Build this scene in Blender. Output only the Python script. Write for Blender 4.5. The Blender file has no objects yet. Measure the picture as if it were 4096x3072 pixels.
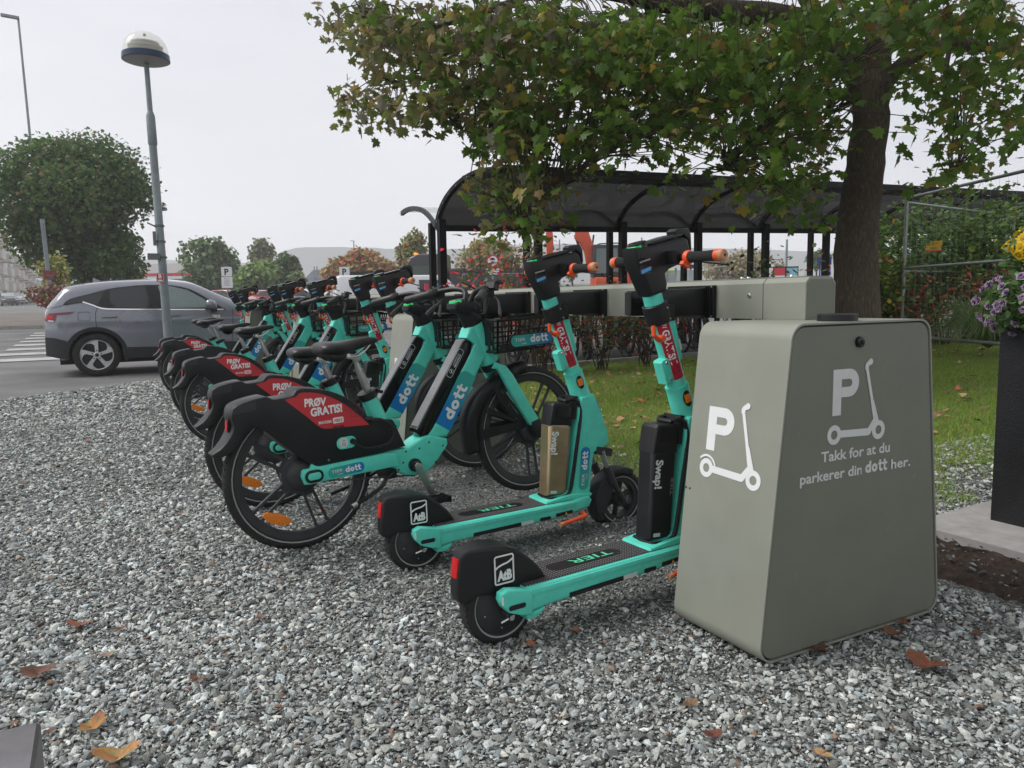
import bpy, bmesh, math, random
import numpy as np
from mathutils import Vector, Matrix, Euler
PI=math.pi
random.seed(7); rng=np.random.default_rng(7)
S=bpy.context.scene; COL=S.collection
# ------------------------------------------------------------ camera, world, sun, exposure
F_PX=3077.; CAM_H=1.05; YAW,PITCH,ROLL=28.0,6.25,-0.9
Rm=(Matrix.Rotation(math.radians(-YAW),3,'Z')@Matrix.Rotation(PI/2-math.radians(PITCH),3,'X')@Matrix.Rotation(math.radians(ROLL),3,'Z'))
cd=bpy.data.cameras.new('camera'); cam=bpy.data.objects.new('camera',cd); COL.objects.link(cam)
cam.matrix_world=Matrix.Translation((0,0,CAM_H))@Rm.to_4x4()
cd.sensor_width=36; cd.lens=36*F_PX/4096; cd.clip_start=.05; cd.clip_end=6000; S.camera=cam
W=bpy.data.worlds.new('World'); S.world=W; W.use_nodes=True
nt=W.node_tree; nt.nodes.clear()
SUN_EL,SUN_AZ=math.radians(47),math.radians(-60)   # azimuth measured from +Y towards +X
sky=nt.nodes.new('ShaderNodeTexSky'); sky.sky_type='NISHITA'; sky.sun_disc=False; sky.sun_elevation=SUN_EL; sky.sun_rotation=SUN_AZ
b1=nt.nodes.new('ShaderNodeBackground'); b1.inputs[1].default_value=.1; nt.links.new(sky.outputs[0],b1.inputs[0])
tc=nt.nodes.new('ShaderNodeTexCoord'); mp=nt.nodes.new('ShaderNodeMapping'); mp.inputs['Scale'].default_value=(1,1,3.5)
nz=nt.nodes.new('ShaderNodeTexNoise'); nz.inputs['Scale'].default_value=1.6; nz.inputs['Detail'].default_value=4
rp=nt.nodes.new('ShaderNodeValToRGB'); rp.color_ramp.elements[0].position=.3; rp.color_ramp.elements[1].position=.75
rp.color_ramp.elements[0].color=(.44,.447,.48,1); rp.color_ramp.elements[1].color=(.56,.56,.58,1)
b2=nt.nodes.new('ShaderNodeBackground'); b2.inputs[1].default_value=1.0
mx=nt.nodes.new('ShaderNodeMixShader'); mx.inputs[0].default_value=.93; wo=nt.nodes.new('ShaderNodeOutputWorld')
L=nt.links.new
L(tc.outputs['Generated'],mp.inputs[0]); L(mp.outputs[0],nz.inputs[0]); L(nz.outputs[0],rp.inputs[0]); L(rp.outputs[0],b2.inputs[0])
L(b1.outputs[0],mx.inputs[1]); L(b2.outputs[0],mx.inputs[2]); L(mx.outputs[0],wo.inputs[0])
sd=bpy.data.lights.new('sun','SUN'); sd.energy=1.5; sd.angle=math.radians(30); sd.color=(1,.975,.94)
so=bpy.data.objects.new('sun',sd); COL.objects.link(so)
sdir=Vector((math.sin(SUN_AZ)*math.cos(SUN_EL),math.cos(SUN_AZ)*math.cos(SUN_EL),math.sin(SUN_EL)))
so.rotation_euler=sdir.to_track_quat('Z','Y').to_euler(); so.location=(0,0,30)
S.view_settings.view_transform='Standard'; S.view_settings.look='None'; S.view_settings.exposure=0.78; S.view_settings.gamma=1
S.view_settings.use_curve_mapping=False
S.cycles.volume_bounces=1; S.cycles.max_bounces=8; S.cycles.transparent_max_bounces=12

# ------------------------------------------------------------ helpers
def ray(px,py):   # direction through a pixel of the 4096x3072 photograph, unit depth along the view axis
    return Rm@Vector(((px-2048)/F_PX,-(py-1536)/F_PX,-1))
def at(px,py,dep): return Vector((0,0,CAM_H))+ray(px,py)*dep
def ss(x,a,b):
    t=np.clip((x-a)/(b-a),0,1); return t*t*(3-2*t)
def T(X,Y):
    X=np.asarray(X,float);Y=np.asarray(Y,float)
    r=.05*ss(X,1.0,2.2)+.035*np.clip(X-2.2,0,14)*(1-.6*ss(Y,6,8.5))
    r=r*ss(Y,2.0,2.8)*(1-ss(Y,13,24))
    return r+.0135*np.clip(Y-15,0,400)
def Tz(X,Y): return float(T(X,Y))
def lin(c):
    return tuple((x/255/12.92 if x/255<=.04045 else ((x/255+.055)/1.055)**2.4) for x in c)
MATS={}
def mat(name,col,rough=.5,metal=0,noise=0,nscale=30,bump=0,bscale=80,spec=.5,coat=0,trans=0,alpha=1,emit=0,vcol=False,translucent=0,ior=1.45,island=0):
    if name in MATS: return MATS[name]
    m=bpy.data.materials.new(name); m.use_nodes=True; n=m.node_tree; p=n.nodes['Principled BSDF']; l=n.links.new
    c=tuple(col)+(1,)
    p.inputs['Base Color'].default_value=c; p.inputs['Roughness'].default_value=rough; p.inputs['Metallic'].default_value=metal
    p.inputs['Specular IOR Level'].default_value=spec; p.inputs['Coat Weight'].default_value=coat; p.inputs['Coat Roughness'].default_value=.08
    p.inputs['Transmission Weight'].default_value=trans; p.inputs['Alpha'].default_value=alpha; p.inputs['IOR'].default_value=ior
    if emit: p.inputs['Emission Color'].default_value=c; p.inputs['Emission Strength'].default_value=emit
    src=None
    if vcol:
        a=n.nodes.new('ShaderNodeAttribute'); a.attribute_name='col'; src=a.outputs[0]; l(src,p.inputs['Base Color'])
    if noise:
        t=n.nodes.new('ShaderNodeTexCoord'); z=n.nodes.new('ShaderNodeTexNoise'); z.inputs['Scale'].default_value=nscale; z.inputs['Detail'].default_value=6; z.inputs['Roughness'].default_value=.65
        l(t.outputs['Object'],z.inputs[0])
        mr=n.nodes.new('ShaderNodeMapRange'); mr.inputs[1].default_value=.3; mr.inputs[2].default_value=.7; mr.inputs[3].default_value=1-noise; mr.inputs[4].default_value=1+noise*.7
        l(z.outputs[0],mr.inputs[0])
        v=n.nodes.new('ShaderNodeVectorMath'); v.operation='SCALE'
        if src: l(src,v.inputs[0])
        else: v.inputs[0].default_value=c[:3]
        l(mr.outputs[0],v.inputs['Scale']); l(v.outputs[0],p.inputs['Base Color'])
        m2=n.nodes.new('ShaderNodeMapRange'); m2.inputs[1].default_value=.3; m2.inputs[2].default_value=.75; m2.inputs[3].default_value=max(.03,rough-.12); m2.inputs[4].default_value=min(1,rough+.15)
        z2=n.nodes.new('ShaderNodeTexNoise'); z2.inputs['Scale'].default_value=nscale*.37; z2.inputs['Detail'].default_value=5; l(t.outputs['Object'],z2.inputs[0])
        l(z2.outputs[0],m2.inputs[0]); l(m2.outputs[0],p.inputs['Roughness'])
    if bump:
        t=n.nodes.new('ShaderNodeTexCoord'); z=n.nodes.new('ShaderNodeTexNoise'); z.inputs['Scale'].default_value=bscale; z.inputs['Detail'].default_value=5
        bp=n.nodes.new('ShaderNodeBump'); bp.inputs['Strength'].default_value=bump; bp.inputs['Distance'].default_value=.01
        l(t.outputs['Object'],z.inputs[0]); l(z.outputs[0],bp.inputs['Height']); l(bp.outputs[0],p.inputs['Normal'])
    if translucent:
        tr=n.nodes.new('ShaderNodeBsdfTranslucent'); ms=n.nodes.new('ShaderNodeMixShader'); ms.inputs[0].default_value=translucent
        if src: l(src,tr.inputs[0])
        else: tr.inputs[0].default_value=c
        o=n.nodes['Material Output']; l(p.outputs[0],ms.inputs[1]); l(tr.outputs[0],ms.inputs[2]); l(ms.outputs[0],o.inputs[0])
    MATS[name]=m; return m
def tag(o,label=None,cat=None,group=None,kind=None):
    if label: o['label']=label
    if cat: o['category']=cat
    if group: o['group']=group
    if kind: o['kind']=kind
    return o
def thing(name,label,cat,loc=(0,0,0),rot=(0,0,0),group=None):
    o=bpy.data.objects.new(name,None); COL.objects.link(o); o.location=loc; o.rotation_euler=rot; o.empty_display_size=.1
    return tag(o,label,cat,group)
def copy_tree(o,parent=None):
    c=o.copy(); COL.objects.link(c); c.parent=parent
    for ch in list(o.children): copy_tree(ch,c)
    return c
class M:                                   # mesh builder
    def __init__(s): s.v=[];s.f=[];s.mi=[];s.vc=[]
    def add(s,v,f,mi=0,c=None):
        b=len(s.v); s.v+= [tuple(x) for x in v]; s.f+=[tuple(b+i for i in q) for q in f]; s.mi+=[mi]*len(f)
        s.vc+=[c if c else (1,1,1)]*len(v)
    def box(s,c,d,rot=None,mi=0,col=None):
        x,y,z=d[0]/2,d[1]/2,d[2]/2
        v=[Vector((a,b,e)) for a in(-x,x) for b in(-y,y) for e in(-z,z)]
        if rot is not None:
            r=Euler(rot).to_matrix() if not isinstance(rot,Matrix) else rot; v=[r@q for q in v]
        v=[q+Vector(c) for q in v]
        s.add(v,[(0,1,3,2),(4,6,7,5),(0,4,5,1),(2,3,7,6),(0,2,6,4),(1,5,7,3)],mi,col); return s
    def bbox(s,a,b,mi=0,col=None):
        return s.box([(a[i]+b[i])/2 for i in range(3)],[abs(b[i]-a[i]) for i in range(3)],None,mi,col)
    def tube(s,pts,r,n=10,sq=(1,1),cap=True,mi=0,col=None):
        pts=[Vector(p) for p in pts]; k=len(pts)
        rs=r if isinstance(r,(list,tuple)) else [r]*k
        t=(pts[1]-pts[0]).normalized(); up=Vector((0,0,1)) if abs(t.z)<.9 else Vector((0,1,0))
        u=t.cross(up).normalized(); V=[]
        for i,p in enumerate(pts):
            if i==0: t=pts[1]-pts[0]
            elif i==k-1: t=pts[-1]-pts[-2]
            else: t=(pts[i+1]-p).normalized()+(p-pts[i-1]).normalized()
            t.normalize(); u=(u-t*u.dot(t)).normalized(); w=t.cross(u)
            for j in range(n):
                a=2*PI*j/n; V.append(p+u*(math.cos(a)*rs[i]*sq[0])+w*(math.sin(a)*rs[i]*sq[1]))
        Fq=[]
        for i in range(k-1):
            for j in range(n):
                a=i*n+j;b=i*n+(j+1)%n; Fq.append((a,b,b+n,a+n))
        if cap: Fq.append(tuple(reversed(range(n)))); Fq.append(tuple((k-1)*n+j for j in range(n)))
        s.add(V,Fq,mi,col); return s
    def lathe(s,prof,n=32,axis='Y',c=(0,0,0),mi=0,col=None,a0=0,a1=2*PI,closed=False):
        # prof: list of (radius, along axis)
        V=[];k=len(prof);full=abs(a1-a0-2*PI)<1e-6; m=n if full else n+1
        for j in range(m):
            a=a0+(a1-a0)*j/n; ca,sa=math.cos(a),math.sin(a)
            for r,h in prof:
                if axis=='Y': V.append((c[0]+r*ca,c[1]+h,c[2]+r*sa))
                else: V.append((c[0]+r*ca,c[1]+r*sa,c[2]+h))
        Fq=[]
        kk=k if closed else k-1
        for j in range(n):
            j2=(j+1)%m
            for i in range(kk):
                i2=(i+1)%k
                q=(j*k+i,j2*k+i,j2*k+i2,j*k+i2)
                Fq.append(q if axis!='Y' else q[::-1])
        s.add(V,Fq,mi,col); return s
    def build(s,name,m,parent=None,smooth=35,loc=None,vcol=False,weld=False):
        me=bpy.data.meshes.new(name); me.from_pydata(s.v,[],s.f)
        ms=m if isinstance(m,(list,tuple)) else [m]
        for q in ms: me.materials.append(q)
        if len(ms)>1: me.polygons.foreach_set('material_index',s.mi)
        if vcol:
            a=me.color_attributes.new('col','FLOAT_COLOR','POINT'); arr=np.ones((len(s.v),4),'f'); arr[:,:3]=np.array(s.vc); a.data.foreach_set('color',arr.ravel())
        fin(me,smooth,weld)
        o=bpy.data.objects.new(name,me); COL.objects.link(o); o.parent=parent
        if loc: o.location=loc
        return o
def fin(me,smooth=35,weld=True):
    bm=bmesh.new(); bm.from_mesh(me)
    if weld: bmesh.ops.remove_doubles(bm,verts=bm.verts,dist=1e-5)
    bmesh.ops.recalc_face_normals(bm,faces=bm.faces); bm.to_mesh(me); bm.free()
    if smooth:
        me.polygons.foreach_set('use_smooth',[True]*len(me.polygons)); me.set_sharp_from_angle(angle=math.radians(smooth))
def obj(name,me,m,parent=None):
    if not me.materials:
        for q in (m if isinstance(m,(list,tuple)) else [m]): me.materials.append(q)
    o=bpy.data.objects.new(name,me); COL.objects.link(o); o.parent=parent; return o
def spline(pts,n=6,closed=False):
    P=[np.array(p,float) for p in pts]; k=len(P); out=[]
    rngi=range(k if closed else k-1)
    for i in rngi:
        if closed: a,b,c,d=P[(i-1)%k],P[i],P[(i+1)%k],P[(i+2)%k]
        else: a,b,c,d=P[max(i-1,0)],P[i],P[i+1],P[min(i+2,k-1)]
        for j in range(n):
            t=j/n; out.append(.5*((2*b)+(-a+c)*t+(2*a-5*b+4*c-d)*t*t+(-a+3*b-3*c+d)*t**3))
    if not closed: out.append(P[-1])
    return [tuple(q) for q in out]
def plate(name,poly,y0,y1,m,parent=None,bev=0,seg=2,yf=None,smooth=35,axis='Y',hole=None):
    """polygon in x,z extruded along y, edges bevelled"""
    bm=bmesh.new()
    vs=[bm.verts.new((p[0],y0,p[1])) for p in poly]; f=bm.faces.new(vs)
    r=bmesh.ops.extrude_face_region(bm,geom=[f]); nv=[g for g in r['geom'] if isinstance(g,bmesh.types.BMVert)]
    for v in nv: v.co.y=y1
    bmesh.ops.recalc_face_normals(bm,faces=bm.faces)
    if bev:
        ed=[e for e in bm.edges if (abs(e.verts[0].co.y-e.verts[1].co.y)<1e-6)]
        bmesh.ops.bevel(bm,geom=ed,offset=bev,segments=seg,affect='EDGES',profile=.5,clamp_overlap=True)
    big=[f for f in bm.faces if len(f.verts)>4]
    bmesh.ops.triangulate(bm,faces=big)
    if yf:
        for v in bm.verts: v.co=Vector(yf(v.co))
    me=bpy.data.meshes.new(name); bm.to_mesh(me); bm.free()
    if smooth: me.polygons.foreach_set('use_smooth',[True]*len(me.polygons)); me.set_sharp_from_angle(angle=math.radians(smooth))
    return obj(name,me,m,parent)
# ---- 2D shapes, text and decals
TX=bpy.data.curves.new('t','FONT'); TXO=bpy.data.objects.new('t',TX)
TC={}
def text2(s,size=1,bold=0,sx=1,align='LEFT',shear=0):
    key=(s,bold)
    if key not in TC:
        TX.body=s; TX.size=1; TX.offset=bold; TX.resolution_u=3
        me=TXO.to_mesh(); v=np.array([q.co[:2] for q in me.vertices]) if len(me.vertices) else np.zeros((0,2)); f=[tuple(p.vertices) for p in me.polygons]; TXO.to_mesh_clear()
        TC[key]=(v,f)
    v,f=TC[key]; v=v.copy()
    v[:,0]-=v[:,0].min()
    h=.729; v=v/h
    v[:,0]+=v[:,1]*shear
    v[:,0]*=sx*size; v[:,1]*=size
    w=v[:,0].max()
    if align=='CENTER': v[:,0]-=w/2
    return v,f,w
def stroke2(pts,w,n=6,closed=False):
    """fat poly line as quads + round caps in 2D"""
    P=[np.array(p,float) for p in pts]; V=[];Fq=[];k=len(P)
    if closed: P=P+[P[0],]; 
    k=len(P)
    for i in range(k):
        if closed: a=P[i-1] if i>0 else P[-2]; b=P[i+1] if i<k-1 else P[1]
        else: a=P[max(i-1,0)]; b=P[min(i+1,k-1)]
        t=b-a; t=t/(np.linalg.norm(t)+1e-9); nn=np.array((-t[1],t[0])); V+=[P[i]+nn*w/2,P[i]-nn*w/2]
    for i in range(k-1): Fq.append((2*i,2*i+1,2*i+3,2*i+2))
    return np.array(V),Fq,0
def ring2(cx,cy,r0,r1,n=24,a0=0,a1=2*PI):
    V=[];Fq=[]
    for i in range(n+1):
        a=a0+(a1-a0)*i/n; V+=[(cx+r0*math.cos(a),cy+r0*math.sin(a)),(cx+r1*math.cos(a),cy+r1*math.sin(a))]
    for i in range(n): Fq.append((2*i,2*i+1,2*i+3,2*i+2))
    return np.array(V),Fq,0
def poly2(p): return np.array(p,float),[tuple(range(len(p)))],0
def rrect2(x0,y0,x1,y1,r,n=5):
    P=[]
    for cx,cy,a in ((x1-r,y1-r,0),(x0+r,y1-r,PI/2),(x0+r,y0+r,PI),(x1-r,y0+r,1.5*PI)):
        for i in range(n+1): P.append((cx+r*math.cos(a+PI/2*i/n),cy+r*math.sin(a+PI/2*i/n)))
    return P
def gridpoly(poly,step):
    """cut a polygon into cells so that it can be bent"""
    bm=bmesh.new(); bm.faces.new([bm.verts.new((p[0],p[1],0)) for p in poly])
    xs=[p[0] for p in poly]; ys=[p[1] for p in poly]
    for ax,lo,hi in ((0,min(xs),max(xs)),(1,min(ys),max(ys))):
        q=lo+step
        while q<hi:
            co=(q,0,0) if ax==0 else (0,q,0); no=(1,0,0) if ax==0 else (0,1,0)
            bmesh.ops.bisect_plane(bm,geom=bm.verts[:]+bm.edges[:]+bm.faces[:],plane_co=co,plane_no=no,dist=1e-6); q+=step
    bm.verts.index_update(); v=np.array([x.co[:2] for x in bm.verts]); f=[tuple(a.index for a in q.verts) for q in bm.faces]; bm.free()
    return v,f,0
def xf(sh,sx=1,sy=None,rot=0,dx=0,dy=0):
    v=sh[0].copy(); sy=sx if sy is None else sy; v=v*np.array((sx,sy)); c,s_=math.cos(rot),math.sin(rot)
    return np.c_[v[:,0]*c-v[:,1]*s_+dx, v[:,0]*s_+v[:,1]*c+dy],sh[1],0
def dott2(h):
    """rounded four-letter word mark; h = ascender height, returns shapes and width"""
    w=.245*h; R=.365*h; sh=[]
    sh.append(ring2(R,R,R-w,R,22)); sh.append(poly2([(2*R-w,.02*h),(2*R,.02*h),(2*R,1.0*h),(2*R-w,1.0*h)]))
    x=2*R+.08*h; sh.append(ring2(x+R,R,R-w,R,22)); x+=2*R+.03*h
    for k in range(2):
        sx=x+.16*h
        sh.append(poly2([(sx,.25*h),(sx+w,.25*h),(sx+w,.98*h),(sx,.98*h)]))
        sh.append(ring2(sx+w+.05*h,.26*h,.05*h,.05*h+w,8,PI,1.5*PI))
        sh.append(poly2([(sx+w+.05*h,-.01*h+.0*h),(sx+.46*h,-.01*h),(sx+.46*h,.20*h),(sx+w+.05*h,.20*h)]))
        sh.append(poly2([(sx-.14*h,.55*h),(sx+.46*h,.55*h),(sx+.46*h,.74*h),(sx-.14*h,.74*h)]))
        x=sx+.40*h
    return sh,x+.1*h
def decal(name,shapes,fn,m,parent,lift=0,vcolf=None,smooth=0):
    """fn(u,v,h) maps flat shapes to 3D; overlapping shapes are stepped apart"""
    b=M()
    for i,sh in enumerate(shapes):
        v,f=sh[0],sh[1]; h=lift+i*.00012
        P=[fn(float(a),float(c),h) for a,c in v]
        c0=[vcolf(float(a),float(c)) for a,c in v] if vcolf else [(1,1,1)]*len(v)
        base=len(b.v); b.v+=[tuple(q) for q in P]; b.f+=[tuple(base+k for k in q) for q in f]; b.mi+=[0]*len(f); b.vc+=c0
    me=bpy.data.meshes.new(name); me.from_pydata(b.v,[],b.f)
    if vcolf:
        a=me.color_attributes.new('col','FLOAT_COLOR','POINT'); arr=np.ones((len(b.v),4),'f'); arr[:,:3]=np.array(b.vc); a.data.foreach_set('color',arr.ravel())
    if smooth: me.polygons.foreach_set('use_smooth',[True]*len(me.polygons))
    return obj(name,me,m,parent)
def nside(y):             # side facing the camera of things laid along +x : text reads left to right
    return lambda u,v,h:(u,y-h,v)
def dirmap(org,du,dv,nrm):
    o,du,dv,nr=Vector(org),Vector(du).normalized(),Vector(dv).normalized(),Vector(nrm).normalized()
    return lambda u,v,h:o+du*u+dv*v+nr*h
# ---- materials used everywhere
teal=mat('turquoise_paint',(.105,.69,.54),.36,noise=.12,nscale=16,coat=.1)
tealsat=mat('turquoise_plastic',(.10,.65,.51),.48,noise=.08,nscale=12)
blk=mat('black_plastic',(.012,.012,.013),.42,noise=.35,nscale=14,spec=.45)
blkgl=mat('black_gloss',(.008,.008,.009),.18,noise=.2,nscale=10)
rub=mat('tyre_rubber',(.022,.021,.021),.78,noise=.35,nscale=40,bump=.3,bscale=220)
gry=mat('dark_grey_plastic',(.035,.036,.038),.5,noise=.25,nscale=20)
alu=mat('brushed_aluminium',(.42,.42,.41),.34,metal=.85,noise=.15,nscale=40)
steel=mat('steel_bolt',(.6,.6,.58),.22,metal=1)
refw=mat('reflective_grey_line',(.32,.32,.31),.5)
wht=mat('white_print',(.80,.81,.80),.5); wht2=mat('white_vinyl',(.78,.79,.78),.45,noise=.04,nscale=20)
greyprint=mat('pale_grey_vinyl',(.62,.64,.62),.45,noise=.05,nscale=30)
orange=mat('orange_plastic',(.80,.10,.025),.42,noise=.12,nscale=25)
orangew=mat('worn_orange_tan',(.55,.25,.13),.7,noise=.3,nscale=60)
amber=mat('amber_reflector',(.90,.24,.015),.25,noise=.25,nscale=260,bump=.4,bscale=400)
redlens=mat('red_lens',(.55,.012,.015),.15,noise=.3,nscale=120)
redst=mat('red_sticker',(.56,.035,.045),.42,noise=.05,nscale=15)
redst2=mat('dark_red_sticker',(.42,.012,.035),.42,noise=.06,nscale=15)
darkline=mat('thin_dark_print',(.16,.02,.025),.5)
green_l=mat('green_status_light',(.01,.35,.08),.3,emit=.5)
lilac_l=mat('pale_status_light',(.5,.45,.6),.3,emit=.1)
gold=mat('gold_battery_shell',(.46,.34,.20),.34,metal=.8,noise=.14,nscale=14)
grad=mat('gradient_sticker',(1,1,1),.42,vcol=True)
kios=mat('olive_grey_powder_coat',(.27,.278,.232),.5,noise=.10,nscale=3.2,bump=.05,bscale=900,spec=.4)
kiosd=mat('darker_olive_panel',(.175,.18,.145),.52,noise=.08,nscale=4,spec=.4)  # darker copy of the cabinet coat, carrying the shade of the end faces
blue_s=mat('light_blue_print',(.09,.38,.72),.4)
C_T=(.04,.38,.32); C_B=(.004,.19,.50)
def gradc(u0,u1): return lambda u,v:(lambda t:tuple(C_T[i]*(1-t)+C_B[i]*t for i in range(3)))(min(1,max(0,(u-u0)/(u1-u0)))**1.2)
def bolts(pts,y,r,m,parent,name='bolt',d=.004):
    b=M()
    for x,z in pts: b.lathe([(0,-d),(r*.8,-d),(r,-d*.4),(r,0)],10,'Y',(x,y,z))
    return b.build(name,m,parent)
def pillsticker(name,parent,fn,L0,H0,textscale=1):
    """pill with small word, 'is now' and the rounded word mark, u along length"""
    g=gridpoly(rrect2(0,0,L0,H0,H0*.48),L0/8)
    st=decal(name,[g],fn,grad,parent,.0006,gradc(L0*.2,L0*.9))
    sh=[]
    t=text2('TIER',H0*.30,0,1.45); sh.append((t[0]+np.array((L0*.09,H0*.45)),t[1],0))
    t=text2('is now',H0*.13,.02,1.1); sh.append((t[0]+np.array((L0*.26,H0*.18)),t[1],0))
    d,w=dott2(H0*.55); s=L0*.44/w
    sh+= [xf(q,s,s,0,L0*.47,H0*.24) for q in d]
    decal('lettering',sh,fn,wht,st,.0011)
    return st
# ============================================================ LARGE STRUCTURE: ground sheets
def sheet(name,poly,step,off,m,label=None,kind='structure',jit=0):
    v,f,_=gridpoly(poly,step)
    z=T(v[:,0],v[:,1])+off
    me=bpy.data.meshes.new(name); me.from_pydata([(a,b,c) for (a,b),c in zip(v.tolist(),z.tolist())],[],f)
    me.polygons.foreach_set('use_smooth',[True]*len(me.polygons))
    o=obj(name,me,m); o['kind']=kind
    return o
def groundmat(name,cols,scale,bump,rough=.9,extra=None,dist=.02,vor=0,big=.25):
    m=bpy.data.materials.new(name); m.use_nodes=True; n=m.node_tree; p=n.nodes['Principled BSDF']; l=n.links.new
    t=n.nodes.new('ShaderNodeNewGeometry')
    p.inputs['Roughness'].default_value=rough; p.inputs['Specular IOR Level'].default_value=.35
    z=n.nodes.new('ShaderNodeTexVoronoi' if vor else 'ShaderNodeTexNoise'); z.inputs['Scale'].default_value=scale
    l(t.outputs['Position'],z.inputs['Vector'])
    if not vor: z.inputs['Detail'].default_value=8; z.inputs['Roughness'].default_value=.7
    r=n.nodes.new('ShaderNodeValToRGB'); e=r.color_ramp.elements
    while len(e)<len(cols): e.new(.5)
    for i,(pos,c) in enumerate(cols): e[i].position=pos; e[i].color=tuple(c)+(1,)
    if vor:
        l(z.outputs['Color'],r.inputs[0])
        b0=z.outputs['Distance']
    else: l(z.outputs[0],r.inputs[0]); b0=z.outputs[0]
    z2=n.nodes.new('ShaderNodeTexNoise'); z2.inputs['Scale'].default_value=.8; z2.inputs['Detail'].default_value=7; l(t.outputs['Position'],z2.inputs['Vector'])
    mr=n.nodes.new('ShaderNodeMapRange'); mr.inputs[1].default_value=.3; mr.inputs[2].default_value=.7; mr.inputs[3].default_value=1-big; mr.inputs[4].default_value=1+big; l(z2.outputs[0],mr.inputs[0])
    v=n.nodes.new('ShaderNodeVectorMath'); v.operation='SCALE'; l(r.outputs[0],v.inputs[0]); l(mr.outputs[0],v.inputs['Scale']); l(v.outputs[0],p.inputs['Base Color'])
    bp=n.nodes.new('ShaderNodeBump'); bp.inputs['Strength'].default_value=bump; bp.inputs['Distance'].default_value=dist
    if vor: bp.invert=True
    l(b0,bp.inputs['Height']); l(bp.outputs[0],p.inputs['Normal'])
    return m
asph=groundmat('asphalt',[(.3,(.095,.092,.09)),(.55,(.16,.157,.155)),(.75,(.24,.235,.23))],90,.25,.85)
road_m=groundmat('road_asphalt',[(.3,(.10,.098,.096)),(.55,(.17,.168,.165)),(.75,(.26,.255,.25))],60,.2,.85)
fines=groundmat('gravel_bed',[(.0,(.045,.047,.044)),(.35,(.10,.104,.098)),(.62,(.18,.183,.177)),(.9,(.38,.38,.37))],120,.9,.9,vor=1,dist=.012,big=.12)
soil=groundmat('soil',[(.3,(.028,.019,.014)),(.55,(.06,.042,.032)),(.8,(.13,.10,.08))],35,.9,.95)
lawnm=groundmat('lawn_base',[(.3,(.10,.13,.03)),(.55,(.19,.22,.055)),(.8,(.30,.25,.12))],40,.8,.95)
gx_=np.concatenate([np.arange(-300,-30,15),np.arange(-30,40,.4),np.arange(40,301,20)]); gy_=np.concatenate([np.arange(-60,-6,6),np.arange(-6,30,.4),np.arange(30,420,10)])
XX,YY=np.meshgrid(gx_,gy_); ZZ=T(XX,YY)-.03; nx_=len(gx_); ny_=len(gy_)
me=bpy.data.meshes.new('ground'); me.from_pydata(np.c_[XX.ravel(),YY.ravel(),ZZ.ravel()].tolist(),[],[(j*nx_+i,j*nx_+i+1,(j+1)*nx_+i+1,(j+1)*nx_+i) for j in range(ny_-1) for i in range(nx_-1)]); me.polygons.foreach_set('use_smooth',[True]*len(me.polygons))
obj('ground',me,asph)['kind']='structure'
sheet('road',[(-60,36),(-2.2,36),(4,62),(4,330),(-60,330)],6,-.012,road_m)
GP=[(-9,-6),(2.9,-6),(2.9,9.0),(3.3,14.2),(-1.07,10.48),(-3.2,8.7),(-9,3.8)]
GP=[(-9,-6),(9,-6),(9,2.75),(3.3,3.1),(2.85,4.4),(3.1,6.6),(3.6,9.1),(4.4,11.5),(4.2,14.4),(.75,12.1),(-.25,11.1),(-1.1,10.45),(-3.2,8.9),(-9,4.6)]
sheet('gravel_ground',GP,.16,.0,fines)
sheet('lawn',[(2.3,2.55),(2.7,2.45),(2.95,2.6),(3.2,2.42),(3.5,2.55),(3.8,2.38),(4.1,2.6),(4.5,2.45),(5.0,2.6),(6,2.5),(8.8,2.4),(9.2,-4),(30,-4),(30,9.4),(3.4,9.4),(2.8,6.6),(2.5,4.4)],.2,.005,lawnm)
sheet('shelter_paving',[(3.6,9.0),(60,9.0),(60,13.6),(3.6,13.6)],.8,.014,groundmat('damp_paving',[(.3,(.035,.034,.034)),(.7,(.075,.073,.07))],30,.25,.8))  # colour darkened to stand in for shade under the shelter roof
c=M(); xs=np.arange(3.4,30,1.0)
for x in xs: c.box((x+.5,9.02,Tz(x+.5,9.02)+.03),(.99,.12,.10),(0,-.014,0))
cb=groundmat('kerb_stone',[(.3,(.22,.215,.2)),(.7,(.36,.35,.33))],12,.3,.85)
tag(c.build('lawn_kerb',cb,smooth=0),kind='structure')
# pavement island on the far left, kerb and zebra crossing
pv=groundmat('worn_pavement',[(.3,(.12,.10,.085)),(.6,(.17,.15,.13)),(.8,(.24,.22,.2))],14,.3,.9)
sheet('pavement',[(-40,34.6),(-1.2,34.6),(-.2,40),(-1,60),(-40,60)],2.5,.07,pv)
c=M()
for x in np.arange(-30,-1.3,1.0): c.box((x+.5,34.5,Tz(0,34.5)+.03),(.98,.22,.14))
for i in range(22):
    x=-1.2+ .9*min(i,6)/6; c.box((x,34.7+i*1.0+.4,Tz(0,34.7+i)+.03),(.22,.98,.14))
tag(c.build('road_kerb',cb,smooth=0),kind='structure')
c=M(); pm=mat('road_paint',(.42,.42,.41),.7,noise=.3,nscale=3)
for i in range(8):
    y=17.6+i*1.75; z=Tz(0,y)
    c.add([(-1.98+.0*i,y,Tz(0,y)-.018),(3.5,y,Tz(0,y)-.018),(3.5,y+.75,Tz(0,y+.75)-.018),(-1.98,y+.75,Tz(0,y+.75)-.018)],[(0,1,2,3)])
tag(c.build('zebra_crossing',pm,smooth=0),kind='structure')
c=M(); ym=mat('yellow_road_paint',(.55,.38,.12),.7,noise=.3,nscale=3)
for i in range(7):
    y=66+i*14; c.add([(-9-i*.9,y,Tz(0,y)+.0),(-8.6-i*.9,y,Tz(0,y)+.0),(-9.2-i*.9,y+6,Tz(0,y+6)),(-9.6-i*.9,y+6,Tz(0,y+6))],[(0,1,2,3)])
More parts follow.
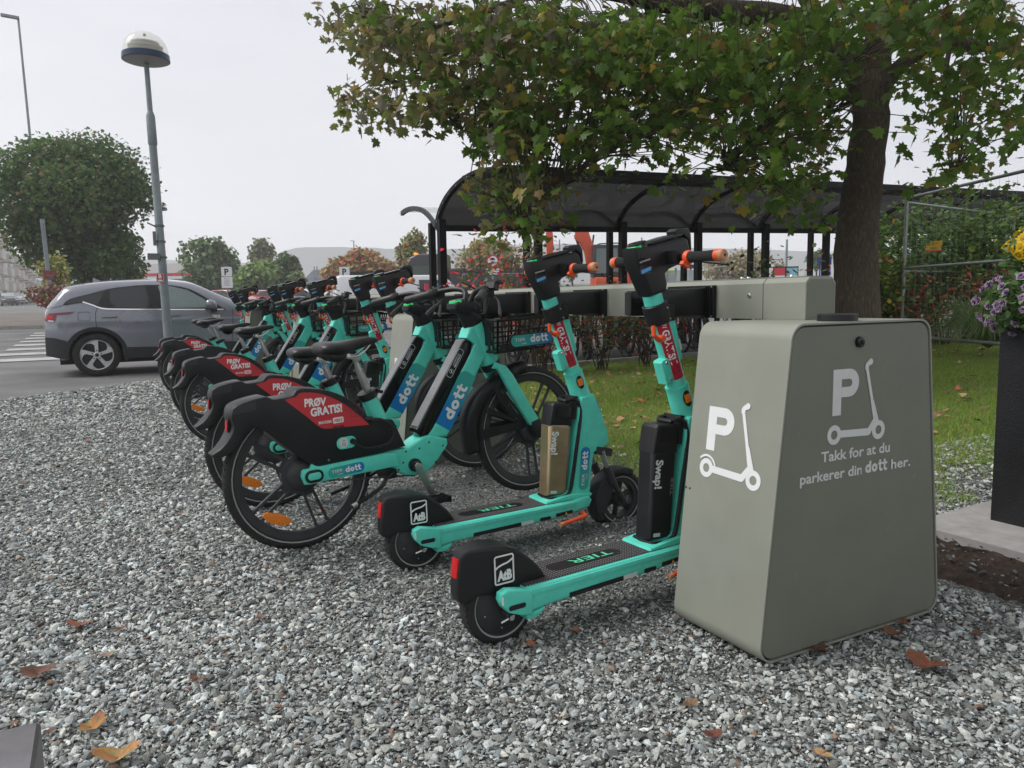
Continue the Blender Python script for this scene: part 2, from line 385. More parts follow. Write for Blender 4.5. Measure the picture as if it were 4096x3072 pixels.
tag(c.build('centre_line_marking',ym,smooth=0),kind='structure')
# ---- planter plinth
sl=M(); P=[(2.92,-.6),(2.92,1.99),(4.6,2.06),(4.6,-.6)]
conc=groundmat('pale_concrete',[(.3,(.30,.28,.27)),(.6,(.42,.40,.385)),(.8,(.52,.5,.485))],9,.25,.85,big=.14)
v=[(x,y,.10) for x,y in P]+[(x,y,.045) for x,y in P]
sl.add(v,[(0,3,2,1),(4,5,6,7),(0,1,5,4),(1,2,6,5),(2,3,7,6),(3,0,4,7)])
tag(sl.build('concrete_slab',conc,smooth=0),'pale worn concrete slab under the black flower planter','slab')
so_=M(); n=60
for i in range(n):
    for j in range(9): pass
gx=np.linspace(-.7,2.1,100); V=[];Q=[]
prof=[(2.66,-.006),(2.70,.012),(2.74,.026),(2.78,.036),(2.82,.046),(2.85,.054),(2.88,.060),(2.91,.066),(2.93,.070),(3.0,.05)]
for i,y in enumerate(gx):
    for j,(x,z) in enumerate(prof): V.append((x+.02*math.sin(y*9+j)+random.uniform(-.016,.016),y,z*ss(2.12-y,0,.2)+random.uniform(-.010,.010)))
for i in range(len(gx)-1):
    for j in range(len(prof)-1): a=i*len(prof)+j; Q.append((a,a+1,a+1+len(prof),a+len(prof)))
so_.add(V,Q); tag(so_.build('soil_bank',soil,smooth=60),kind='structure')

# ============================================================ KIOSKS, BEAM, DOCKS
KX=1.972
def kprof(inset=0,r=.052):
    pts=[(-.405+inset,.012+inset),(.405-inset,.012+inset),(.300-inset*.9,.972-inset),(-.300+inset*.9,.972-inset)]
    out=[]
    for i in range(4):
        a,b,c=[np.array(pts[(i+k)%4]) for k in(-1,0,1)]
        u=(a-b)/np.linalg.norm(a-b); w=(c-b)/np.linalg.norm(c-b); ang=math.acos(float(u@w)); d=(r-inset*.6)/math.tan(ang/2)
        p0=b+u*d;p1=b+w*d; ctr=b+(u+w)/np.linalg.norm(u+w)*((r-inset*.6)/math.sin(ang/2))
        a0=math.atan2(*(p0-ctr)[::-1]); a1=math.atan2(*(p1-ctr)[::-1])
        dd=(a1-a0+PI)%(2*PI)-PI
        for k in range(9): t=a0+dd*k/8; out.append((ctr[0]+(r-inset*.6)*math.cos(t),ctr[1]+(r-inset*.6)*math.sin(t)))
    return out
def scooter_symbol(mud):
    sh=[ring2(.010,-.056,.0135,.029,26),ring2(.204,-.058,.0135,.029,26)]
    sh.append(poly2([(.034,-.066),(.159,-.071),(.160,-.049),(.034,-.045)]))
    sh.append(poly2([(.152,-.071),(.165,-.069),(.196,-.026),(.178,-.022),(.150,-.055)]))
    sh.append(poly2([(.180,-.030),(.205,-.034),(.178,.034),(.163,.036)]))
    sh.append(poly2([(.164,.034),(.177,.031),(.150,.128),(.137,.131)]))
    v,f,_=stroke2(spline([(.143,.128),(.142,.137),(.147,.144),(.157,.149)],5),.015); sh.append((v,f,0))
    sh.append(ring2(.158,.150,0,.0095,14))
    if mud: sh.append(ring2(.010,-.056,.035,.042,16,.15,2.4))
    return sh
def letter_P(x0=0,y0=0,w=.110,h=.134,t=.036):
    r=.041
    return [poly2([(x0,y0),(x0+t,y0),(x0+t,y0+h),(x0,y0+h)]),
            poly2([(x0+t,y0+h-t*.82),(x0+w-r,y0+h-t*.82),(x0+w-r,y0+h),(x0+t,y0+h)]),
            poly2([(x0+t,y0+h-2*r),(x0+w-r,y0+h-2*r),(x0+w-r,y0+h-2*r+t*.82),(x0+t,y0+h-2*r+t*.82)]),
            ring2(x0+w-r,y0+h-r,r-t*.82,r,16,-PI/2,PI/2)]
def make_kiosk(label,Y0,full):
    t=thing('parking_kiosk',label,'kiosk',(KX,Y0,0),(0,0,0),'olive grey cabinets carrying the docking beam')
    plate('cabinet_shell',kprof(),.014,.37,kios,t,.002,1)
    rim=M(); o_=kprof(); i_=kprof(.0055); k=len(o_)
    V=[(x,0,z) for x,z in o_]+[(x,0,z) for x,z in i_]+[(x,.016,z) for x,z in o_]+[(x,.016,z) for x,z in i_]
    Q=[]
    for a in range(k):
        b=(a+1)%k; Q+=[(a,b,k+b,k+a),(a,2*k+a,2*k+b,b),(k+a,k+b,3*k+b,3*k+a)]
    rim.add(V,Q); rim.build('edge_rim',kios,t,30)
    plate('gap_shadow_strip',kprof(.005),.012,.0135,blk,t)
    plate('front_panel',kprof(.0105),.003,.012,kiosd,t,.0012,1)
    lk=M(); lk.lathe([(0,-.012),(.010,-.012),(.016,-.009),(.0165,0),(.0165,.004)],20,'Y',(-.026,.003,.912)); lk.bbox((-.029,-.0135,.905),(-.023,-.0121,.919)); lk.build('lock',blkgl,t)
    pk=M(); pk.lathe([(.0,.022),(.052,.022),(.057,.019),(.0575,.002),(.0575,0)],28,'Z',(-.032,.075,.972)); pk.build('round_cap',blk,t)
    ft=M()
    for sx in (-1,1):
        for y in (.06,.31): ft.lathe([(.03,.03),(.03,.0),(.035,-.01)],12,'Z',(sx*.3,y,-.005))
    ft.build('foot',alu,t)
    # end panel print
    f=nside(.003); sh=[xf(q,1,1,0,1.842-KX,.702) for q in letter_P()+scooter_symbol(False)]
    decal('symbol',sh,f,greyprint,t,.0006)
    if full:
        v1=text2('Takk for at du',.031,.020,1); v1=(v1[0]*np.array((.302/v1[2],1)),v1[1],0); v2=text2('parkerer din',.031,.020,1); v2=(v2[0]*np.array((.262/v2[2],1)),v2[1],0); v3=text2('her.',.031,.020,1); v3=(v3[0]*np.array((.092/v3[2],1)),v3[1],0)
        d,w=dott2(.038); s2=.100/w
        sh=[(v1[0]+np.array((-.171,.571)),v1[1],0),(v2[0]+np.array((-.255,.516)),v2[1],0)]
        sh+=[xf(q,s2,.95,0,.021,.516) for q in d]; sh.append((v3[0]+np.array((.138,.516)),v3[1],0))
        decal('lettering',sh,f,greyprint,t,.0006)
    # sloping side print
    n=Vector((-.87,0,.095)).normalized(); up=Vector((.095,0,.87)).normalized()
    base=Vector((1.572-KX,.37,.05)); f2=lambda u,v,h:base+Vector((0,-1,0))*u+up*((v-.05)/up.z)+n*(h+.0009)
    if full: sh=[xf(q,1,1,0,.079,.581) for q in letter_P()]+[xf(q,1,1,0,.079,.581) for q in scooter_symbol(True)]
    else: sh=[xf(q,1,1,0,.10,.56) for q in letter_P()+scooter_symbol(True)]
    decal('symbol',sh,f2,wht2,t,.0004)
    sc=[]; rr_=random.Random(int(Y0*10))
    for _ in range(26):
        x=rr_.uniform(-.27,.30); z=rr_.uniform(.10,.94) if rr_.random()<.5 else rr_.uniform(.60,.94); a=rr_.uniform(0.9,2.2); l=rr_.uniform(.003,.022); k_=.31+.10*(1-z)
        if abs(x)<k_-.03: sc.append(stroke2([(x,z),(x+l*.5*math.cos(a)+.002,z+l*.5*math.sin(a)),(x+l*math.cos(a),z+l*math.sin(a))],rr_.uniform(.0008,.0022)))
    decal('scuff_marks',sc,f,mat('scuff_grey',(.27,.28,.25),.7),t,.0003)
    md=[]
    for _ in range(150):
        x=rr_.uniform(-.36,.36); z=.022+rr_.expovariate(22); r_=rr_.uniform(.0008,.0030); md.append(ring2(x,z,0,r_,6))
    decal('mud_specks',[q for q in md if abs(q[0][0][0])<.38-.11*q[0][0][1]],f,mat('dried_mud',(.20,.19,.16),.9),t,.0002)
    dots=M()
    for u in (.006,.024):
        p=f2(u,.447,.0); dots.lathe([(0,-.0012),(.0035,-.0008),(.0035,.001)],8,'Y',(0,0,0))
        for i in range(len(dots.v)-24,len(dots.v)):
            q=dots.v[i]; dots.v[i]=(p.x+q[1],p.y+q[0],p.z+q[2])
    dots.build('screw',blk,t)
    return t
make_kiosk('nearest olive grey kiosk with thanks lettering in pale print',1.5,True)
make_kiosk('olive grey kiosk seen behind the two front bikes',4.40,False)
make_kiosk('third olive grey kiosk along the beam behind middle bikes',7.28,False)
make_kiosk('farthest olive grey kiosk beside the grey car bonnet',10.10,False)
bt=thing('dock_beam','long olive grey horizontal beam with black docking arms on the kiosks','docking beam',(0,0,0))
bp=[(1.965,.9725),(2.102,.9725),(2.102,1.089),(2.084,1.107),(1.982,1.107),(1.965,1.0905)]
def beamseg(name,y0,y1,m=kios): return plate(name,bp,y0,y1,m,bt,.0015,1)
beamseg('end_cap',1.716,1.893)
for a in range(4):
    beamseg('beam_section',1.8955+a*2.13,1.8955+(a+1)*2.13-.0035)
plate('end_plate',[(1.971,.978),(2.096,.978),(2.096,1.085),(2.081,1.100),(1.985,1.100),(1.971,1.087)],1.7135,1.7155,kiosd,bt,.0007,1)
tp=M(); tp.box((2.033,5.7,1.1095),(.10,7.95,.003)); tp.box((2.096,5.7,1.0975),(.030,7.96,.003),(0,math.radians(45),0)); tp.build('cover_strip',kios,bt)
bl=M()
for y in (2.0,3.9,4.2): bl.lathe([(0,-.006),(.004,-.006),(.007,-.003),(.008,0)],12,'Z',(1.978,y,0))
bl2=M()
for p in ((1.9646,1.955,1.052),):
    bl2.lathe([(0,-.005),(.005,-.005),(.008,-.002),(.0085,.001)],14,'Y',(0,0,0)); bl2.v=[(p[0]+q[1],p[1]+q[0],p[2]+q[2]) for q in bl2.v]
bl2.build('bolt',steel,bt)
bb=M()
for y in (1.80,1.99,2.02): bb.lathe([(0,.009),(.006,.009),(.008,.004),(.009,0)],12,'Z',(1.995,y,1.107))
bb.build('cap_nut',steel,bt)
dp=M()   # one docking bracket: back plate, two arms
def dock(y):
    d=thing('x','x','x'); bpy.data.objects.remove(d)
    b=M(); b.bbox((1.948,y-.05,.9735),(1.9645,y+.205,1.0905))
    for k in range(3): b.bbox((1.9405-.004*k*0,y-.042+.010*k,.977),(1.9485,y-.038+.010*k,1.087))
    b2=b.build('bracket_plate',blk,bt,0)
    for yy in (y,y+.155):
        pts=[(1.722,.988),(1.735,.983),(1.945,.981),(1.945,1.083),(1.735,1.075),(1.722,1.069)]
        plate('docking_arm',pts,yy-.021,yy+.021,blk,b2,.006,2)
    sb=M()
    for yy,zz in ((y-.043,.979),(y-.043,1.085),(y+.198,.979),(y+.198,1.085)):
        k=len(sb.v); sb.lathe([(0,-.004),(.003,-.004),(.004,0)],8,'Y',(0,0,0)); 
        for i in range(k,len(sb.v)): q=sb.v[i]; sb.v[i]=(1.947+q[1],yy+q[0],zz+q[2])
    sb.build('bolt',steel,b2)
DOCKS=[2.165+.68*i for i in range(12)]
for y in DOCKS: dock(y)
# ============================================================ E-SCOOTERS
def wheelmesh(R,w,rimr,hub,parent,c,kind,spokes=5):
    t=M(); n=48
    prof=[(rimr,-w*.36),(rimr+(R-rimr)*.35,-w*.5),(R-.012,-w*.46),(R-.003,-w*.28),(R,0),(R-.003,w*.28),(R-.012,w*.46),(rimr+(R-rimr)*.35,w*.5),(rimr,w*.36)]
    t.lathe(prof,n,'Y',c)
    # tread blocks
    k=72 if R>.2 else 40
    for i in range(k):
        a=2*PI*i/k
        for s in(-1,1):
            p=Vector((math.cos(a),0,math.sin(a)))*(R-.0028 if R<.2 else R-.0018); r=Matrix.Rotation(-a,3,'Y')@Matrix.Rotation(s*.5,3,'X')
            t.box(Vector(c)+p+Vector((0,s*w*.2,0)),(.0035,w*.30,.006 if R>.2 else .008),r)
    o=t.build('tyre',rub,parent,50)
    l=M()
    for s in(-1,1):
        rr=rimr+(R-rimr)*.18; y=s*(w*.455)
        l.lathe([(rr,y),(rr+.0045,y+s*.0022),(rr+.009,y)],n,'Y',c)
    l.build('reflective_line',refw,o)
    return o
def make_scooter(label,batm,golden):
    t=thing('electric_scooter',label,'scooter',(0,0,0),(0,0,0),'turquoise rental scooters docked along the beam')
    RW=(0,0,.125); FW=(.985,0,.133)
    wheelmesh(.125,.066,.088,0,t,RW,'r')
    b=M(); b.lathe([(0,-.030),(.06,-.034),(.070,-.028),(.089,-.024),(.089,.024),(.07,.028),(.06,.034),(0,.03)],40,'Y',RW); b.lathe([(0,-.075),(.007,-.075),(.009,-.068),(.009,.07),(0,.07)],10,'Y',(0,0,.105))
    h=b.build('hub_motor',gry,t); bolts([(RW[0]+.068*math.cos(a),RW[2]+.068*math.sin(a)) for a in (1,2.2,3.4,4.6,5.8)],-.03,.004,steel,h)
    ab=M(); ab.tube([(-.035,-.075,.095),(.012,-.075,.106)],.0045,8); ab.lathe([(0,-.084),(.009,-.084),(.009,-.07)],8,'Y',(0,0,.104)); ab.build('axle_adjuster',steel,h)
    wheelmesh(.135,.062,.093,0,t,FW,'f')
    f=M(); f.lathe([(.080,-.022),(.094,-.024),(.094,.024),(.080,.022)],40,'Y',FW,closed=True); f.lathe([(0,-.038),(.028,-.038),(.033,-.03),(.033,.03),(0,.038)],24,'Y',FW)
    for i in range(6):
        a=2*PI*i/6+.3
        for da in(-.13,.13):
            r0=Vector((math.cos(a+da*2)*.030,0,math.sin(a+da*2)*.030)); r1=Vector((math.cos(a+da)*.083,0,math.sin(a+da)*.083))
            f.tube([Vector(FW)+r0,Vector(FW)+r1],.0055,6)
        p=Vector((math.cos(a),0,math.sin(a))); f.tube([Vector(FW)+p*.03,Vector(FW)+p*.083],.005,6,(1,1.6))
    f.build('front_rim',gry,t)
    # deck
    deck=[(.05,.185),(.70,.187),(.775,.196),(.79,.175),(.775,.146),(.715,.136),(.625,.124),(.12,.112),(.055,.104)]
    d=plate('deck',deck,-.088,.088,teal,t,.011,3)
    rail=plate('deck_rail',[(.06,.178),(.70,.182),(.70,.162),(.06,.156)],-.092,.092,teal,d,.006,2)
    mt=M(); mt.bbox((.055,-.074,.184),(.70,.074,.1895)); mm=mat('rubber_deck_mat',(.055,.050,.052),.75,noise=.25,nscale=30)
    mo=mt.build('grip_mat',mm,d,0)
    if not mm.get('dots'):
        mm['dots']=1; n=mm.node_tree; l=n.links.new; pp=n.nodes['Principled BSDF']
        tcx=n.nodes.new('ShaderNodeTexCoord'); mpp=n.nodes.new('ShaderNodeMapping'); mpp.inputs['Scale'].default_value=(95,80,0.001)
        vo=n.nodes.new('ShaderNodeTexVoronoi'); vo.inputs['Scale'].default_value=1; vo.inputs['Randomness'].default_value=0
        l(tcx.outputs['Object'],mpp.inputs[0]); l(mpp.outputs[0],vo.inputs['Vector'])
        cr=n.nodes.new('ShaderNodeValToRGB'); cr.color_ramp.elements[0].position=.18; cr.color_ramp.elements[0].color=(.20,.175,.175,1); cr.color_ramp.elements[1].position=.34; cr.color_ramp.elements[1].color=(.018,.018,.02,1)
        l(vo.outputs['Distance'],cr.inputs[0]); l(cr.outputs[0],pp.inputs['Base Color'])
        bu=n.nodes.new('ShaderNodeBump'); bu.invert=True; bu.inputs['Strength'].default_value=.8; bu.inputs['Distance'].default_value=.002; l(vo.outputs['Distance'],bu.inputs['Height']); l(bu.outputs[0],pp.inputs['Normal'])
    top=lambda u,v,h:(.455-u,-v+.0,.1897+h)
    decal('logo_patch',[poly2(rrect2(-.03,-.030,.265,.030,.028))],top,blk,mo,.0004)
    tx=text2('TIER',.036,.01,1.75); decal('lettering',[(tx[0]+np.array((.005,-.018)),tx[1],0)],top,mat('mint_print',(.12,.60,.36),.5),mo,.0012)
    # worn side labels under the rail
    s1=decal('warning_label',[poly2([(.21,.118),(.43,.123),(.43,.139),(.21,.134)])],nside(-.0885),blk,d,.0006)
    decal('lettering',[(text2('| | ||| || |||| | || ||| | ||| ||',.006,0,1.6)[0]+np.array((.22,.125)),text2('| | ||| || |||| | || ||| | ||| ||',.006,0,1.6)[1],0)],nside(-.0885),gry,s1,.0012)
    decal('grey_label',[poly2([(.432,.124),(.49,.126),(.49,.140),(.432,.138)])],nside(-.0885),greyprint,d,.0006)
    decal('side_reflector',[poly2(rrect2(.52,.126,.575,.141,.007))],nside(-.0885),blk,d,.0008)
    decal('warning_label',[poly2([(.60,.131),(.685,.135),(.685,.150),(.60,.146)])],nside(-.0885),blk,d,.0006)
    decal('warning_triangle',[poly2([(.645,.135),(.657,.135),(.651,.146)])],nside(-.0885),mat('warning_yellow',(.7,.5,.03),.5),d,.0012)
    # rear arms
    arm=[(-.047,.172),(-.043,.192),(-.02,.201),(.021,.193),(.067,.180),(.066,.103),(.026,.110),(-.018,.128),(-.038,.150)]
    for s in(-1,1):
        a=plate('rear_arm',arm,s*.100,s*.066,teal,t,.006,3)
        if s<0: decal('slot_reflector',[poly2(rrect2(-.020,.135,.040,.151,.0075))],nside(-.1005),blk,a,.0006); decal('side_lamp',[poly2(rrect2(-.044,.158,-.037,.185,.003))],nside(-.1004),wht,a,.0006)
    plate('belly_guard',[(.05,.10),(.12,.112),(.115,.098),(.09,.082),(.055,.083)],-.085,.085,teal,d,.006,2)
    # rear mudguard
    g=[(-.150,.190),(-.146,.235),(-.137,.300),(-.128,.318),(-.105,.324),(-.043,.324),(.01,.314),(.05,.297),(.089,.266),(.120,.235),(.142,.205),(.150,.188),(.072,.180),(.055,.170),(-.028,.172),(-.080,.178),(-.128,.160),(-.145,.168)]
    gd=plate('rear_mudguard',g,-.052,.052,blk,t,.026,6,yf=lambda c:(c.x,c.y*(1-.50*max(0,min(1,(-.045-c.x)/.10))**1.2 if c.x<-.045 else c.y and 1),c.z))
    lt=M(); lo=plate('tail_light',[(-.150,.240),(-.140,.240),(-.134,.297),(-.142,.297)],-.019,.019,redlens,gd,.003,2)
    st=decal('sticker',[poly2(rrect2(-.043,.198,.036,.298,.008))],nside(-.052),blkgl,gd,.0008)
    sh=[]; o_=rrect2(-.036,.205,.029,.291,.006,4); sh.append(stroke2(o_,.0052,closed=True))
    arc=[(-.034,.253),(-.025,.259),(-.01,.264),(.010,.268),(.027,.277)]; a2=spline(arc,4); v=[(x,y-.004) for x,y in a2]+[(x,y+.0035-.003*(1-(x+.034)/.06)) for x,y in reversed(a2)]
    sh.append(stroke2(a2,.006)); tx=text2('AtB',.030,.06,.74,'CENTER'); sh.append((tx[0]+np.array((-.003,.216)),tx[1],0))
    decal('logo',sh,nside(-.052),wht,st,.0016)
    # neck with battery
    nk=[(.585,.188),(.80,.188),(.806,.23),(.812,.30),(.828,.375),(.885,.392),(.912,.408),(.900,.47),(.872,.545),(.846,.60),(.835,.632),(.770,.622),(.755,.58),(.752,.54),(.735,.43),(.715,.30),(.700,.225),(.665,.204),(.59,.200)]
    nko=plate('neck',nk,-.053,.053,teal,t,.018,4)
    plate('neck_foot',[(.56,.186),(.79,.186),(.80,.200),(.70,.212),(.565,.198)],-.075,.075,teal,nko,.006,2)
    decal('side_stripe',[poly2([(.905,.44),(.870,.552),(.852,.60),(.858,.60),(.876,.555),(.911,.445)])],nside(-.040),mat('periwinkle_strip',(.12,.25,.55),.45),nko,.0006)
    fm=dirmap((.741,-.0535,.218),(.10,0,1),(-1,0,.10),(0,-1,0)); pillsticker('sticker',nko,lambda u,v,h:fm(u,v-.048,h+.0006),.190,.048)
    hs=M()
    for s in(-1,1):
        pts=spline([(.600,s*.050,.200),(.650,s*.052,.199),(.692,s*.052,.214),(.712,s*.052,.28),(.735,s*.052,.40),(.755,s*.050,.50),(.764,s*.047,.565),(.757,s*.043,.602),(.735,s*.038,.618),(.705,s*.034,.612)],4)
        hs.tube(pts,.0085,8)
    hs.box((.74,0,.58),(.018,.085,.10),(0,.15,0)); hs.tube([(.600,-.05,.200),(.592,0,.200),(.600,.05,.200)],.0085,8); hs.tube([(.705,-.034,.612),(.698,0,.614),(.705,.034,.612)],.0085,8)
    hs.build('battery_holder',blk,nko)
    bt_=plate('battery',[(.590,.212),(.676,.203),(.694,.212),(.722,.500),(.705,.514),(.622,.527),(.612,.515)],-.042,.042,batm,t,.030,7)
    cap=plate('battery_cap',[(.612,.514),(.705,.504),(.723,.50),(.735,.592),(.728,.603),(.64,.610),(.628,.60)],-.042,.042,blk,bt_,.010,3)
    plate('grip_recess',[(.645,.548),(.715,.542),(.722,.584),(.715,.590),(.655,.594),(.647,.586)],-.0435,.0435,blkgl,cap,.0)
    pr=dirmap((.640,-.0432,.495),(-.03*0-.055,0,-.6),(.6,0,-.055),(0,-1,0))
    tw=text2('Swap!',.033,.035,.95); tt=text2('TIER',.019,0,1.3)
    fs=dirmap((.622,-.0436,.49),(-.10,0,-1),(1,0,-.10),(0,-1,0)); ft=dirmap((.699,-.0436,.355),(.11,0,1),(-1,0,.11),(0,-1,0))
    decal('lettering',[(tw[0]*np.array((1,1))+np.array((0,0)),tw[1],0)],fs,wht,bt_,.0008)
    decal('lettering',[tt],ft,mat('faint_print',(.30,.30,.30),.5),bt_,.0008)
    decal('barcode_label',[poly2([(.603,.222),(.634,.219),(.635,.232),(.604,.235)])],nside(-.0436),greyprint,bt_,.0008)
    # stem
    A=Vector((.803,0,.610)); B=Vector((.648,0,1.055)); ax=(B-A).normalized()
    def P(s): return A+ax*s
    st=M(); st.tube([P(-.02),P(.0),P(.125),P(.126),P(.40),P(.47)],[.046,.044,.041,.0345,.0335,.0335],24); sto=st.build('stem',teal,t)
    jn=M(); jn.tube([P(.122),P(.130)],.0425,24); jn.build('collar_ring',tealsat,sto)
    perp=Vector((ax.z,0,-ax.x))
    def Q(s,w): q=P(s)+perp*w; return (q.x,q.z)
    plate('cable_housing',[Q(.205,.02),Q(.215,.045),Q(.385,.060),Q(.405,.050),Q(.412,.015)],-.019,.019,teal,sto,.007,3)
    decal('serial_plate',[poly2([Q(.245,.042),Q(.245,.049),Q(.285,.052),Q(.285,.045)])],nside(-.0192),greyprint,sto,.0008)
    bx=plate('hose_bracket',[Q(.160,-.060),Q(.160,-.015),Q(.245,-.015),Q(.245,-.052),Q(.238,-.058)],-.024,.022,tealsat,sto,.004,2)
    bolts([Q(.172,-.037),Q(.232,-.037)],-.024,.006,steel,bx)
    hk=M(); h0=Q(.325,-.028);h1=Q(.325,-.048);h2=Q(.345,-.060);h3=Q(.375,-.052)
    hk.tube([(h0[0],-.02,h0[1]),(h1[0],-.024,h1[1]),(h2[0],-.026,h2[1]),(h3[0],-.026,h3[1])],[.008,.010,.009,.008],10,(1,.8)); hk.lathe([(0,-.034),(.010,-.034),(.014,-.026),(.014,-.01)],14,'Y',(h0[0],0,h0[1]-.006)); hk.build('bag_hook',orange,sto)
    # red strip wrapped round the stem
    def cyl(r,th0,s0,sgn=-1):   # u runs down the stem, v around it
        side=Vector((0,-1,0))
        def fn(u,v,h):
            th=th0+v/r; return P(s0-u)+(side*math.cos(th)+perp*math.sin(th))*(r+h)
        return fn
    g=gridpoly(rrect2(0,-.025,.245,.025,.007),.006)
    cs=cyl(.0340,-.33,.405); ss_=decal('sticker',[g],cs,redst2,sto,.0006,smooth=1)
    t1=text2('PRØV',.017,.02,.80); t2=text2('GRATIS!',.026,.035,.70); t1=(t1[0]*np.array((.042/t1[2],1)),t1[1],0); t2=(t2[0]*np.array((.108/t2[2],1)),t2[1],0); sh=[(t1[0]+np.array((.014,-.0085)),t1[1],0),(t2[0]+np.array((.062,-.013)),t2[1],0)]
    decal('lettering',[(a,b,0) for a,b,_ in [(np.array(sh[0][0]),sh[0][1],0),(np.array(sh[1][0]),sh[1][1],0)]],cs,wht,ss_,.0014)
    decal('code_box',[poly2(rrect2(.176,-.012,.188,.012,.002,2))],cs,wht,ss_,.0012); decal('app_badges',[poly2(rrect2(.200,-.011,.209,.011,.001,2)),poly2(rrect2(.212,-.011,.221,.011,.001,2))],cs,blk,ss_,.0012)
    rf=cyl(.042,-.12,.085); V,Fq,_=ring2(0,0,0,.017,20); ro=decal('reflector_base',[gridpoly([(.030*math.cos(a),.0165*math.sin(a)) for a in np.linspace(0,2*PI,24)[:-1]],.008)],rf,blk,sto,.003,smooth=1)
    decal('reflector',[gridpoly(rrect2(-.017,-.0115,.015,.0115,.004,3),.006)],rf,amber,ro,.005,smooth=1)
    cl=M(); cl.tube([P(.365),P(.368),P(.432),P(.435)],[.041,.044,.044,.041],28); cl.box(P(.400)+Vector((.035,.0,0)),(.05,.05,.055)); co=cl.build('dock_collar',blk,sto)
    bolts([(P(.38).x+.012,P(.38).z),(P(.42).x+.012,P(.42).z)],-.043,.004,steel,co)
    # head unit
    hd=[(.548,1.206),(.552,1.165),(.575,1.12),(.614,1.047),(.683,1.060),(.690,1.085),(.682,1.120),(.700,1.135),(.790,1.165),(.800,1.190),(.785,1.235),(.765,1.243),(.700,1.232),(.615,1.214)]
    ho=plate('head_unit',hd,-.038,.038,blk,t,.012,4)
    dsp=plate('display_cover',[(.560,1.214),(.625,1.215),(.768,1.248),(.765,1.256),(.70,1.246),(.62,1.226)],-.032,.032,blkgl,ho,.004,2)
    ds=M(); ds.lathe([(0,.012),(.030,.012),(.034,.006),(.035,-.012)],28,'Z',(0,0,0)); ds.v=[tuple(Matrix.Rotation(math.radians(-14),3,'Y')@Vector(q)+Vector((.588,0,1.214))) for q in ds.v]; ds.build('round_display',blkgl,ho)
    gl=M(); gl.lathe([(.0342,.003),(.0356,.0015),(.0356,-.004),(.0345,-.005)],30,'Z',(0,0,0),a0=PI*.62,a1=PI*1.38); gl.v=[tuple(Matrix.Rotation(math.radians(-14),3,'Y')@Vector(q)+Vector((.588,0,1.214))) for q in gl.v]; gl.build('status_light',green_l,ho)
    plate('phone_clip',[(.742,1.243),(.775,1.252),(.800,1.235),(.806,1.195),(.815,1.20),(.812,1.255),(.800,1.275),(.750,1.272),(.738,1.262)],-.024,.024,blk,ho,.006,3)
    lb=decal('label',[poly2(rrect2(.562,1.120,.612,1.172,.004,3))],nside(-.0385),blkgl,ho,.0007)
    decal('blue_band',[poly2([(.571,1.120),(.612,1.134),(.612,1.146),(.568,1.132)])],nside(-.0385),blue_s,lb,.0012)
    wk=text2('HURTIGREGLER',.0055,.01,.9); decal('lettering',[xf(wk,1,1,.25,.563,1.155)],nside(-.0385),wht,lb,.0012)
    # handlebar
    hb=M(); hb.tube([(.705,-.262,1.170),(.705,.262,1.170)],.0115,12); hb.box((.705,-.062,1.172),(.05,.05,.045)); hb.box((.705,.062,1.172),(.05,.05,.045)); hbo=hb.build('handlebar',blk,t)
    gm=mat('knurled_grip',(.02,.02,.02),.8,bump=.9,bscale=420)
    for s in(-1,1):
        gp=M(); gp.lathe([(.012,s*.125),(.0185,s*.128),(.0165,s*.18),(.0185,s*.238),(.012,s*.240)],18,'Y',(.705,0,1.170)); go=gp.build('grip',gm,hbo)
        oc=M(); oc.lathe([(.013,s*.108),(.0225,s*.110),(.0235,s*.118),(.021,s*.127),(.012,s*.127)],18,'Y',(.705,0,1.170)); oc.box((.688,s*.117,1.146),(.032,.016,.012),(0,.5,0)); oc.build('throttle_ring',orange,hbo)
        ec=M(); ec.lathe([(.013,s*.238),(.0200,s*.239),(.0205,s*.252),(.0195,s*.256)],18,'Y',(.705,0,1.170)); eo=ec.build('grip_end',orange,hbo)
        e2=M(); e2.lathe([(.0198,s*.255),(.0185,s*.268),(.015,s*.272),(0,s*.273)],18,'Y',(.705,0,1.170)); e2.build('worn_tip',orangew,eo)
        e3=M(); e3.lathe([(.0045,s*.2725),(.004,s*.2745),(0,s*.2745)],10,'Y',(.705,0,1.170)); e3.build('end_screw',blk,eo)
        lv=M(); lv.tube(spline([(.72,s*.08,1.165),(.745,s*.11,1.158),(.752,s*.17,1.150),(.750,s*.245,1.140)],4),[.008]*4+[.006]*8+[.0075],8,(1,.6)); lv.build('brake_lever',blk,hbo)
    # front fork and mudguard
    fk=M(); fk.box((.880,0,.372),(.085,.115,.034),(0,.25,0)); 
    for s in(-1,1): fk.tube([(.895,s*.050,.300),(.912,s*.050,.255),(.95,s*.05,.19),(.985,s*.052,.133)],[.017,.019,.012,.014],12,(1,1.1))
    fko=fk.build('fork',gry,t); fs_=M()
    for s in(-1,1): fs_.tube([(.872,s*.050,.375),(.905,s*.050,.275)],.0115,12)
    fs_.build('shock_tube',alu,fko)
    mg=M(); V=[];Q=[]; nn=26
    for i in range(nn):
        a=math.radians(58+(-0)+ (218-58)*i/(nn-1)); wd=.046*(.75+.25*math.sin(PI*i/(nn-1)))
        for j,yy in enumerate((-1,-.85,0,.85,1)):
            r=.150 if abs(yy)<.5 else (.146 if abs(yy)<.9 else .118+.01*math.sin(PI*i/(nn-1)))
            V.append((FW[0]+r*math.cos(a),yy*wd,FW[2]+r*math.sin(a)))
    for i in range(nn-1):
        for j in range(4): k=i*5+j; Q.append((k,k+1,k+6,k+5))
    mg.add(V,Q); mgo=mg.build('front_mudguard',gry,t,60)
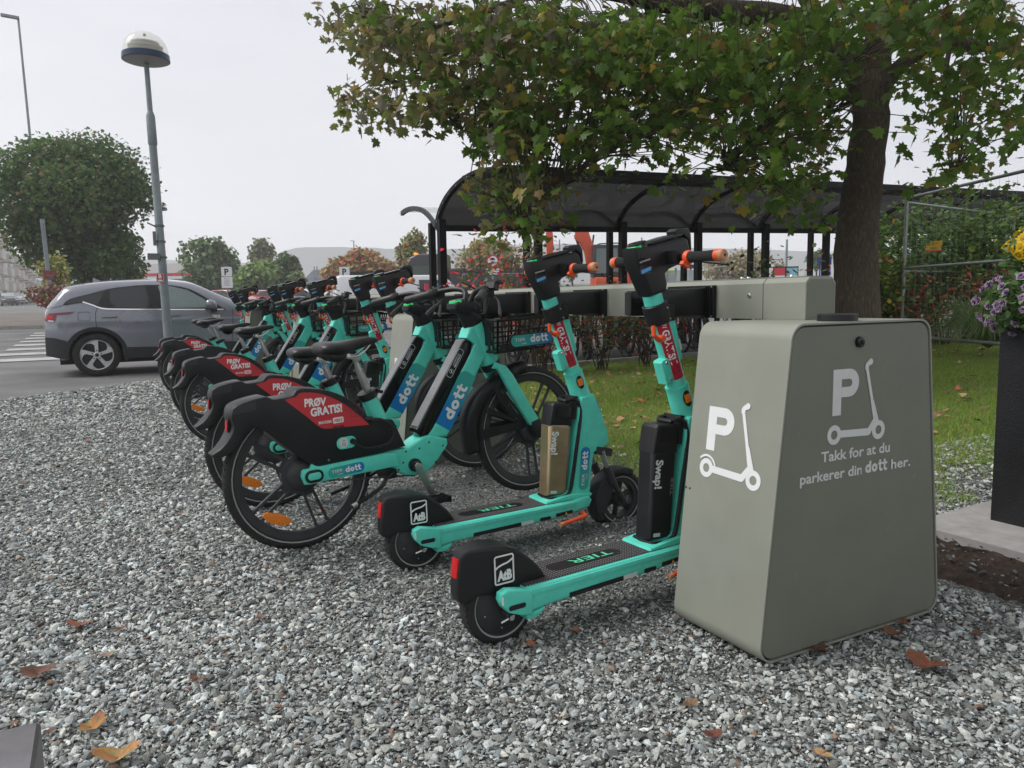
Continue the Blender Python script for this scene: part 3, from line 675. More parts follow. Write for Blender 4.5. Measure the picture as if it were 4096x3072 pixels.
    bpy.context.view_layer.objects.active=mgo; sm=mgo.modifiers.new('s','SOLIDIFY'); sm.thickness=.004
    plate('mudguard_side',[(.838,.16),(.845,.10),(.895,.085),(.905,.135),(.94,.20),(.92,.265),(.87,.235)],-.044,-.040,gry,mgo,.001,1)
    ks=M(); ks.tube(spline([(.735,-.085,.128),(.732,-.115,.122),(.715,-.122,.121),(.605,-.125,.108)],4),.0085,10); kso=ks.build('kickstand',orange,t)
    k2=M(); k2.tube([(.612,-.125,.1085),(.598,-.125,.107)],.0095,10); k2.build('worn_tip',orangew,kso)
    return t
# ============================================================ E-BIKES
def bikewheel(parent,cx,reflect,rot):
    R=.32; c=(cx,0,R)
    o=wheelmesh(R,.052,.278,0,parent,c,'b')
    b=M(); n=64
    b.lathe([(.279,-.019),(.262,-.016),(.245,-.012),(.243,0),(.245,.012),(.262,.016),(.279,.019)],n,'Y',c,closed=True)
    b.lathe([(0,-.045),(.030,-.045),(.050,-.038),(.066,-.022),(.068,-.012),(.085,-.009),(.085,.009),(.068,.012),(.066,.022),(.050,.038),(.03,.045),(0,.045)],36,'Y',c)
    C0=Vector(c)
    for i in range(5):
        a=rot+2*PI*i/5
        for s in(-1,1):
            da0,da1=s*.26,s*.105
            p0=C0+Vector((math.cos(a+da0),0,math.sin(a+da0)))*.078; p1=C0+Vector((math.cos(a+da1),0,math.sin(a+da1)))*.255
            b.tube([p0,p0.lerp(p1,.12),p0.lerp(p1,.85),p1],[.011,.0065,.0065,.011],8,(1,1.25))
        # outer web between a spoke pair
        p=C0+Vector((math.cos(a),0,math.sin(a)))*.090; b.box(p,(.018,.014,.030),Matrix.Rotation(-a,3,'Y'))
    w=b.build('cast_rim',gry,parent)
    if reflect is not None:
        a=reflect; p=C0+Vector((math.cos(a),0,math.sin(a)))*.205
        tt=a+PI/2+.15; ex=Vector((math.cos(tt),0,math.sin(tt)))
        sh=[(-.062,-.006),(-.052,-.014),(-.02,-.026),(.02,-.026),(.052,-.014),(.062,-.006),(.062,.006),(.05,.014),(.02,.020),(-.02,.020),(-.05,.014),(-.062,.006)]
        er=Vector((math.cos(tt+PI/2),0,math.sin(tt+PI/2)))
        pl=[]
        for u,v in sh: q=p+ex*u+er*v; pl.append((q.x,q.z))
        rf=plate('wheel_reflector',pl,-.012,.004,amber,w,.003,2)
    return w
saddlem=mat('saddle_vinyl',(.015,.015,.016),.38,noise=.2,nscale=10,bump=.05,bscale=300,spec=.5)
def loft(secs,n,name,m,parent,smooth=60,pw=2.0):
    """secs: (x, zc, halfwidth, zup, zdown) superelliptic sections along x"""
    V=[];Q=[]
    for x,zc,w,zu,zd in secs:
        for j in range(n):
            a=2*PI*j/n; ca,sa=math.cos(a),math.sin(a)
            V.append((x,w*abs(ca)**(2/pw)*(1 if ca>0 else -1),zc+(zu if sa>0 else zd)*abs(sa)**(2/pw)*(1 if sa>0 else -1)))
    k=len(secs)
    for i in range(k-1):
        for j in range(n): a=i*n+j;b=i*n+(j+1)%n; Q.append((a,b,b+n,a+n))
    Q.append(tuple(range(n))[::-1]); Q.append(tuple((k-1)*n+j for j in range(n)))
    b=M(); b.add(V,Q); return b.build(name,m,parent,smooth)
def make_bike(label,sticker=True):
    t=thing('electric_bicycle',label,'bicycle',(0,0,0),(0,0,0),'turquoise rental e-bikes docked along the beam')
    Z=.32
    def z(P): return [(a,b+Z) for a,b in P]
    bikewheel(t,0,math.radians(235),math.radians(90+18+180)); bikewheel(t,1.208,None,math.radians(90+40))
    # rear guard body
    g=[(-.353,.150),(-.351,.141),(-.335,.136),(-.314,.137),(-.290,.146),(-.268,.160),(-.250,.182),(-.231,.207),(-.214,.222),(-.198,.230),(-.183,.234),(-.168,.232),(-.139,.209),(-.099,.166),(-.032,.100),(.028,.044),(.045,.031),(.079,.027),(.365,.036),(.475,.045),(.454,.096),(.428,.165),(.420,.176),(.367,.182),(.330,.184),(.308,.200),(.297,.214),(.265,.257),(.235,.286),(.204,.309),(.170,.328),(.134,.344),(.10,.354),(.063,.361),(.04,.366),(.017,.368),(-.001,.364),(-.010,.356),(-.020,.344),(-.035,.340),(-.091,.338),(-.104,.340),(-.113,.347),(-.126,.353),(-.140,.354),(-.186,.349),(-.22,.342),(-.243,.335),(-.256,.327),(-.264,.316),(-.269,.300),(-.272,.285),(-.268,.27),(-.265,.255),(-.270,.235),(-.283,.212),(-.300,.190),(-.320,.170)]
    def squeeze(c):   # the tail flap is narrow
        w=1-.45*max(0,min(1,(-c.x-.262)/.09)); return (c.x,c.y*w,c.z)
    gd=plate('rear_mudguard',z(g),-.062,.062,blk,t,.006,2,yf=squeeze,smooth=30)
    decal('moulded_panel',[poly2(z([(-.262,.300),(-.263,.322),(-.243,.331),(-.172,.346),(-.170,.312),(-.178,.306)]))],nside(-.062),gry,gd,.0004)
    bolts(z([(.106,.050),(.350,.064)]),-.062,.006,steel,gd)
    tl=M(); tl.box((-.262,0,.573),(.030,.036,.056),(0,.12,0)); to=tl.build('tail_light',blk,gd,0); tr=M(); tr.box((-.2785,0,.571),(.004,.026,.042),(0,.12,0)); tr.build('red_reflector',redlens,to,0)
    if sticker:
        o=spline(z([(-.052,.331),(-.032,.3345),(-.011,.337),(.004,.346),(.014,.3505),(.065,.345),(.129,.322),(.199,.277),(.259,.222),(.300,.178)]),3)+spline(z([(.304,.173),(.298,.171),(.21,.178),(.116,.184),(.084,.195),(.055,.222),(.027,.251),(-.049,.324),(-.052,.331)]),3)[:-1]
        st=decal('sticker',[poly2(o)],nside(-.062),redst,gd,.0008)
        t1=text2('PRØV',.033,.042,.78); t2=text2('GRATIS!',.0345,.042,.74); t3=text2('BRUK KODEN:',.0115,.03,.8); t4=text2('HIBIKE',.0145,.02,.85)
        s1_=.094/t1[2]; s2_=.140/t2[2]
        r=-.075
        decal('lettering',[xf(t1,s1_,1,r*.8,.024,.291+Z),xf(t2,s2_,1,.01,.047,.2465+Z),xf(t3,.057/t3[2],1,r*.2,.078,.2085+Z)],nside(-.062),wht,st,.0016)
        b_=decal('code_box',[xf(poly2(rrect2(0,0,.048,.0245,.005)),1,1,.0,.141,.2015+Z)],nside(-.062),wht,st,.0016)
        decal('lettering',[xf(t4,.038/t4[2],1,.0,.146,.2065+Z)],nside(-.062),redst,b_,.0022)
        ln=[stroke2([(.046,.2405+Z),(.185,.246+Z)],.0012)]
        for (x,y) in ((.212,.255),(.236,.226)):
            ln.append(xf(stroke2(rrect2(0,0,.052,.028,.004,2),.0016,closed=True),1,1,-.12,x-.014,y+Z-.006)); ln.append(xf(ring2(.018,.013,.0035,.005,10),1,1,-.12,x-.014,y+Z-.006)); ln.append(xf(ring2(.030,.013,.0035,.005,10),1,1,-.12,x-.014,y+Z-.006))
        for a in (0,.5,1.0): ln.append(stroke2([(.270,.222+Z),(.270+.014*math.cos(a-1.2),.222+Z+.014*math.sin(a-1.2))],.0014))
        decal('drawing',ln,nside(-.062),darkline,st,.0014)
        decal('app_badges',[poly2(z([(.137,.1835),(.160,.1825),(.160,.1885),(.137,.1885)])),poly2(z([(.164,.1825),(.190,.1815),(.190,.1875),(.164,.1885)]))],nside(-.062),blk,st,.0014)
    lk=plate('lock_button',z(rrect2(.149,.084,.238,.136,.024)),-.0655,-.060,teal,gd,.002,1)
    decal('lock_symbol',[ring2(.180,.112+Z,0,.0215,22)],nside(-.0656),greyprint,lk,.0005)
    decal('lock_symbol',[ring2(.180,.106+Z,.0055,.0075,14),ring2(.180,.119+Z,.004,.0058,12,-.3,PI+.3)],nside(-.0656),mat('navy_print',(.01,.02,.12),.4),lk,.0012)
    cb=M(); cb.tube(spline([(.296,-.066,.515),(.325,-.078,.515),(.362,-.088,.505),(.398,-.092,.47),(.405,-.092,.435),(.380,-.09,.402),(.335,-.088,.393),(.270,-.084,.395),(.235,-.076,.415),(.222,-.064,.432)],6),.0065,10); cb.lathe([(0,-.078),(.012,-.078),(.012,-.062)],12,'Y',(.220,0,.433)); cb.tube([(.290,-.055,.520),(.318,-.074,.516)],.011,10); cb.build('lock_cable',blk,gd)
    # chain stays
    stay=[(-.019,.002),(-.013,.024),(-.005,.029),(.022,.029),(.031,.048),(.046,.036),(.065,.031),(.365,.034),(.42,.028),(.425,-.034),(.079,-.033),(.016,-.036),(-.008,-.033)]
    for s in(-1,1):
        so2=plate('chain_stay',z(stay),s*.078,s*.048,teal,t,.005,2)
        cp=plate('dropout_cap',z(rrect2(-.008,-.030,.072,.024,.026)),s*.086,s*.070,blk,so2,.004,2); plate('cap_inlay',z(rrect2(.003,-.017,.060,.013,.014)),s*.0885,s*.080,teal,cp,.002,2)
        if s<0:
            fm=dirmap((.094,-.078,.2935),(1,0,.02),(-.02,0,1),(0,-1,0)); pillsticker('sticker',so2,lambda u,v,h:fm(u,v,h+.0006),.165,.043)
    mf=z([(.372,.036),(.495,.034),(.548,.060),(.575,.070),(.610,.072),(.700,.040),(.702,.015),(.690,-.005),(.671,-.022),(.640,-.055),(.615,-.077),(.575,-.10),(.519,-.104),(.470,-.092),(.444,-.078),(.405,-.046),(.392,-.03)])
    m0=plate('bottom_bracket_shell',mf,-.052,.052,teal,t,.012,3)
    bolts(z([(.478,.018),(.548,.020),(.600,.040),(.672,.012),(.628,-.058),(.510,-.074),(.435,-.058),(.460,-.03)]),-.0515,.005,blk,m0,'rivet',.001)
    # down tube
    def D(s,w): return (.706-.565*0+.565*s-.825*w*0-.825*w, .046+.825*s+.565*w)   # s along, w from the front edge backwards
    dt=[D(0,0),D(.29,0),D(.46,0),(.990,.445),(1.000,.50),(.965,.560),(.925,.570),(.868,.545),(.846,.50),D(.45,.085),D(.40,.088),D(.05,.092),(.600,.062)]
    d0=plate('down_tube',z(dt),-.043,.043,teal,t,.014,3)
    dm=dirmap((.706-.825*.0885,-.0432,.046+.565*.0885+Z),(.565,0,.825),(.825,0,-.565),(0,-1,0))
    # sticker band: u along the tube, v from battery side to front edge; text reads upward
    P=rrect2(.03,-.0045,.315,.082,.022); P=[(.03,-.004)]+[(.03,.086)]+[q for q in [(.318-.0,.086),]]+[(.318,.03),(.312,.012),(.297,.0),(.275,-.004)]
    g=gridpoly(P,.03)
    dmf=lambda u,v,h:dm(u,v-0,h)
    sb=decal('sticker',[g],dmf,grad,d0,.0006,lambda u,v:(lambda q:tuple(C_B[i]*(1-q)+C_T[i]*q for i in range(3)))(min(1,max(0,(u-.12)/.16))))
    dd,w=dott2(.058); s_=.180/w
    decal('lettering',[xf(q,s_,-1,0,.075,.070) for q in dd],dmf,wht2,sb,.0014)
    bat=[(.548,.108),(.545,.092),(.583,.048),(.592,.050),(.600,.066),(.640,.098),(.780,.300),(.815,.352),(.845,.372),(.868,.398),(.872,.432),(.880,.470),(.872,.482),(.845,.492),(.828,.484),(.560,.118)]
    ba=plate('battery',z(bat),-.038,.038,blkgl,t,.007,3)
    plate('battery_rail',z([(.556,.118),(.828,.488),(.842,.494),(.836,.480),(.572,.112)]),-.034,.034,mat('grey_rail',(.16,.16,.165),.3,noise=.2,nscale=8),ba,.003,1)
    bm_=dirmap((.742,-.0385,.335+Z),(.565,0,.825),(-.825,0,.565),(0,-1,0))
    ol=[stroke2(rrect2(-.01,-.014,.135,.018,.012,4),.0016,closed=True)]; w1=text2('POWERED BY',.0060,.01,1.0); w2=text2('SEGWAY',.0095,.02,1.15)
    ol+=[xf(w1,.062/w1[2],1,0,.050,.004),xf(w2,.070/w2[2],1,0,.044,-.009),ring2(.020,.001,.009,.0105,18),stroke2([(.015,-.004),(.02,.001),(.024,.006)],.003),ring2(.025,.008,0,.0022,8)]
    decal('lettering',ol,bm_,wht,ba,.0006)
    # head tube and steerer
    A=Vector((.912,0,.560+Z)); B=Vector((.995,0,.368+Z))
    ht=M(); ht.tube([A,A.lerp(B,.03),B.lerp(A,.03),B],[.048,.0505,.0515,.049],28); hto=ht.build('head_tube',teal,t)
    nrm=Vector(((B-A).z,0,-(B-A).x)).normalized()*-1
    plate('front_mount',[((A+nrm*.04).x,(A+nrm*.04).z-.02),((A+nrm*.062).x,(A+nrm*.062).z-.02),((B+nrm*.062).x,(B+nrm*.062).z+.02),((B+nrm*.04).x,(B+nrm*.04).z+.01)],-.03,.03,tealsat,hto,.004,2)
    cr=M(); cr.tube([B,B+(B-A).normalized()*.035],[.052,.050],28); cr.build('headset_ring',blk,hto)
    hs=M(); hs.tube([A,A+Vector((-.012,0,.03)),A+Vector((-.040,0,.075)),A+Vector((-.050,0,.095))],[.0485,.049,.044,.040],24); hs0=hs.build('steerer_cover',blk,t)
    ho=plate('display_unit',z([(.795,.640),(.796,.662),(.815,.674),(.88,.668),(.938,.668),(.945,.640),(.955,.610),(.86,.600),(.82,.618)]),-.045,.045,blk,hs0,.012,3)
    ds=M(); ds.lathe([(0,.010),(.036,.010),(.041,.005),(.042,-.012)],28,'Z'); rr=Matrix.Rotation(math.radians(-6),3,'Y'); ds.v=[tuple(rr@Vector(q)+Vector((.838,0,.672+Z))) for q in ds.v]; ds.build('round_display',blkgl,ho)
    gl=M(); gl.lathe([(.0405,.009),(.0425,.006),(.0428,-.002),(.0415,-.004)],30,'Z',a0=PI*.55,a1=PI*1.45); gl.v=[tuple(rr@Vector(q)+Vector((.838,0,.672+Z))) for q in gl.v]; gl.build('status_light',green_l,ho)
    bolts(z([(.928,.650),(.932,.622),(.905,.635)]),-.046,.004,steel,ho)
    hb=M(); path=[(.885,-.02,.655+Z),(.905,-.035,.70+Z),(.915,-.07,.722+Z),(.905,-.13,.73+Z),(.875,-.19,.725+Z),(.84,-.235,.715+Z)]
    for s in(-1,1): hb.tube(spline([(x,y*s*-1 if s>0 else y,zz) for x,y,zz in path],5),.0135,12)
    hb.tube([(.898,-.02,.655+Z),(.898,.02,.655+Z)],.016,10); hbo=hb.build('handlebar',blk,t)
    for s in(-1,1):
        p0=Vector((.842,s*.228,.715+Z)); p1=Vector((.735,s*.335,.685+Z)); gp=M(); gp.tube([p0,p0.lerp(p1,.08),p0.lerp(p1,.16),p0.lerp(p1,.17),p1.lerp(p0,.05),p1],[.020,.024,.024,.0195,.0195,.015],18); go=gp.build('grip',mat('bike_grip',(.03,.03,.031),.42,noise=.2,nscale=30),hbo)
        ec=M(); ec.tube([p1,p1+(p1-p0).normalized()*.004],[.010,.008],12); ec.build('end_plug',blk,go)
        cw=M(); cw.tube([p0+(p0-p1)*.12,p0],[.020,.026],16); cw.box(p0+Vector((.03,-s*.01,-.012)),(.035,.03,.03)); cwo=cw.build('control_clamp',blk,hbo)
        lv=M(); q0=p0+Vector((.035,-s*.005,-.018)); lv.tube(spline([q0,q0+Vector((.02,s*.02,-.02)),q0+Vector((-.005,s*.07,-.055)),q0+Vector((-.03,s*.105,-.09))],4),[.006]*3+[.008]*6+[.011]*3+[.010],8,(1,.5)); lv.build('brake_lever',mat('lever_grey',(.09,.09,.095),.4),cwo)
    bx=M(); bx.box((.93,-.16,.735+Z),(.04,.05,.03),(0,.4,.3)); bx.box((.955,-.165,.755+Z),(.05,.035,.012),(0,.3,.3)); bx.build('bell',blk,hbo)
    cb2=M(); cb2.tube(spline([(.93,.10,.76+Z),(.98,.06,.72+Z),(.985,.03,.64+Z),(.965,.02,.56+Z)],5),.004,8); cb2.tube(spline([(.93,-.10,.76+Z),(.99,-.06,.70+Z),(.98,-.03,.62+Z),(.965,-.02,.55+Z)],5),.004,8); cb2.build('brake_cable',blk,hbo)
    # fork
    fl=z([(.982,.352),(1.035,.350),(1.075,.300),(1.112,.236),(1.219,.058),(1.212,.040),(1.170,.030),(1.158,.040),(1.060,.205),(1.02,.280)])
    fk=M(); fk.box((1.005,0,.345+Z),(.05,.15,.03),(0,.4,0)); fko=fk.build('fork_crown',teal,t)
    for s in(-1,1):
        lg=plate('fork_leg',fl,s*.086,s*.058,teal,fko,.007,3)
        en=plate('fork_end',z([(1.165,.050),(1.215,.062),(1.240,.045),(1.262,.015),(1.258,-.02),(1.235,-.042),(1.200,-.035),(1.175,-.005)]),s*.088,s*.050,blk,fko,.006,2)
        br=plate('guard_brace',z([(.885,.000),(1.165,.018),(1.190,.042),(1.180,.056),(.925,.052),(.888,.045)]),s*.050,s*.044,blk,fko,.002,1)
        plate('guard_brace',z([(.965,.255),(1.0,.27),(1.04,.20),(1.16,.03),(1.12,.03),(1.02,.16)]),s*.0505,s*.0445,blk,fko,.002,1)
        plate('guard_brace',z([(.925,.128),(.94,.155),(1.145,.048),(1.14,.036)]),s*.0495,s*.0435,blk,fko,.002,1)
    # front mudguard: band around the wheel
    mg=M(); V=[];Q=[]; nn=34; FC=Vector((1.208,0,Z))
    for i in range(nn):
        a=math.radians(190+(92-190)*i/(nn-1)); d=i/(nn-1); R1=.352+.052*math.sin(PI*min(1,d*1.35+.1))*(1 if d<.75 else .8)
        wd=.050*(.7+.3*min(1,d*3))*(1 if d<.85 else .8)
        if i<4: R1+= .02*(4-i)/4
        for yy,ro in ((-1,-.060),(-1,-.016),(-.72,-.002),(0,0),(.72,-.002),(1,-.016),(1,-.060)):
            r=R1+ro; V.append((FC.x+r*math.cos(a),yy*wd,FC.z+r*math.sin(a)))
    for i in range(nn-1):
        for j in range(6): k=i*7+j; Q.append((k,k+1,k+8,k+7))
    mg.add(V,Q); mo=mg.build('front_mudguard',blk,t,50); sm=mo.modifiers.new('s','SOLIDIFY'); sm.thickness=.003
    bolts(z([(1.025,.215),(1.058,.145),(1.10,.075)]),-.051,.004,steel,mo)
    hu=M(); hu.lathe([(0,-.052),(.055,-.052),(.066,-.040),(.066,.040),(.055,.052),(0,.052)],32,'Y',(1.208,0,Z)); hu.build('front_hub_motor',gry,t)
    # basket
    bk=M(); x0,x1,w0,w1,z0,z1=.955,1.262,.135,.170,.425+Z,.575+Z
    def bar(a,b,r=.005): bk.tube([a,b],r,6)
    for zz,f in ((z0,0),(z0+.045,.3),(z0+.095,.65),(z1,1)):
        w=w0+(w1-w0)*f; xa=x0-.012*f; xb=x1-.03+.03*f; r=.008 if f in(0,1) else .005
        for s in(-1,1): bar((xa,s*w,zz),(xb,s*w,zz),r)
        bar((xa,-w,zz),(xa,w,zz),r); bar((xb,-w,zz),(xb,w,zz),r)
    for i in range(6):
        x=x0+(x1-.03-x0)*i/5
        for s in(-1,1): bar((x,s*w0,z0),(x0-.012+(x1-x0+.012)*i/5,s*w1,z1),.006)
    for i in range(9):
        y=-w0+2*w0*i/8; bar((x0,y,z0),(x1-.03,y,z0),.004)
        bar((x0,y,z0),(x0-.012,y*w1/w0,z1),.006); bar((x1-.03,y,z0),(x1,y*w1/w0,z1),.006)
    bk.box((x0-.008,0,(z0+z1)/2+.01),(.006,.20,.11)); bk.box((.975,0,.42+Z),(.09,.06,.03)); bk.box((x0+.14,0,z0-.012),(.26,.10,.012))
    bk.box((x0+.16,-.165,z1+.012),(.24,.012,.016),(0,-.03,0)); bk.box((x0+.16,.165,z1+.012),(.24,.012,.016),(0,-.03,0))
    bko=bk.build('basket',blk,t,40)
    fm2=dirmap((1.012,-.1655,.447+Z),(1,0,.02),(-.0,-.22,1),(0,-1,-.22)); bp_=plate('name_plate',[(a,b) for a,b in []] or z(rrect2(1.005,.440,1.258,.502,.028)),-.172,-.160,blk,bko,.002,1)
    fm3=dirmap((1.010,-.1722,.4445+Z),(1,0,0),(0,0,1),(0,-1,0)); pillsticker('sticker',bp_,lambda u,v,h:fm3(u,v,h+.0006),.243,.053)
    # saddle and post
    se=[(.118,.512,.045,.008,.010),(.125,.517,.075,.020,.022),(.150,.520,.092,.026,.034),(.190,.519,.090,.025,.040),(.230,.516,.070,.027,.036),(.270,.516,.045,.028,.028),(.310,.520,.030,.027,.022),(.350,.527,.024,.022,.018),(.385,.530,.021,.016,.014),(.402,.530,.014,.008,.008)]
    def ssm(v,n=3):
        o=spline(v,n); return o
    sad=loft([(x,zc+Z,w,zu,zd) for x,zc,w,zu,zd in ssm(se,3)],24,'saddle',saddlem,t,60,2.3)
    for s in(-1,1): loft([(.150,.492+Z,.026,.02,.014),(.165,.486+Z,.032,.02,.022),(.195,.480+Z,.034,.02,.028),(.225,.480+Z,.028,.02,.020),(.235,.484+Z,.012,.01,.01)],12,'x',saddlem,None).name='saddle_bumper'
    for o in [q for q in bpy.data.objects if q.name.startswith('saddle_bumper') and q.parent is None]:
        o.parent=sad; o.location=(0,.035 if not o.name.endswith('1') and random.random()<2 and o.name=='saddle_bumper' else -.035,0)
    rl=M()
    for s in(-1,1): rl.tube(spline([(.175,s*.028,.492+Z),(.24,s*.022,.470+Z),(.31,s*.022,.475+Z),(.365,s*.012,.515+Z)],5),.0035,6)
    rl.build('saddle_rail',steel,sad)
    ps=M(); p0=Vector((.343,0,.300+Z)); p1=Vector((.292,0,.458+Z)); ps.tube([p0,p0.lerp(p1,.72),p0.lerp(p1,.84),p1],[.0175,.0175,.012,.0125],18); ps.box(p1+Vector((-.004,0,.008)),(.045,.045,.022),(0,.3,0)); pso=ps.build('seat_post',alu,t)
    s0=Vector((.398,0,.12+Z)); s1=Vector((.340,0,.288+Z)); stt=M(); stt.tube([s0,s1],[.041,.037],24); sto=stt.build('seat_tube',teal,t)
    cl=M(); dr=(s1-s0).normalized(); cl.tube([s1-dr*.012,s1-dr*.008,s1+dr*.022,s1+dr*.024],[.039,.043,.044,.040],24); cl.box(s1+dr*.018+Vector((.045,-.01,0)),(.03,.05,.014),(0,.3,.2)); cl.build('seat_clamp',blk,sto)
    # cranks
    ck=M(); ck.lathe([(0,-.092),(.021,-.092),(.024,-.086),(.024,-.070)],20,'Y',(.514,0,-.050+Z)); ck.lathe([(0,-.07),(.030,-.07),(.030,-.05)],24,'Y',(.514,0,-.05+Z))
    plate('crank_arm',z([(.494,-.042),(.510,-.032),(.530,-.040),(.537,-.060),(.592,-.196),(.590,-.212),(.574,-.216),(.565,-.208),(.500,-.066)]),-.098,-.086,alu,t,.004,2)
    cko=ck.build('crank_axle',blk,t)
    plate('crank_arm',z([(.534,-.058),(.518,-.068),(.498,-.060),(.491,-.040),(.436,.096),(.438,.112),(.454,.116),(.463,.108),(.528,-.034)]),.086,.098,alu,t,.004,2)
    for s,(px,pz) in ((-1,(.580,-.206)),(1,(.448,.106))):
        p=M(); p.box((px,s*.145,pz+Z),(.062,.014,.022)); p.box((px,s*.145,pz+Z),(.050,.07,.012))
        for dx in(-.034,.034): p.box((px+dx,s*.145,pz+Z),(.012,.085,.026))
        for k in range(4): p.box((px,s*(.115+.02*k),pz+Z),(.07,.006,.024))
        p.tube([(px,s*.095,pz+Z),(px,s*.12,pz+Z)],.007,8); p.build('pedal',blk,t,0)
    ch=M(); 
    for a,b in (((.0,-.028),(.50,-.098)),((.0,.028),(.50,-.01))):
        n_=46
        for i in range(n_):
            q=i/n_; ch.box((a[0]+(b[0]-a[0])*q,-.044,Z+a[1]+(b[1]-a[1])*q),(.0075,.006,.007 if i%2 else .0095),(0,.14,0))
    ch.build('chain',mat('chain_grey',(.10,.095,.09),.5,metal=.6),t,0)
    cr=M(); cr.lathe([(.020,-.046),(.050,-.046),(.052,-.043),(.02,-.042)],40,'Y',(.514,0,-.054+Z)); cr.build('chainring',blk,t)
    kk=M(); kk.tube(spline([(.405,-.045,-.065+Z),(.36,-.07,-.085+Z),(.335,-.085,-.105+Z),(.26,-.11,-.130+Z),(.175,-.125,-.152+Z)],4),.0085,8); kk.tube(spline([(.405,.045,-.065+Z),(.36,.07,-.085+Z),(.335,.085,-.105+Z),(.26,.11,-.130+Z),(.175,.125,-.152+Z)],4),.0085,8); kk.box((.40,0,-.070+Z),(.05,.10,.045)); kko=kk.build('kickstand',blk,t)
    kt=M(); kt.tube([(.19,-.122,-.149+Z),(.166,-.127,-.155+Z)],.0115,10); kt.build('stand_foot',steel,kko)
    return t
def pose(o,x,y,z,yaw,pitch,lean=0): o.location=(x,y,z); o.rotation_euler=(math.radians(lean),math.radians(-pitch),math.radians(yaw))
def relabel(o,l): o['label']=l
SC2=make_scooter('turquoise scooter with gold battery, second from the near kiosk',gold,True); pose(SC2,1.05,2.80,-.012,1,1.2)
SC1=make_scooter('turquoise scooter with black battery right beside the near kiosk',blk,False); pose(SC1,1.03,2.05,-.005,4,1.2)
for i,(sx,sy,yw,lab) in enumerate([(1.735,4.84,2,'turquoise scooter behind the two front bikes, nearer of its pair'),(1.766,5.50,1,'turquoise scooter farther of the pair behind the front bikes'),(1.79,6.86,3,'lone turquoise scooter between the two middle bikes in the row'),
    (1.675,7.57,2,'turquoise scooter nearer of the pair past the middle bikes'),(1.70,8.25,2,'turquoise scooter farther of the pair past the middle bikes'),(1.69,10.22,1,'nearer of the two smallest scooters at the far end of the row'),(1.68,10.85,1,'farthest tiny scooter at the car end of the row')]):
    o=copy_tree(SC1 if i%3 else SC2); pose(o,sx-.68,sy-.02,Tz(sx-.68,sy)-.008,yw,1.4); relabel(o,lab)
BK=make_bike('frontmost turquoise e-bike with red sticker on its black rear guard'); pose(BK,.72-.0,3.25,.012,7.5,2.9)
BN=make_bike('plain black guard e-bike',False)
spec=[(.745,4.03,3,BK,-.055,'second e-bike with lower saddle partly behind the frontmost e-bike'),(.80,6.02,4,BK,0,'third e-bike, high saddle and red sticker in the middle of the row'),(.825,7.22,4,BN,-.005,'fourth e-bike with plain black rear guard behind the third'),
      (.87,9.25,4,BK,0,'fifth e-bike with red sticker, small in front of the grey car'),(.90,10.1,4,BN,0,'farthest e-bike with plain black guard in front of the grey car')]
for x,y,yw,src,dz,lab in spec:
    o=copy_tree(src) if src is BK or y<8 else BN
    if src is BN and y<8: o=copy_tree(BN)
    pose(o,x,y,Tz(x,y)+.005,yw,2.6); relabel(o,lab)
    if dz:
        for ch in o.children:
            if ch.name.split('.')[0] in('saddle','seat_post'): ch.location.z+=dz; ch.location.x-=dz*.33
# ============================================================ numpy mesh helper, stones, grass, leaves
def npmesh(name,V,Fc,m,cols=None,smooth=False,parent=None):
    V=np.asarray(V,np.float32); Fc=np.asarray(Fc,np.int32); k=Fc.shape[1]
    me=bpy.data.meshes.new(name); me.vertices.add(len(V)); me.vertices.foreach_set('co',V.ravel())
    me.loops.add(Fc.size); me.loops.foreach_set('vertex_index',Fc.ravel())
    me.polygons.add(len(Fc)); me.polygons.foreach_set('loop_start',np.arange(0,Fc.size,k,dtype=np.int32))
    me.polygons.foreach_set('use_smooth',np.full(len(Fc),smooth))
    me.update(calc_edges=True)
    if cols is not None:
        a=me.color_attributes.new('col','FLOAT_COLOR','POINT'); arr=np.ones((len(V),4),np.float32); arr[:,:3]=cols; a.data.foreach_set('color',arr.ravel())
    return obj(name,me,m,parent)
def rotmats(n):
    q=rng.normal(size=(n,4)); q/=np.linalg.norm(q,axis=1)[:,None]; w,x,y,z=q.T
    return np.stack([1-2*(y*y+z*z),2*(x*y-z*w),2*(x*z+y*w),2*(x*y+z*w),1-2*(x*x+z*z),2*(y*z-x*w),2*(x*z-y*w),2*(y*z+x*w),1-2*(x*x+y*y)],1).reshape(n,3,3)
def fitw(sh,w): return (sh[0]*np.array((w/sh[2],1)),sh[1],w)
bm=bmesh.new(); bmesh.ops.create_icosphere(bm,subdivisions=1,radius=1); ICO=np.array([v.co[:] for v in bm.verts]); ICOF=np.array([[v.index for v in f.verts] for f in bm.faces]); bm.free()
def in_poly(x,y,P):
    c=np.zeros(len(x),bool); j=len(P)-1
    for i in range(len(P)):
        xi,yi=P[i];xj,yj=P[j]
        c^=((yi>y)!=(yj>y))&(x<(xj-xi)*(y-yi)/(yj-yi+1e-12)+xi); j=i
    return c
def inview(x,y,margin=8):
    az=np.degrees(np.arctan2(x,y)); return (az>28-33.7-margin)&(az<28+33.7+margin)
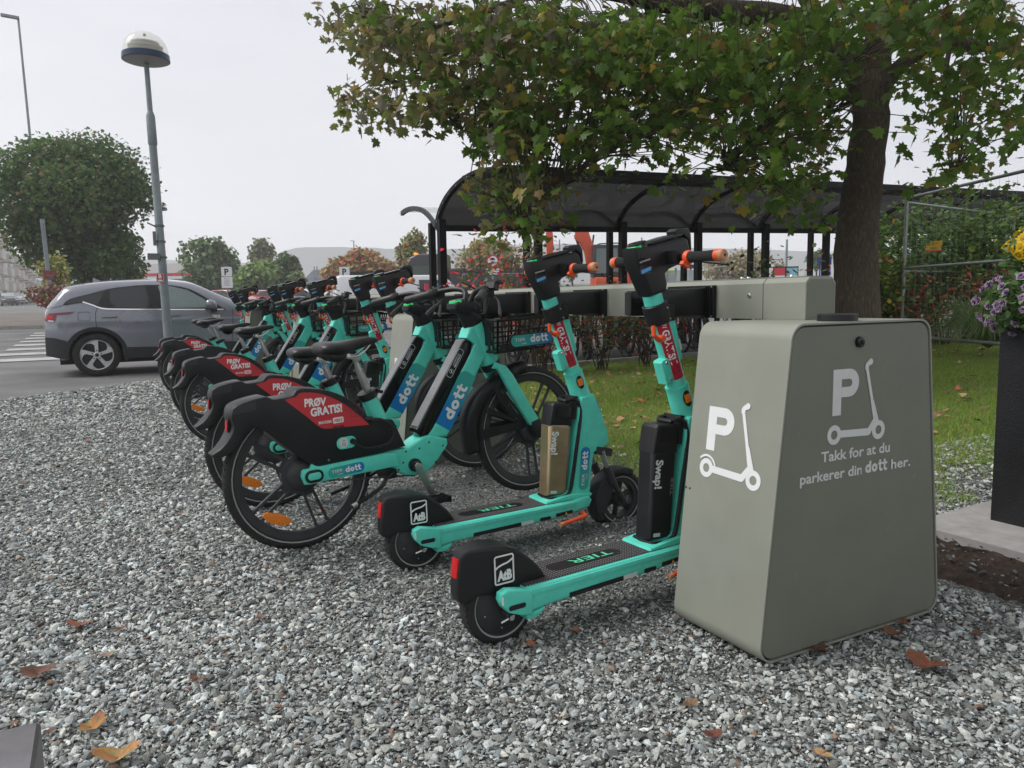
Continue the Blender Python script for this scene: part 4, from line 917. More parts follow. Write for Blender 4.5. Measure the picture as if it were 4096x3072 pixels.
def stones(name,d0,d1,dens,smin,smax,lo=False,a0=28-41.5,a1=28+41.5):
    area=math.radians(a1-a0)*.5*(d1*d1-d0*d0); n=int(area*dens)
    r=np.sqrt(rng.uniform(d0*d0,d1*d1,n)); a=np.radians(rng.uniform(a0,a1,n)); x=r*np.sin(a); y=r*np.cos(a)
    ok=in_poly(x,y,GP); 
    # fewer stones below the parked vehicles, where the bed is fine and dark
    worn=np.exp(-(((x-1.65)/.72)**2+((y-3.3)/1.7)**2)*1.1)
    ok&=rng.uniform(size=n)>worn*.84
    bank=(x>2.62)&(y<2.08)&(x<4.6); ok&=(~bank)|((rng.uniform(size=n)<.10)&(x<2.95))
    ok&=(x<2.6)|(rng.uniform(size=n)<np.clip(1-(x-2.6)/1.2,0,1)*.7+.0)|(y<2.85)
    x=x[ok];y=y[ok];n=len(x); worn=worn[ok]; bank=bank[ok]; bz=np.interp(x,[2.64,2.70,2.76,2.83,2.90,2.935],[0,.02,.045,.06,.075,.085])*bank
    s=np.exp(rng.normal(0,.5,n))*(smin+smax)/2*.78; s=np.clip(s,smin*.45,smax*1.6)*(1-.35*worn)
    nv=24; var=[]
    for k in range(nv):
        b=ICO*(1+rng.uniform(-.36,.30,(len(ICO),1))); b=b*np.array((1.15,rng.uniform(.5,.95),rng.uniform(.30,.58))); var.append(b)
    var=np.array(var); idx=rng.integers(0,nv,n)
    if lo: R=rotmats(n)
    else:
        R=rotmats(n); # mostly lying flat: damp tilt
        t=rng.uniform(0,2*PI,n); tx=rng.normal(0,.45,n); ty=rng.normal(0,.45,n)
        cz,sz=np.cos(t),np.sin(t); Rz=np.zeros((n,3,3)); Rz[:,0,0]=cz;Rz[:,0,1]=-sz;Rz[:,1,0]=sz;Rz[:,1,1]=cz;Rz[:,2,2]=1
        Rx=np.zeros((n,3,3)); Rx[:,0,0]=1;Rx[:,1,1]=np.cos(tx);Rx[:,1,2]=-np.sin(tx);Rx[:,2,1]=np.sin(tx);Rx[:,2,2]=np.cos(tx)
        Ry=np.zeros((n,3,3)); Ry[:,1,1]=1;Ry[:,0,0]=np.cos(ty);Ry[:,0,2]=np.sin(ty);Ry[:,2,0]=-np.sin(ty);Ry[:,2,2]=np.cos(ty)
        R=Rx@Ry@Rz
    P=np.einsum('nij,nvj->nvi',R,var[idx]*(s/2)[:,None,None])
    P[:,:,0]+=x[:,None];P[:,:,1]+=y[:,None];P[:,:,2]+=(T(x,y)+bz+s*.13+rng.uniform(0,.004,n))[:,None]
    F_=(ICOF[None]+(np.arange(n)*len(ICO))[:,None,None]).reshape(-1,3)
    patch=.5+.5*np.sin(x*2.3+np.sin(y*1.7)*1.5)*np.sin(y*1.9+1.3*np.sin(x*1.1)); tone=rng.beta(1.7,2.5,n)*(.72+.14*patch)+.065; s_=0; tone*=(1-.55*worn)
    tone[bank]*=.45; wht_=(rng.uniform(size=n)<.035)&~bank; tone[wht_]=rng.uniform(.6,.85,wht_.sum())
    hue=rng.normal(0,1,n)[:,None]
    c=tone[:,None]*(np.array((.955,1.0,.955))+hue*np.array((.035,.0,-.03)))
    br=rng.uniform(size=n)<.012; c[br]=np.array((.34,.22,.15))*rng.uniform(.5,1,br.sum())[:,None]
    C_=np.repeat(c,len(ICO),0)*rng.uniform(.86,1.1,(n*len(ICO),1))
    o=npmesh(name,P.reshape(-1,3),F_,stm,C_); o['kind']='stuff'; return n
stm=mat('crushed_stone',(.3,.3,.3),.82,vcol=True,noise=.35,nscale=160)
n1=stones('gravel_stones',.55,2.6,13500,.007,.021)
n2=stones('gravel_stones',2.6,4.6,8500,.009,.021,)
n3=stones('gravel_stones',4.6,8.5,3000,.012,.024,)
n4=stones('gravel_stones',8.5,14,1300,.018,.034,)
stones('gravel_stones',.4,7,2300,.012,.024,a0=-75,a1=28-41.5); stones('gravel_stones',.4,2.6,3500,.010,.022,a0=28+41.5,a1=125)
print('stones',n1,n2,n3,n4)
# ---- grass
def grass(name,poly,n,h0,h1,w,m):
    P=np.array(poly); x=rng.uniform(P[:,0].min(),P[:,0].max(),n*2); y=rng.uniform(P[:,1].min(),P[:,1].max(),n*2)
    ok=in_poly(x,y,poly)&inview(x,y,6)
    nz=np.sin(x*2.1+y*.7)+np.sin(y*3.3-x*1.3)+np.sin(x*5.1+2)*.6
    ok&=rng.uniform(size=len(x))<np.clip(.75+.18*nz,.18,1)
    ok&=(x>3.0)|(rng.uniform(size=len(x))<np.clip((x-2.3)/.8,0,1)**1.3); ok&=rng.uniform(size=len(x))<np.clip((y-2.2+.15*np.sin(x*9))/.8,0,1)
    x=x[ok][:n];y=y[ok][:n];nz=nz[ok][:n];n=len(x)
    a=rng.uniform(0,2*PI,n);h=rng.uniform(h0,h1,n)*(1+.15*nz);ln=rng.uniform(.2,.9,n)*h;b=rng.uniform(0,2*PI,n)
    z=T(x,y)+.004
    p0=np.c_[x-np.cos(a)*w/2,y-np.sin(a)*w/2,z];p1=np.c_[x+np.cos(a)*w/2,y+np.sin(a)*w/2,z]
    p2=np.c_[x+np.cos(b)*ln,y+np.sin(b)*ln,z+h*.85]
    V=np.stack([p0,p1,p2],1).reshape(-1,3); F_=np.arange(3*n).reshape(-1,3)
    t=rng.uniform(size=n)[:,None]; dry=(rng.uniform(size=n)<.16)[:,None]
    c=np.array((.14,.25,.033))*(1-t)+np.array((.34,.50,.075))*t; c=np.where(dry,np.array((.42,.34,.17))*(.6+.6*t),c)
    o=npmesh(name,V,F_,m,np.repeat(c,3,0)); o['kind']='stuff'
gm_=mat('grass_blades',(.1,.2,.03),.6,vcol=True,translucent=.35)
grass('lawn_grass',[(2.45,2.2),(9,2.2),(9,6),(2.7,6)],170000,.02,.05,.005,gm_)
grass('lawn_grass',[(2.8,6),(9,2.2),(20,4),(20,9),(3.4,9)],150000,.025,.06,.008,gm_)
grass('lawn_grass',[(2.6,2.05),(4.6,2.1),(4.6,3.0),(2.6,3.0)],9000,.015,.04,.0045,gm_)
# ---- maple leaf outline (unit length), folded along the midrib
LF=np.array([(0,0),(.10,.14),(.36,.06),(.30,.26),(.50,.38),(.34,.46),(.36,.62),(.17,.58),(.13,.78),(0,1.0),(-.13,.78),(-.17,.58),(-.36,.62),(-.34,.46),(-.50,.38),(-.30,.26),(-.36,.06),(-.10,.14)])
LC=np.vstack([[(0,.36)],LF]); LFace=np.array([(0,i,i%18+1) for i in range(1,19)])
def leaves(name,pos,size,cols,m,parent=None,droop=.55,flat=False,simple=False):
    n=len(pos)
    if simple:
        base=np.array([(0,0),(.28,.30),(.34,.62),(0,1),(-.34,.62),(-.28,.30)]); fc=np.array([(0,1,2),(0,2,3),(0,3,4),(0,4,5)])
        k=6
    else: base=LC; fc=LFace; k=len(LC)
    fold=rng.uniform(.05,.35,n)
    B=np.zeros((n,k,3)); B[:,:,0]=base[:,0]; B[:,:,1]=base[:,1]; B[:,:,2]=-np.abs(base[:,0])[None]*fold[:,None]*1.2-(base[:,1]**2)[None]*fold[:,None]*.6
    yaw=rng.uniform(0,2*PI,n)
    if flat: pitch=rng.normal(.1,.35,n); roll=rng.normal(0,.35,n)
    else: pitch=-rng.normal(droop,.45,n); roll=rng.normal(0,.5,n)
    def rx(a):
        R=np.zeros((n,3,3)); R[:,0,0]=1;R[:,1,1]=np.cos(a);R[:,1,2]=-np.sin(a);R[:,2,1]=np.sin(a);R[:,2,2]=np.cos(a); return R
    def ry(a):
        R=np.zeros((n,3,3)); R[:,1,1]=1;R[:,0,0]=np.cos(a);R[:,0,2]=np.sin(a);R[:,2,0]=-np.sin(a);R[:,2,2]=np.cos(a); return R
    def rz(a):
        R=np.zeros((n,3,3)); R[:,2,2]=1;R[:,0,0]=np.cos(a);R[:,0,1]=-np.sin(a);R[:,1,0]=np.sin(a);R[:,1,1]=np.cos(a); return R
    R=rz(yaw)@rx(pitch)@ry(roll)
    P=np.einsum('nij,nvj->nvi',R,B*np.asarray(size)[:,None,None])+np.asarray(pos)[:,None,:]
    F_=(fc[None]+(np.arange(n)*k)[:,None,None]).reshape(-1,3)
    C_=np.repeat(cols,k,0)*rng.uniform(.9,1.08,(n*k,1))
    return npmesh(name,P.reshape(-1,3),F_,m,C_,False,parent)
def pal(n,entries):
    w=np.array([e[0] for e in entries],float); w/=w.sum(); c=np.array([e[1] for e in entries]); i=rng.choice(len(entries),n,p=w)
    return c[i]*1.6*rng.uniform(.7,1.3,(n,1))
lfm=mat('maple_foliage',(.05,.1,.02),.42,vcol=True,translucent=.5,spec=.4)
lfm2=mat('small_foliage',(.05,.1,.02),.55,vcol=True,translucent=.3)
bark=groundmat('bark',[(.3,(.055,.042,.031)),(.55,(.15,.115,.085)),(.75,(.36,.29,.22))],22,1,.95,dist=.07)
def barkfix(m):
    n=m.node_tree; z=[q for q in n.nodes if q.type=='TEX_NOISE'][0]; g=[q for q in n.nodes if q.type=='NEW_GEOMETRY'][0]
    mp=n.nodes.new('ShaderNodeMapping'); mp.inputs['Scale'].default_value=(3.2,3.2,.42); n.links.new(g.outputs['Position'],mp.inputs[0]); n.links.new(mp.outputs[0],z.inputs['Vector'])
barkfix(bark)
twig=mat('twig_bark',(.05,.038,.028),.85,noise=.3,nscale=20)
# ============================================================ THE BIG MAPLE
D0=8.5
mt_=thing('maple_tree','large maple with thick leaning trunk spreading over the docking beam','tree',tuple(at(3432,1300,D0).xy)+(Tz(7.4,5.7),))
base=Vector(mt_.location)
def loc(px,py,dep=D0): return at(px,py,dep)-base
tr=M()
def limb(pts,rs,n=14):
    P=spline(pts,5); r=[]
    k=len(rs)
    for i in range(len(P)):
        t=i/(len(P)-1)*(k-1); a=int(min(t,k-2)); r.append(rs[a]+(rs[a+1]-rs[a])*(t-a))
    tr.tube([Vector(p)+Vector((random.uniform(-1,1),random.uniform(-1,1),0))*r[i]*.05 for i,p in enumerate(P)],r,n); return P
trunkP=limb([Vector((-.02,0,-.25)),Vector((0,0,.1)),loc(3425,1150),loc(3425,950),loc(3455,700),loc(3480,500),loc(3490,330),loc(3510,180),loc(3545,60),loc(3600,-150),loc(3640,-500),loc(3600,-1000,D0+.3),loc(3560,-1500,D0+.3)],[.36,.27,.235,.222,.20,.19,.185,.15,.13,.12,.10,.07,.03],22)
limbs=[]
def L_(pts,rs): P=limb([loc(*p) for p in pts],rs,10); limbs.append(P)
L_([(3490,420),(3400,250),(3300,130),(3120,60),(2900,40,8.2),(2650,10,7.8),(2400,-40,7.5),(2100,-60,7.3),(1800,-50,7.4)],[.17,.15,.13,.12,.11,.10,.08,.06,.03])
L_([(3420,260),(3330,200),(3200,-60),(3050,-300),(2800,-600),(2500,-900)],[.12,.10,.09,.07,.05,.02])
L_([(2900,40,8.2),(2600,120,8.0),(2250,100,7.8),(1950,160,7.8),(1750,230,7.8),(1600,330,7.9)],[.055,.045,.035,.025,.018,.008])
L_([(2650,10,7.8),(2300,-60,7.4),(1900,60,7.3),(1650,120,7.4),(1450,60,7.6)],[.05,.04,.03,.018,.008])
L_([(3300,130),(3000,330,8.2),(2700,480,8),(2400,620,7.8),(2200,760,7.6),(2080,900,7.5)],[.05,.04,.03,.02,.012,.006])
L_([(3450,400),(3250,380,8.3),(3050,520,8.1),(2900,680,8)],[.05,.035,.02,.008])
L_([(3540,330),(3640,235,8.4),(3800,175,8.2),(3950,190,8.0),(4150,215,7.8),(4400,300,7.6)],[.10,.075,.065,.05,.04,.02])
L_([(3800,175,8.2),(3780,380,8.2),(3850,560,8.1),(3800,720,8.1)],[.03,.022,.014,.005])
L_([(3560,60),(3750,-80),(4000,-200,8),(4300,-300,7.6)],[.09,.07,.05,.02])
L_([(3600,-150),(3900,-500,8),(4200,-900,7.5)],[.08,.06,.02])
L_([(2400,620,7.8),(2200,640,7.7),(2000,560,7.7),(1850,520,7.7)],[.018,.014,.01,.005])
L_([(3600,-300),(3300,-500,7),(2900,-700,5.5),(2600,-900,4.5)],[.09,.07,.05,.02])
L_([(3650,-500),(3900,-700,7),(4300,-900,5.5),(4700,-900,4.2)],[.08,.06,.05,.02])
tr.build('trunk',bark,mt_,70)
# twig clusters: (px,py,depth,radius px,leaf count)
cl=[]
def C_(px,py,rx,ry,n,d=None): cl.append((px,py,rx,ry,n,d))
for a in [(1400,60,110,80,150),(1560,60,140,80,260),(1480,200,110,110,170),(1650,180,170,120,420),(1440,390,80,60,90),(1560,400,130,80,200),(1640,470,80,60,90),(1720,330,130,110,260),
 (1850,150,200,150,650),(2050,100,200,120,600),(1900,380,170,120,520),(2000,560,140,100,330),(2150,300,200,160,800),(2100,480,180,120,520),(2300,120,200,130,650),(2450,260,200,160,750),(2350,450,200,130,680),
 (2250,620,190,100,520),(2050,680,130,80,220),(1960,800,120,70,170),(2080,880,110,90,200),(2020,780,120,80,180),(2180,800,90,60,110),(1980,960,60,40,36),(2150,960,60,55,60),
 (2600,120,180,130,560),(2750,280,200,150,620),(2600,430,190,130,600),(2480,600,130,80,260),(2620,640,130,90,280),(2700,760,80,60,90),(2850,120,170,130,470),(2900,420,190,150,660),(2850,600,150,100,420),(2950,300,150,140,420),
 (3050,150,170,120,420),(3100,350,170,150,560),(3050,650,150,110,430),(3150,560,120,120,360),(3100,800,130,90,270),(3220,830,80,90,170),(3250,450,120,140,420),(3200,720,110,90,260),(3260,220,130,130,380),
 (3250,90,160,80,380),(3400,60,160,90,360),(3560,90,120,110,330),(3700,60,150,90,320),(3620,220,90,90,150),(3740,300,120,110,200),(3850,110,150,110,260),(3980,60,150,90,240),(3950,280,140,120,200),(4070,190,110,110,150),
 (4050,420,120,110,170),(3800,450,110,100,150),(3850,620,110,110,210),(3780,720,80,70,110),(3900,730,70,60,70),(4080,560,80,80,80),(3660,480,60,80,40),(2820,820,40,30,26),(2950,850,40,30,26),
 (2380,720,90,60,80),(2250,900,60,50,50),(2020,1030,35,30,14),(3350,330,80,110,120),(3330,620,60,70,60)]: C_(*a)
pos=[];szs=[];side=[]
tw=M()
allp=[Vector(p) for P in limbs for p in P]
def depth_for(px,py):
    # crown front and back around the tree; gives depth range
    off=(px-3432)/3077.*8.3; far=max(0,1-(off/6.6)**2)
    return 8.0,1.9*math.sqrt(far)+.35
for px,py,rx,ry,n,d in cl:
    dm_,dr=depth_for(px,py); sub=max(2,int(n/9))
    n=int(n*(.55 if 3180<px<3640 and py<640 else .80 if py<330 else .62 if py<600 else (.42 if px<2220 or px>3020 else .12))); py-=(45 if py>500 else 0); ry=ry*.9; rx=rx*.95
    for k in range(sub):
        while 1:
            ux,uy=random.uniform(-1,1),random.uniform(-1,1)
            if ux*ux+uy*uy<1: break
        dep=dm_+random.uniform(-dr,dr)*.9
        c=at(px+ux*rx,py+uy*ry,dep)-base
        if k%2==0:
            q=min(allp,key=lambda p:(p-c).length_squared)
            mid=q.lerp(c,.5)+Vector((0,0,.10)); 
            if (q-c).length<2.6: tw.tube([q,mid,c],[.009,.006,.003],4,cap=False)
        m_=int(n/sub*min(3.2,random.expovariate(1)))+1
        g_=np.clip(rng.normal(0,1,(m_,3)),-1.7,1.7)*np.array((.125,.125,.095)); g_[:,2]-=np.abs(g_[:,0])*.3
        pos.append(np.array(c)+g_); szs.append(rng.uniform(.06,.15,m_)); side.append(np.full(m_,px))
tw.build('twigs',twig,mt_,0)
pos=np.vstack(pos);szs=np.concatenate(szs);side=np.concatenate(side); n=len(pos)
cA=pal(n,[(5,(.055,.105,.014)),(3,(.075,.125,.018)),(1.2,(.12,.13,.02)),(.7,(.13,.09,.03)),(.25,(.25,.19,.03))]); cB=pal(n,[(3,(.085,.105,.028)),(3,(.11,.11,.04)),(2,(.14,.11,.05)),(1,(.20,.15,.05)),(1.2,(.12,.11,.08))])
wl=np.clip((2400-side)/900,0,1)[:,None]; pick=rng.uniform(size=(n,1))<wl; cols=np.where(pick,cB,cA)
leaves('crown',pos,szs,cols,lfm,mt_)
print('maple leaves',n)
# rest of the crown, above and around the frame, gives the shade
n=6000; u=rng.normal(size=(n,3)); u/=np.linalg.norm(u,axis=1)[:,None]; r=rng.uniform(.35,1,n)**.5
Q=u*r[:,None]*np.array((6.3,6.3,3.9)); Q[:,2]+=7.6-base.z; Q[:,0]+=.3; Q[:,1]-=.3
lum=rng.normal(0,.3,(n,3)); Q+=lum
W_=Q+np.array(base); v=(W_-np.array((0,0,CAM_H)))@np.array(Rm); pxs=2048+F_PX*v[:,0]/-v[:,2]; pys=1536-F_PX*v[:,1]/-v[:,2]
vis=(v[:,2]<0)&(pxs>-60)&(pxs<4160)&(pys>-40)
Q=Q[~vis]; n=len(Q)
leaves('upper_crown',Q,rng.uniform(.14,.24,n),pal(n,[(5,(.05,.1,.014)),(2,(.09,.11,.02))]),lfm,mt_,simple=True)
# unseen leaves over and behind the viewer's right, added to block light
n=3600; x=rng.uniform(1.6,8.5,n); y=rng.uniform(-4.5,2.5,n); z=rng.uniform(3.6,6.2,n)+.25*np.abs(x-5)
Q=np.c_[x,y,z]; v=(Q-np.array((0,0,CAM_H)))@np.array(Rm); pxs=2048+F_PX*v[:,0]/-v[:,2]; pys=1536-F_PX*v[:,1]/-v[:,2]
vis=(v[:,2]<0)&(pxs>-60)&(pxs<4160)&(pys>-60)
Q=(Q-np.array(base))[~vis]; leaves('low_shade_crown',Q,rng.uniform(.14,.24,len(Q)),pal(len(Q),[(5,(.05,.1,.014)),(2,(.09,.11,.02))]),lfm,mt_,simple=True)
# ============================================================ BICYCLE SHELTER
SY=11.0
sh_=thing('bicycle_shelter','long dark curved-roof bicycle shelter on black posts beyond the lawn','shelter',(4.69,SY,Tz(4.69,SY)))
SL=.022     # the roof line climbs slightly with the ground
shm=mat('shelter_frame',(.010,.010,.011),.65,noise=.2,nscale=6,spec=.2)
acr=mat('smoked_acrylic',(.050,.042,.040),.12,noise=.3,nscale=1.3,spec=.6,alpha=.97)
arch=[(.16,2.07),(.13,2.18),(.04,2.30),(-.13,2.43),(-.34,2.53),(-.62,2.62),(-1.0,2.685),(-1.42,2.70),(-1.85,2.66)]
A_=spline(arch,4)
LEN=33
def rib(x,name='roof_rib',wd=.06):
    o=[];i_=[]
    for k,(y,z) in enumerate(A_):
        a=A_[max(k-1,0)];b=A_[min(k+1,len(A_)-1)]; t=np.array(b)-np.array(a); t=t/np.linalg.norm(t); n=np.array((-t[1],t[0])); hw=.075-.045*k/len(A_)
        o.append((y-n[0]*hw*1.0,z-n[1]*hw)); i_.append((y+n[0]*hw*.25,z+n[1]*hw*.25))
    b=M(); P=o+i_[::-1]; m=len(o); zz=SL*x
    V=[(x-wd/2,y,z+zz) for y,z in o+i_]+[(x+wd/2,y,z+zz) for y,z in o+i_]; Q=[]
    for k in range(m-1):
        Q+=[(k,k+1,m+k+1,m+k),(2*m+k,3*m+k,3*m+k+1,2*m+k+1),(k,2*m+k,2*m+k+1,k+1),(m+k,m+k+1,3*m+k+1,3*m+k)]
    Q+=[(0,m,3*m,2*m),(m-1,2*m-1+2*m,0,0)[:0] or (m-1,3*m-1,4*m-1,2*m-1)]
    b.add(V,Q); return b.build(name,shm,sh_,30)
nb=int(LEN/1.7)
for i in range(nb+1):
    x=i*1.7; rib(x,wd=.05 if i else .07)
    p=M(); p.bbox((x-.055,-.02,SL*x-.3),(x+.055,.09,2.2+SL*x)); p.build('post',shm,sh_,0)
    p=M(); p.bbox((x-.045,.38,SL*x-.3),(x+.045,.47,2.18+SL*x)); p.build('rear_post',shm,sh_,0)
for s in range(nb):        # smoked panels between ribs
    b=M(); x0,x1=s*1.7+.02,(s+1)*1.7-.02; V=[];Q=[];m=len(A_)
    for xx in np.linspace(x0,x1,6):
        for y,z in A_: V.append((xx,y,z+SL*xx+.012*math.sin(xx*3.1+z*4)))
    for i in range(5):
        for k in range(m-1): a=i*m+k; Q.append((a,a+1,a+1+m,a+m))
    b.add(V,Q); b.build('roof_panel',acr,sh_,60)
b=M(); b.box((LEN/2,.12,2.075+SL*LEN/2),(LEN,.10,.085),(0,-SL,0)); b.build('eave_rail',shm,sh_,0)
b=M(); b.box((LEN/2,-1.86,2.67+SL*LEN/2),(LEN,.05,.10),(0,-SL,0)); b.box((LEN/2,-1.0,2.72+SL*LEN/2),(LEN,.5,.02),(.02,-SL,0)); b.build('front_gutter',shm,sh_,0)
W_=spline([(.16,2.07),(.30,2.16),(.52,2.30),(.80,2.42),(1.15,2.49),(1.5,2.50),(1.75,2.47)],3)
for i in range(0,nb+1):
    x=i*1.7; b=M(); V=[];Q=[];m=len(W_)
    for dx in(-.025,.025):
        for y,z in W_: V.append((x+dx,y,z+.035+SL*x))
        for y,z in W_: V.append((x+dx,y,z-.04+SL*x))
    for k in range(m-1): Q+=[(k,m+k,m+k+1,k+1),(2*m+k,2*m+k+1,3*m+k+1,3*m+k),(k,k+1,2*m+k+1,2*m+k),(m+k,3*m+k,3*m+k+1,m+k+1)]
    Q+=[(0,2*m,3*m,m),(m-1,2*m-1,4*m-1,3*m-1)]
    b.add(V,Q); b.build('wing_rib',mat('wing_frame',(.03,.035,.034),.5),sh_,30)
b=M(); V=[];Q=[];m=len(W_)
for xx in (.02,LEN):
    for y,z in W_: V.append((xx,y,z+SL*xx+.02))
for k in range(m-1): Q.append((k,k+1,k+1+m,k+m))
b.add(V,Q); b.build('wing_sheet',mat('clear_roof_sheet',(.62,.64,.64),.25,noise=.1,nscale=2,alpha=.55),sh_,60)
bw=M()
for (y,z) in W_[::2]+[q for q in A_[::4]]: bw.box((-.04,y,z+.0),(.006,.016,.016))
bw.build('bolt',steel,sh_,0)

# ============================================================ PARKED BICYCLES under the shelter
def city_bike(label,frame,fcol):
    t=thing('parked_bicycle',label,'bicycle',group='private bicycles parked under the shelter')
    fm_=mat('bike_paint_'+fcol,frame,.3,noise=.1,nscale=10)
    for cx in (0,1.05):
        w=M(); c=(cx,0,.345); w.lathe([(.318,-.018),(.335,-.017),(.348,0),(.335,.017),(.318,.018)],28,'Y',c,closed=True); wo_=w.build('tyre',rub,t,50)
        s=M(); s.lathe([(.306,-.011),(.318,-.012),(.318,.012),(.306,.011)],28,'Y',c,closed=True); s.lathe([(0,-.03),(.018,-.03),(.018,.03),(0,.03)],10,'Y',c)
        for k in range(12):
            a=2*PI*k/12+.1; s.tube([Vector(c)+Vector((math.cos(a)*.016,.012*(-1)**k,math.sin(a)*.016)),Vector(c)+Vector((math.cos(a+.25)*.308,0,math.sin(a+.25)*.308))],.0013,3,cap=False)
        s.build('rim',gry,t)
        g=M(); g.lathe([(.365,-.022),(.372,0),(.365,.022)],16,'Y',c,a0=.4 if cx==0 else .9,a1=3.2 if cx==0 else 3.0); g.build('mudguard',blk,t)
    f=M()
    for a,b,r in (((0,.345),(.44,.28),.009),((0,.345),(.36,.78),.008),((.44,.28),(.33,.90),.015),((.44,.28),(.90,.68),.018),((.36,.76),(.88,.80),.015),((.90,.62),(.86,.92),.018),((.90,.64),(1.05,.345),.011)):
        f.tube([(a[0],0,a[1]),(b[0],0,b[1])],r,8)
    f.build('frame',fm_,t)
    loft([(.18,.93,.06,.02,.02),(.24,.935,.08,.03,.04),(.33,.935,.05,.025,.03),(.45,.93,.018,.015,.015)],12,'saddle',saddlem,t)
    h=M(); h.tube(spline([(.80,-.30,.99),(.88,-.22,1.02),(.90,0,.99),(.88,.22,1.02),(.80,.30,.99)],4),.011,8); h.tube([(.86,0,.90),(.90,0,1.0)],.014,8); h.build('handlebar',blk,t)
    r=M()
    for s in(-1,1): r.tube([(-.15,s*.06,.76),(.25,s*.06,.76)],.006,5); r.tube([(0,s*.05,.36),(-.08,s*.06,.76)],.005,5)
    for k in range(4): r.tube([(-.15+.12*k,-.06,.76),(-.15+.12*k,.06,.76)],.004,5)
    r.build('carrier',blk,t); l=M(); l.box((-.165,0,.72),(.02,.09,.05)); l.build('rear_light',redlens,t,0)
    k=M(); k.lathe([(.02,-.03),(.085,-.03),(.087,-.025),(.02,-.025)],20,'Y',(.44,0,.28)); k.tube([(.44,-.05,.28),(.50,-.06,.13)],.008,6); k.tube([(.44,.05,.28),(.38,.06,.43)],.008,6); k.box((.51,-.10,.12),(.08,.08,.02)); k.build('crankset',blk,t)
    return t
cb=[city_bike('black bicycle under shelter with big dark front wheel nearest the kiosk',(.012,.012,.014),'black'),city_bike('red framed bicycle under the shelter behind red leaved bush',(.30,.015,.02),'red'),city_bike('dark violet framed bicycle under the shelter between two scooter stems',(.03,.02,.06),'violet')]
bl_=[(7.35,9.55,62,0,None),(8.55,9.6,70,1,None),(5.6,9.6,75,1,'red framed bicycle at the left end under the shelter'),(6.5,9.7,60,2,None),(9.3,9.7,78,0,'black bicycle under the shelter seen right of the near scooter stem'),(4.95,9.75,80,2,'dark violet bicycle at the left end under the shelter'),(7.9,9.9,85,2,'dark violet bicycle farther back beside the red framed one'),
     (6.0,9.9,98,0,'black bicycle deeper under the shelter behind the hedge'),(10.1,9.8,80,1,'red framed bicycle right under the tree behind the kiosk'),(10.9,9.8,95,0,'black bicycle behind the maple trunk'),(6.9,10.1,80,0,'black bicycle behind the bare stemmed shrub'),(7.6,10.2,72,2,'dark violet bicycle deep behind the near scooter stem'),(5.2,9.4,68,0,'black bicycle nearest the left end of the hedge'),(8.9,10.1,88,0,'black bicycle deep beside the red framed one at right'),(5.3,9.9,82,1,'red framed bicycle deep behind the leftmost hedge shrub'),(6.2,9.35,66,0,'black bicycle just behind the bushiest hedge shrub'),(7.0,9.45,75,2,'dark violet bicycle close behind the thin sparse shrub'),(8.0,9.4,80,0,'black bicycle close to the lawn kerb left of the kiosk top')]
usedb=set()
for x,y,yw,k,lab in bl_:
    o=cb[k] if k not in usedb else copy_tree(cb[k]); usedb.add(k); o.location=(x,y,Tz(x,y)+.02); o.rotation_euler=(math.radians(random.uniform(-4,4)),0,math.radians(yw))
    if lab: o['label']=lab

# ============================================================ TREES AND SHRUBS
def make_tree(name,label,px,py_top,py_bot,pxw,dep,n,size,palette,zg=None,trunk_r=.14,group=None,cat='tree',density=1,lobes=9,seed=0,simple=True,low=.0,shape=1.0):
    rs=random.Random(seed+int(px)); c=at(px,(py_top+py_bot)/2,dep); top=at(px,py_top,dep).z; bot=at(px,py_bot,dep).z; w=pxw/F_PX*dep/2
    x,y=c.x,c.y; zg=Tz(x,y) if zg is None else zg
    t=thing(name,label,cat,(x,y,zg),group=group)
    H=(top-bot)/2; cz=(top+bot)/2-zg
    tk=M(); hh=cz+H*.5; tk.tube(spline([(0,0,-.2),(.03,0,hh*.3),(-.05,.03,hh*.65),(.05,0,hh)],4),[trunk_r*(1-.8*i/12) for i in range(13)],10)
    lob=[]
    for i in range(lobes):
        a=rs.uniform(0,2*PI); e=rs.uniform(-.85,.95); r=math.sqrt(max(0,1-e*e))*rs.uniform(.45,.68)
        lob.append((r*math.cos(a)*w,r*math.sin(a)*w,cz+e*H*(.62 if lobes<20 else .72),rs.uniform(.42,.60) if lobes<20 else rs.uniform(.26,.42)))
    lob.append((0,0,cz,.70)); lob.append((w*.1,0,cz+H*.45,.5)); 
    for lx,ly,lz,lr in lob: tk.tube([(0,0,max(.3,lz-H*.7)),(lx*.45,ly*.45,lz-H*.2),(lx,ly,lz)],[trunk_r*.4,trunk_r*.25,trunk_r*.08],6)
    tk.build('trunk',twig,t,60)
    P=[]
    for lx,ly,lz,lr in lob:
        k=int(n*lr**2/sum(q[3]**2 for q in lob)); u=rng.normal(size=(k,3)); u/=np.linalg.norm(u,axis=1)[:,None]; rr=(rng.uniform(.25,1.0,k)**.38)*(1+rng.normal(0,.07,k))
        q=u*rr[:,None]*np.array((w*lr,w*lr,H*lr*1.05))+np.array((lx,ly,lz)); P.append(q)
    P=np.vstack(P); P+=rng.normal(0,.03*w,P.shape)
    nzz=np.sin(P[:,0]*5/w+P[:,2]*3)+np.sin(P[:,1]*4/w-P[:,2]*4/max(H,.1)); P=P[(rng.uniform(size=len(P))<np.clip(.8+.25*nzz,.15,1)*density)&(P[:,2]>.25)]
    # tones vary clump by clump as species leaves do
    leaves('crown',P,rng.uniform(size*.75,size*1.3,len(P)),pal(len(P),palette),lfm2 if simple else lfm,t,simple=simple)
    return t
GR=[(4,(.042,.085,.022)),(3,(.06,.105,.03)),(1,(.09,.12,.04)),(.5,(.13,.10,.05))]
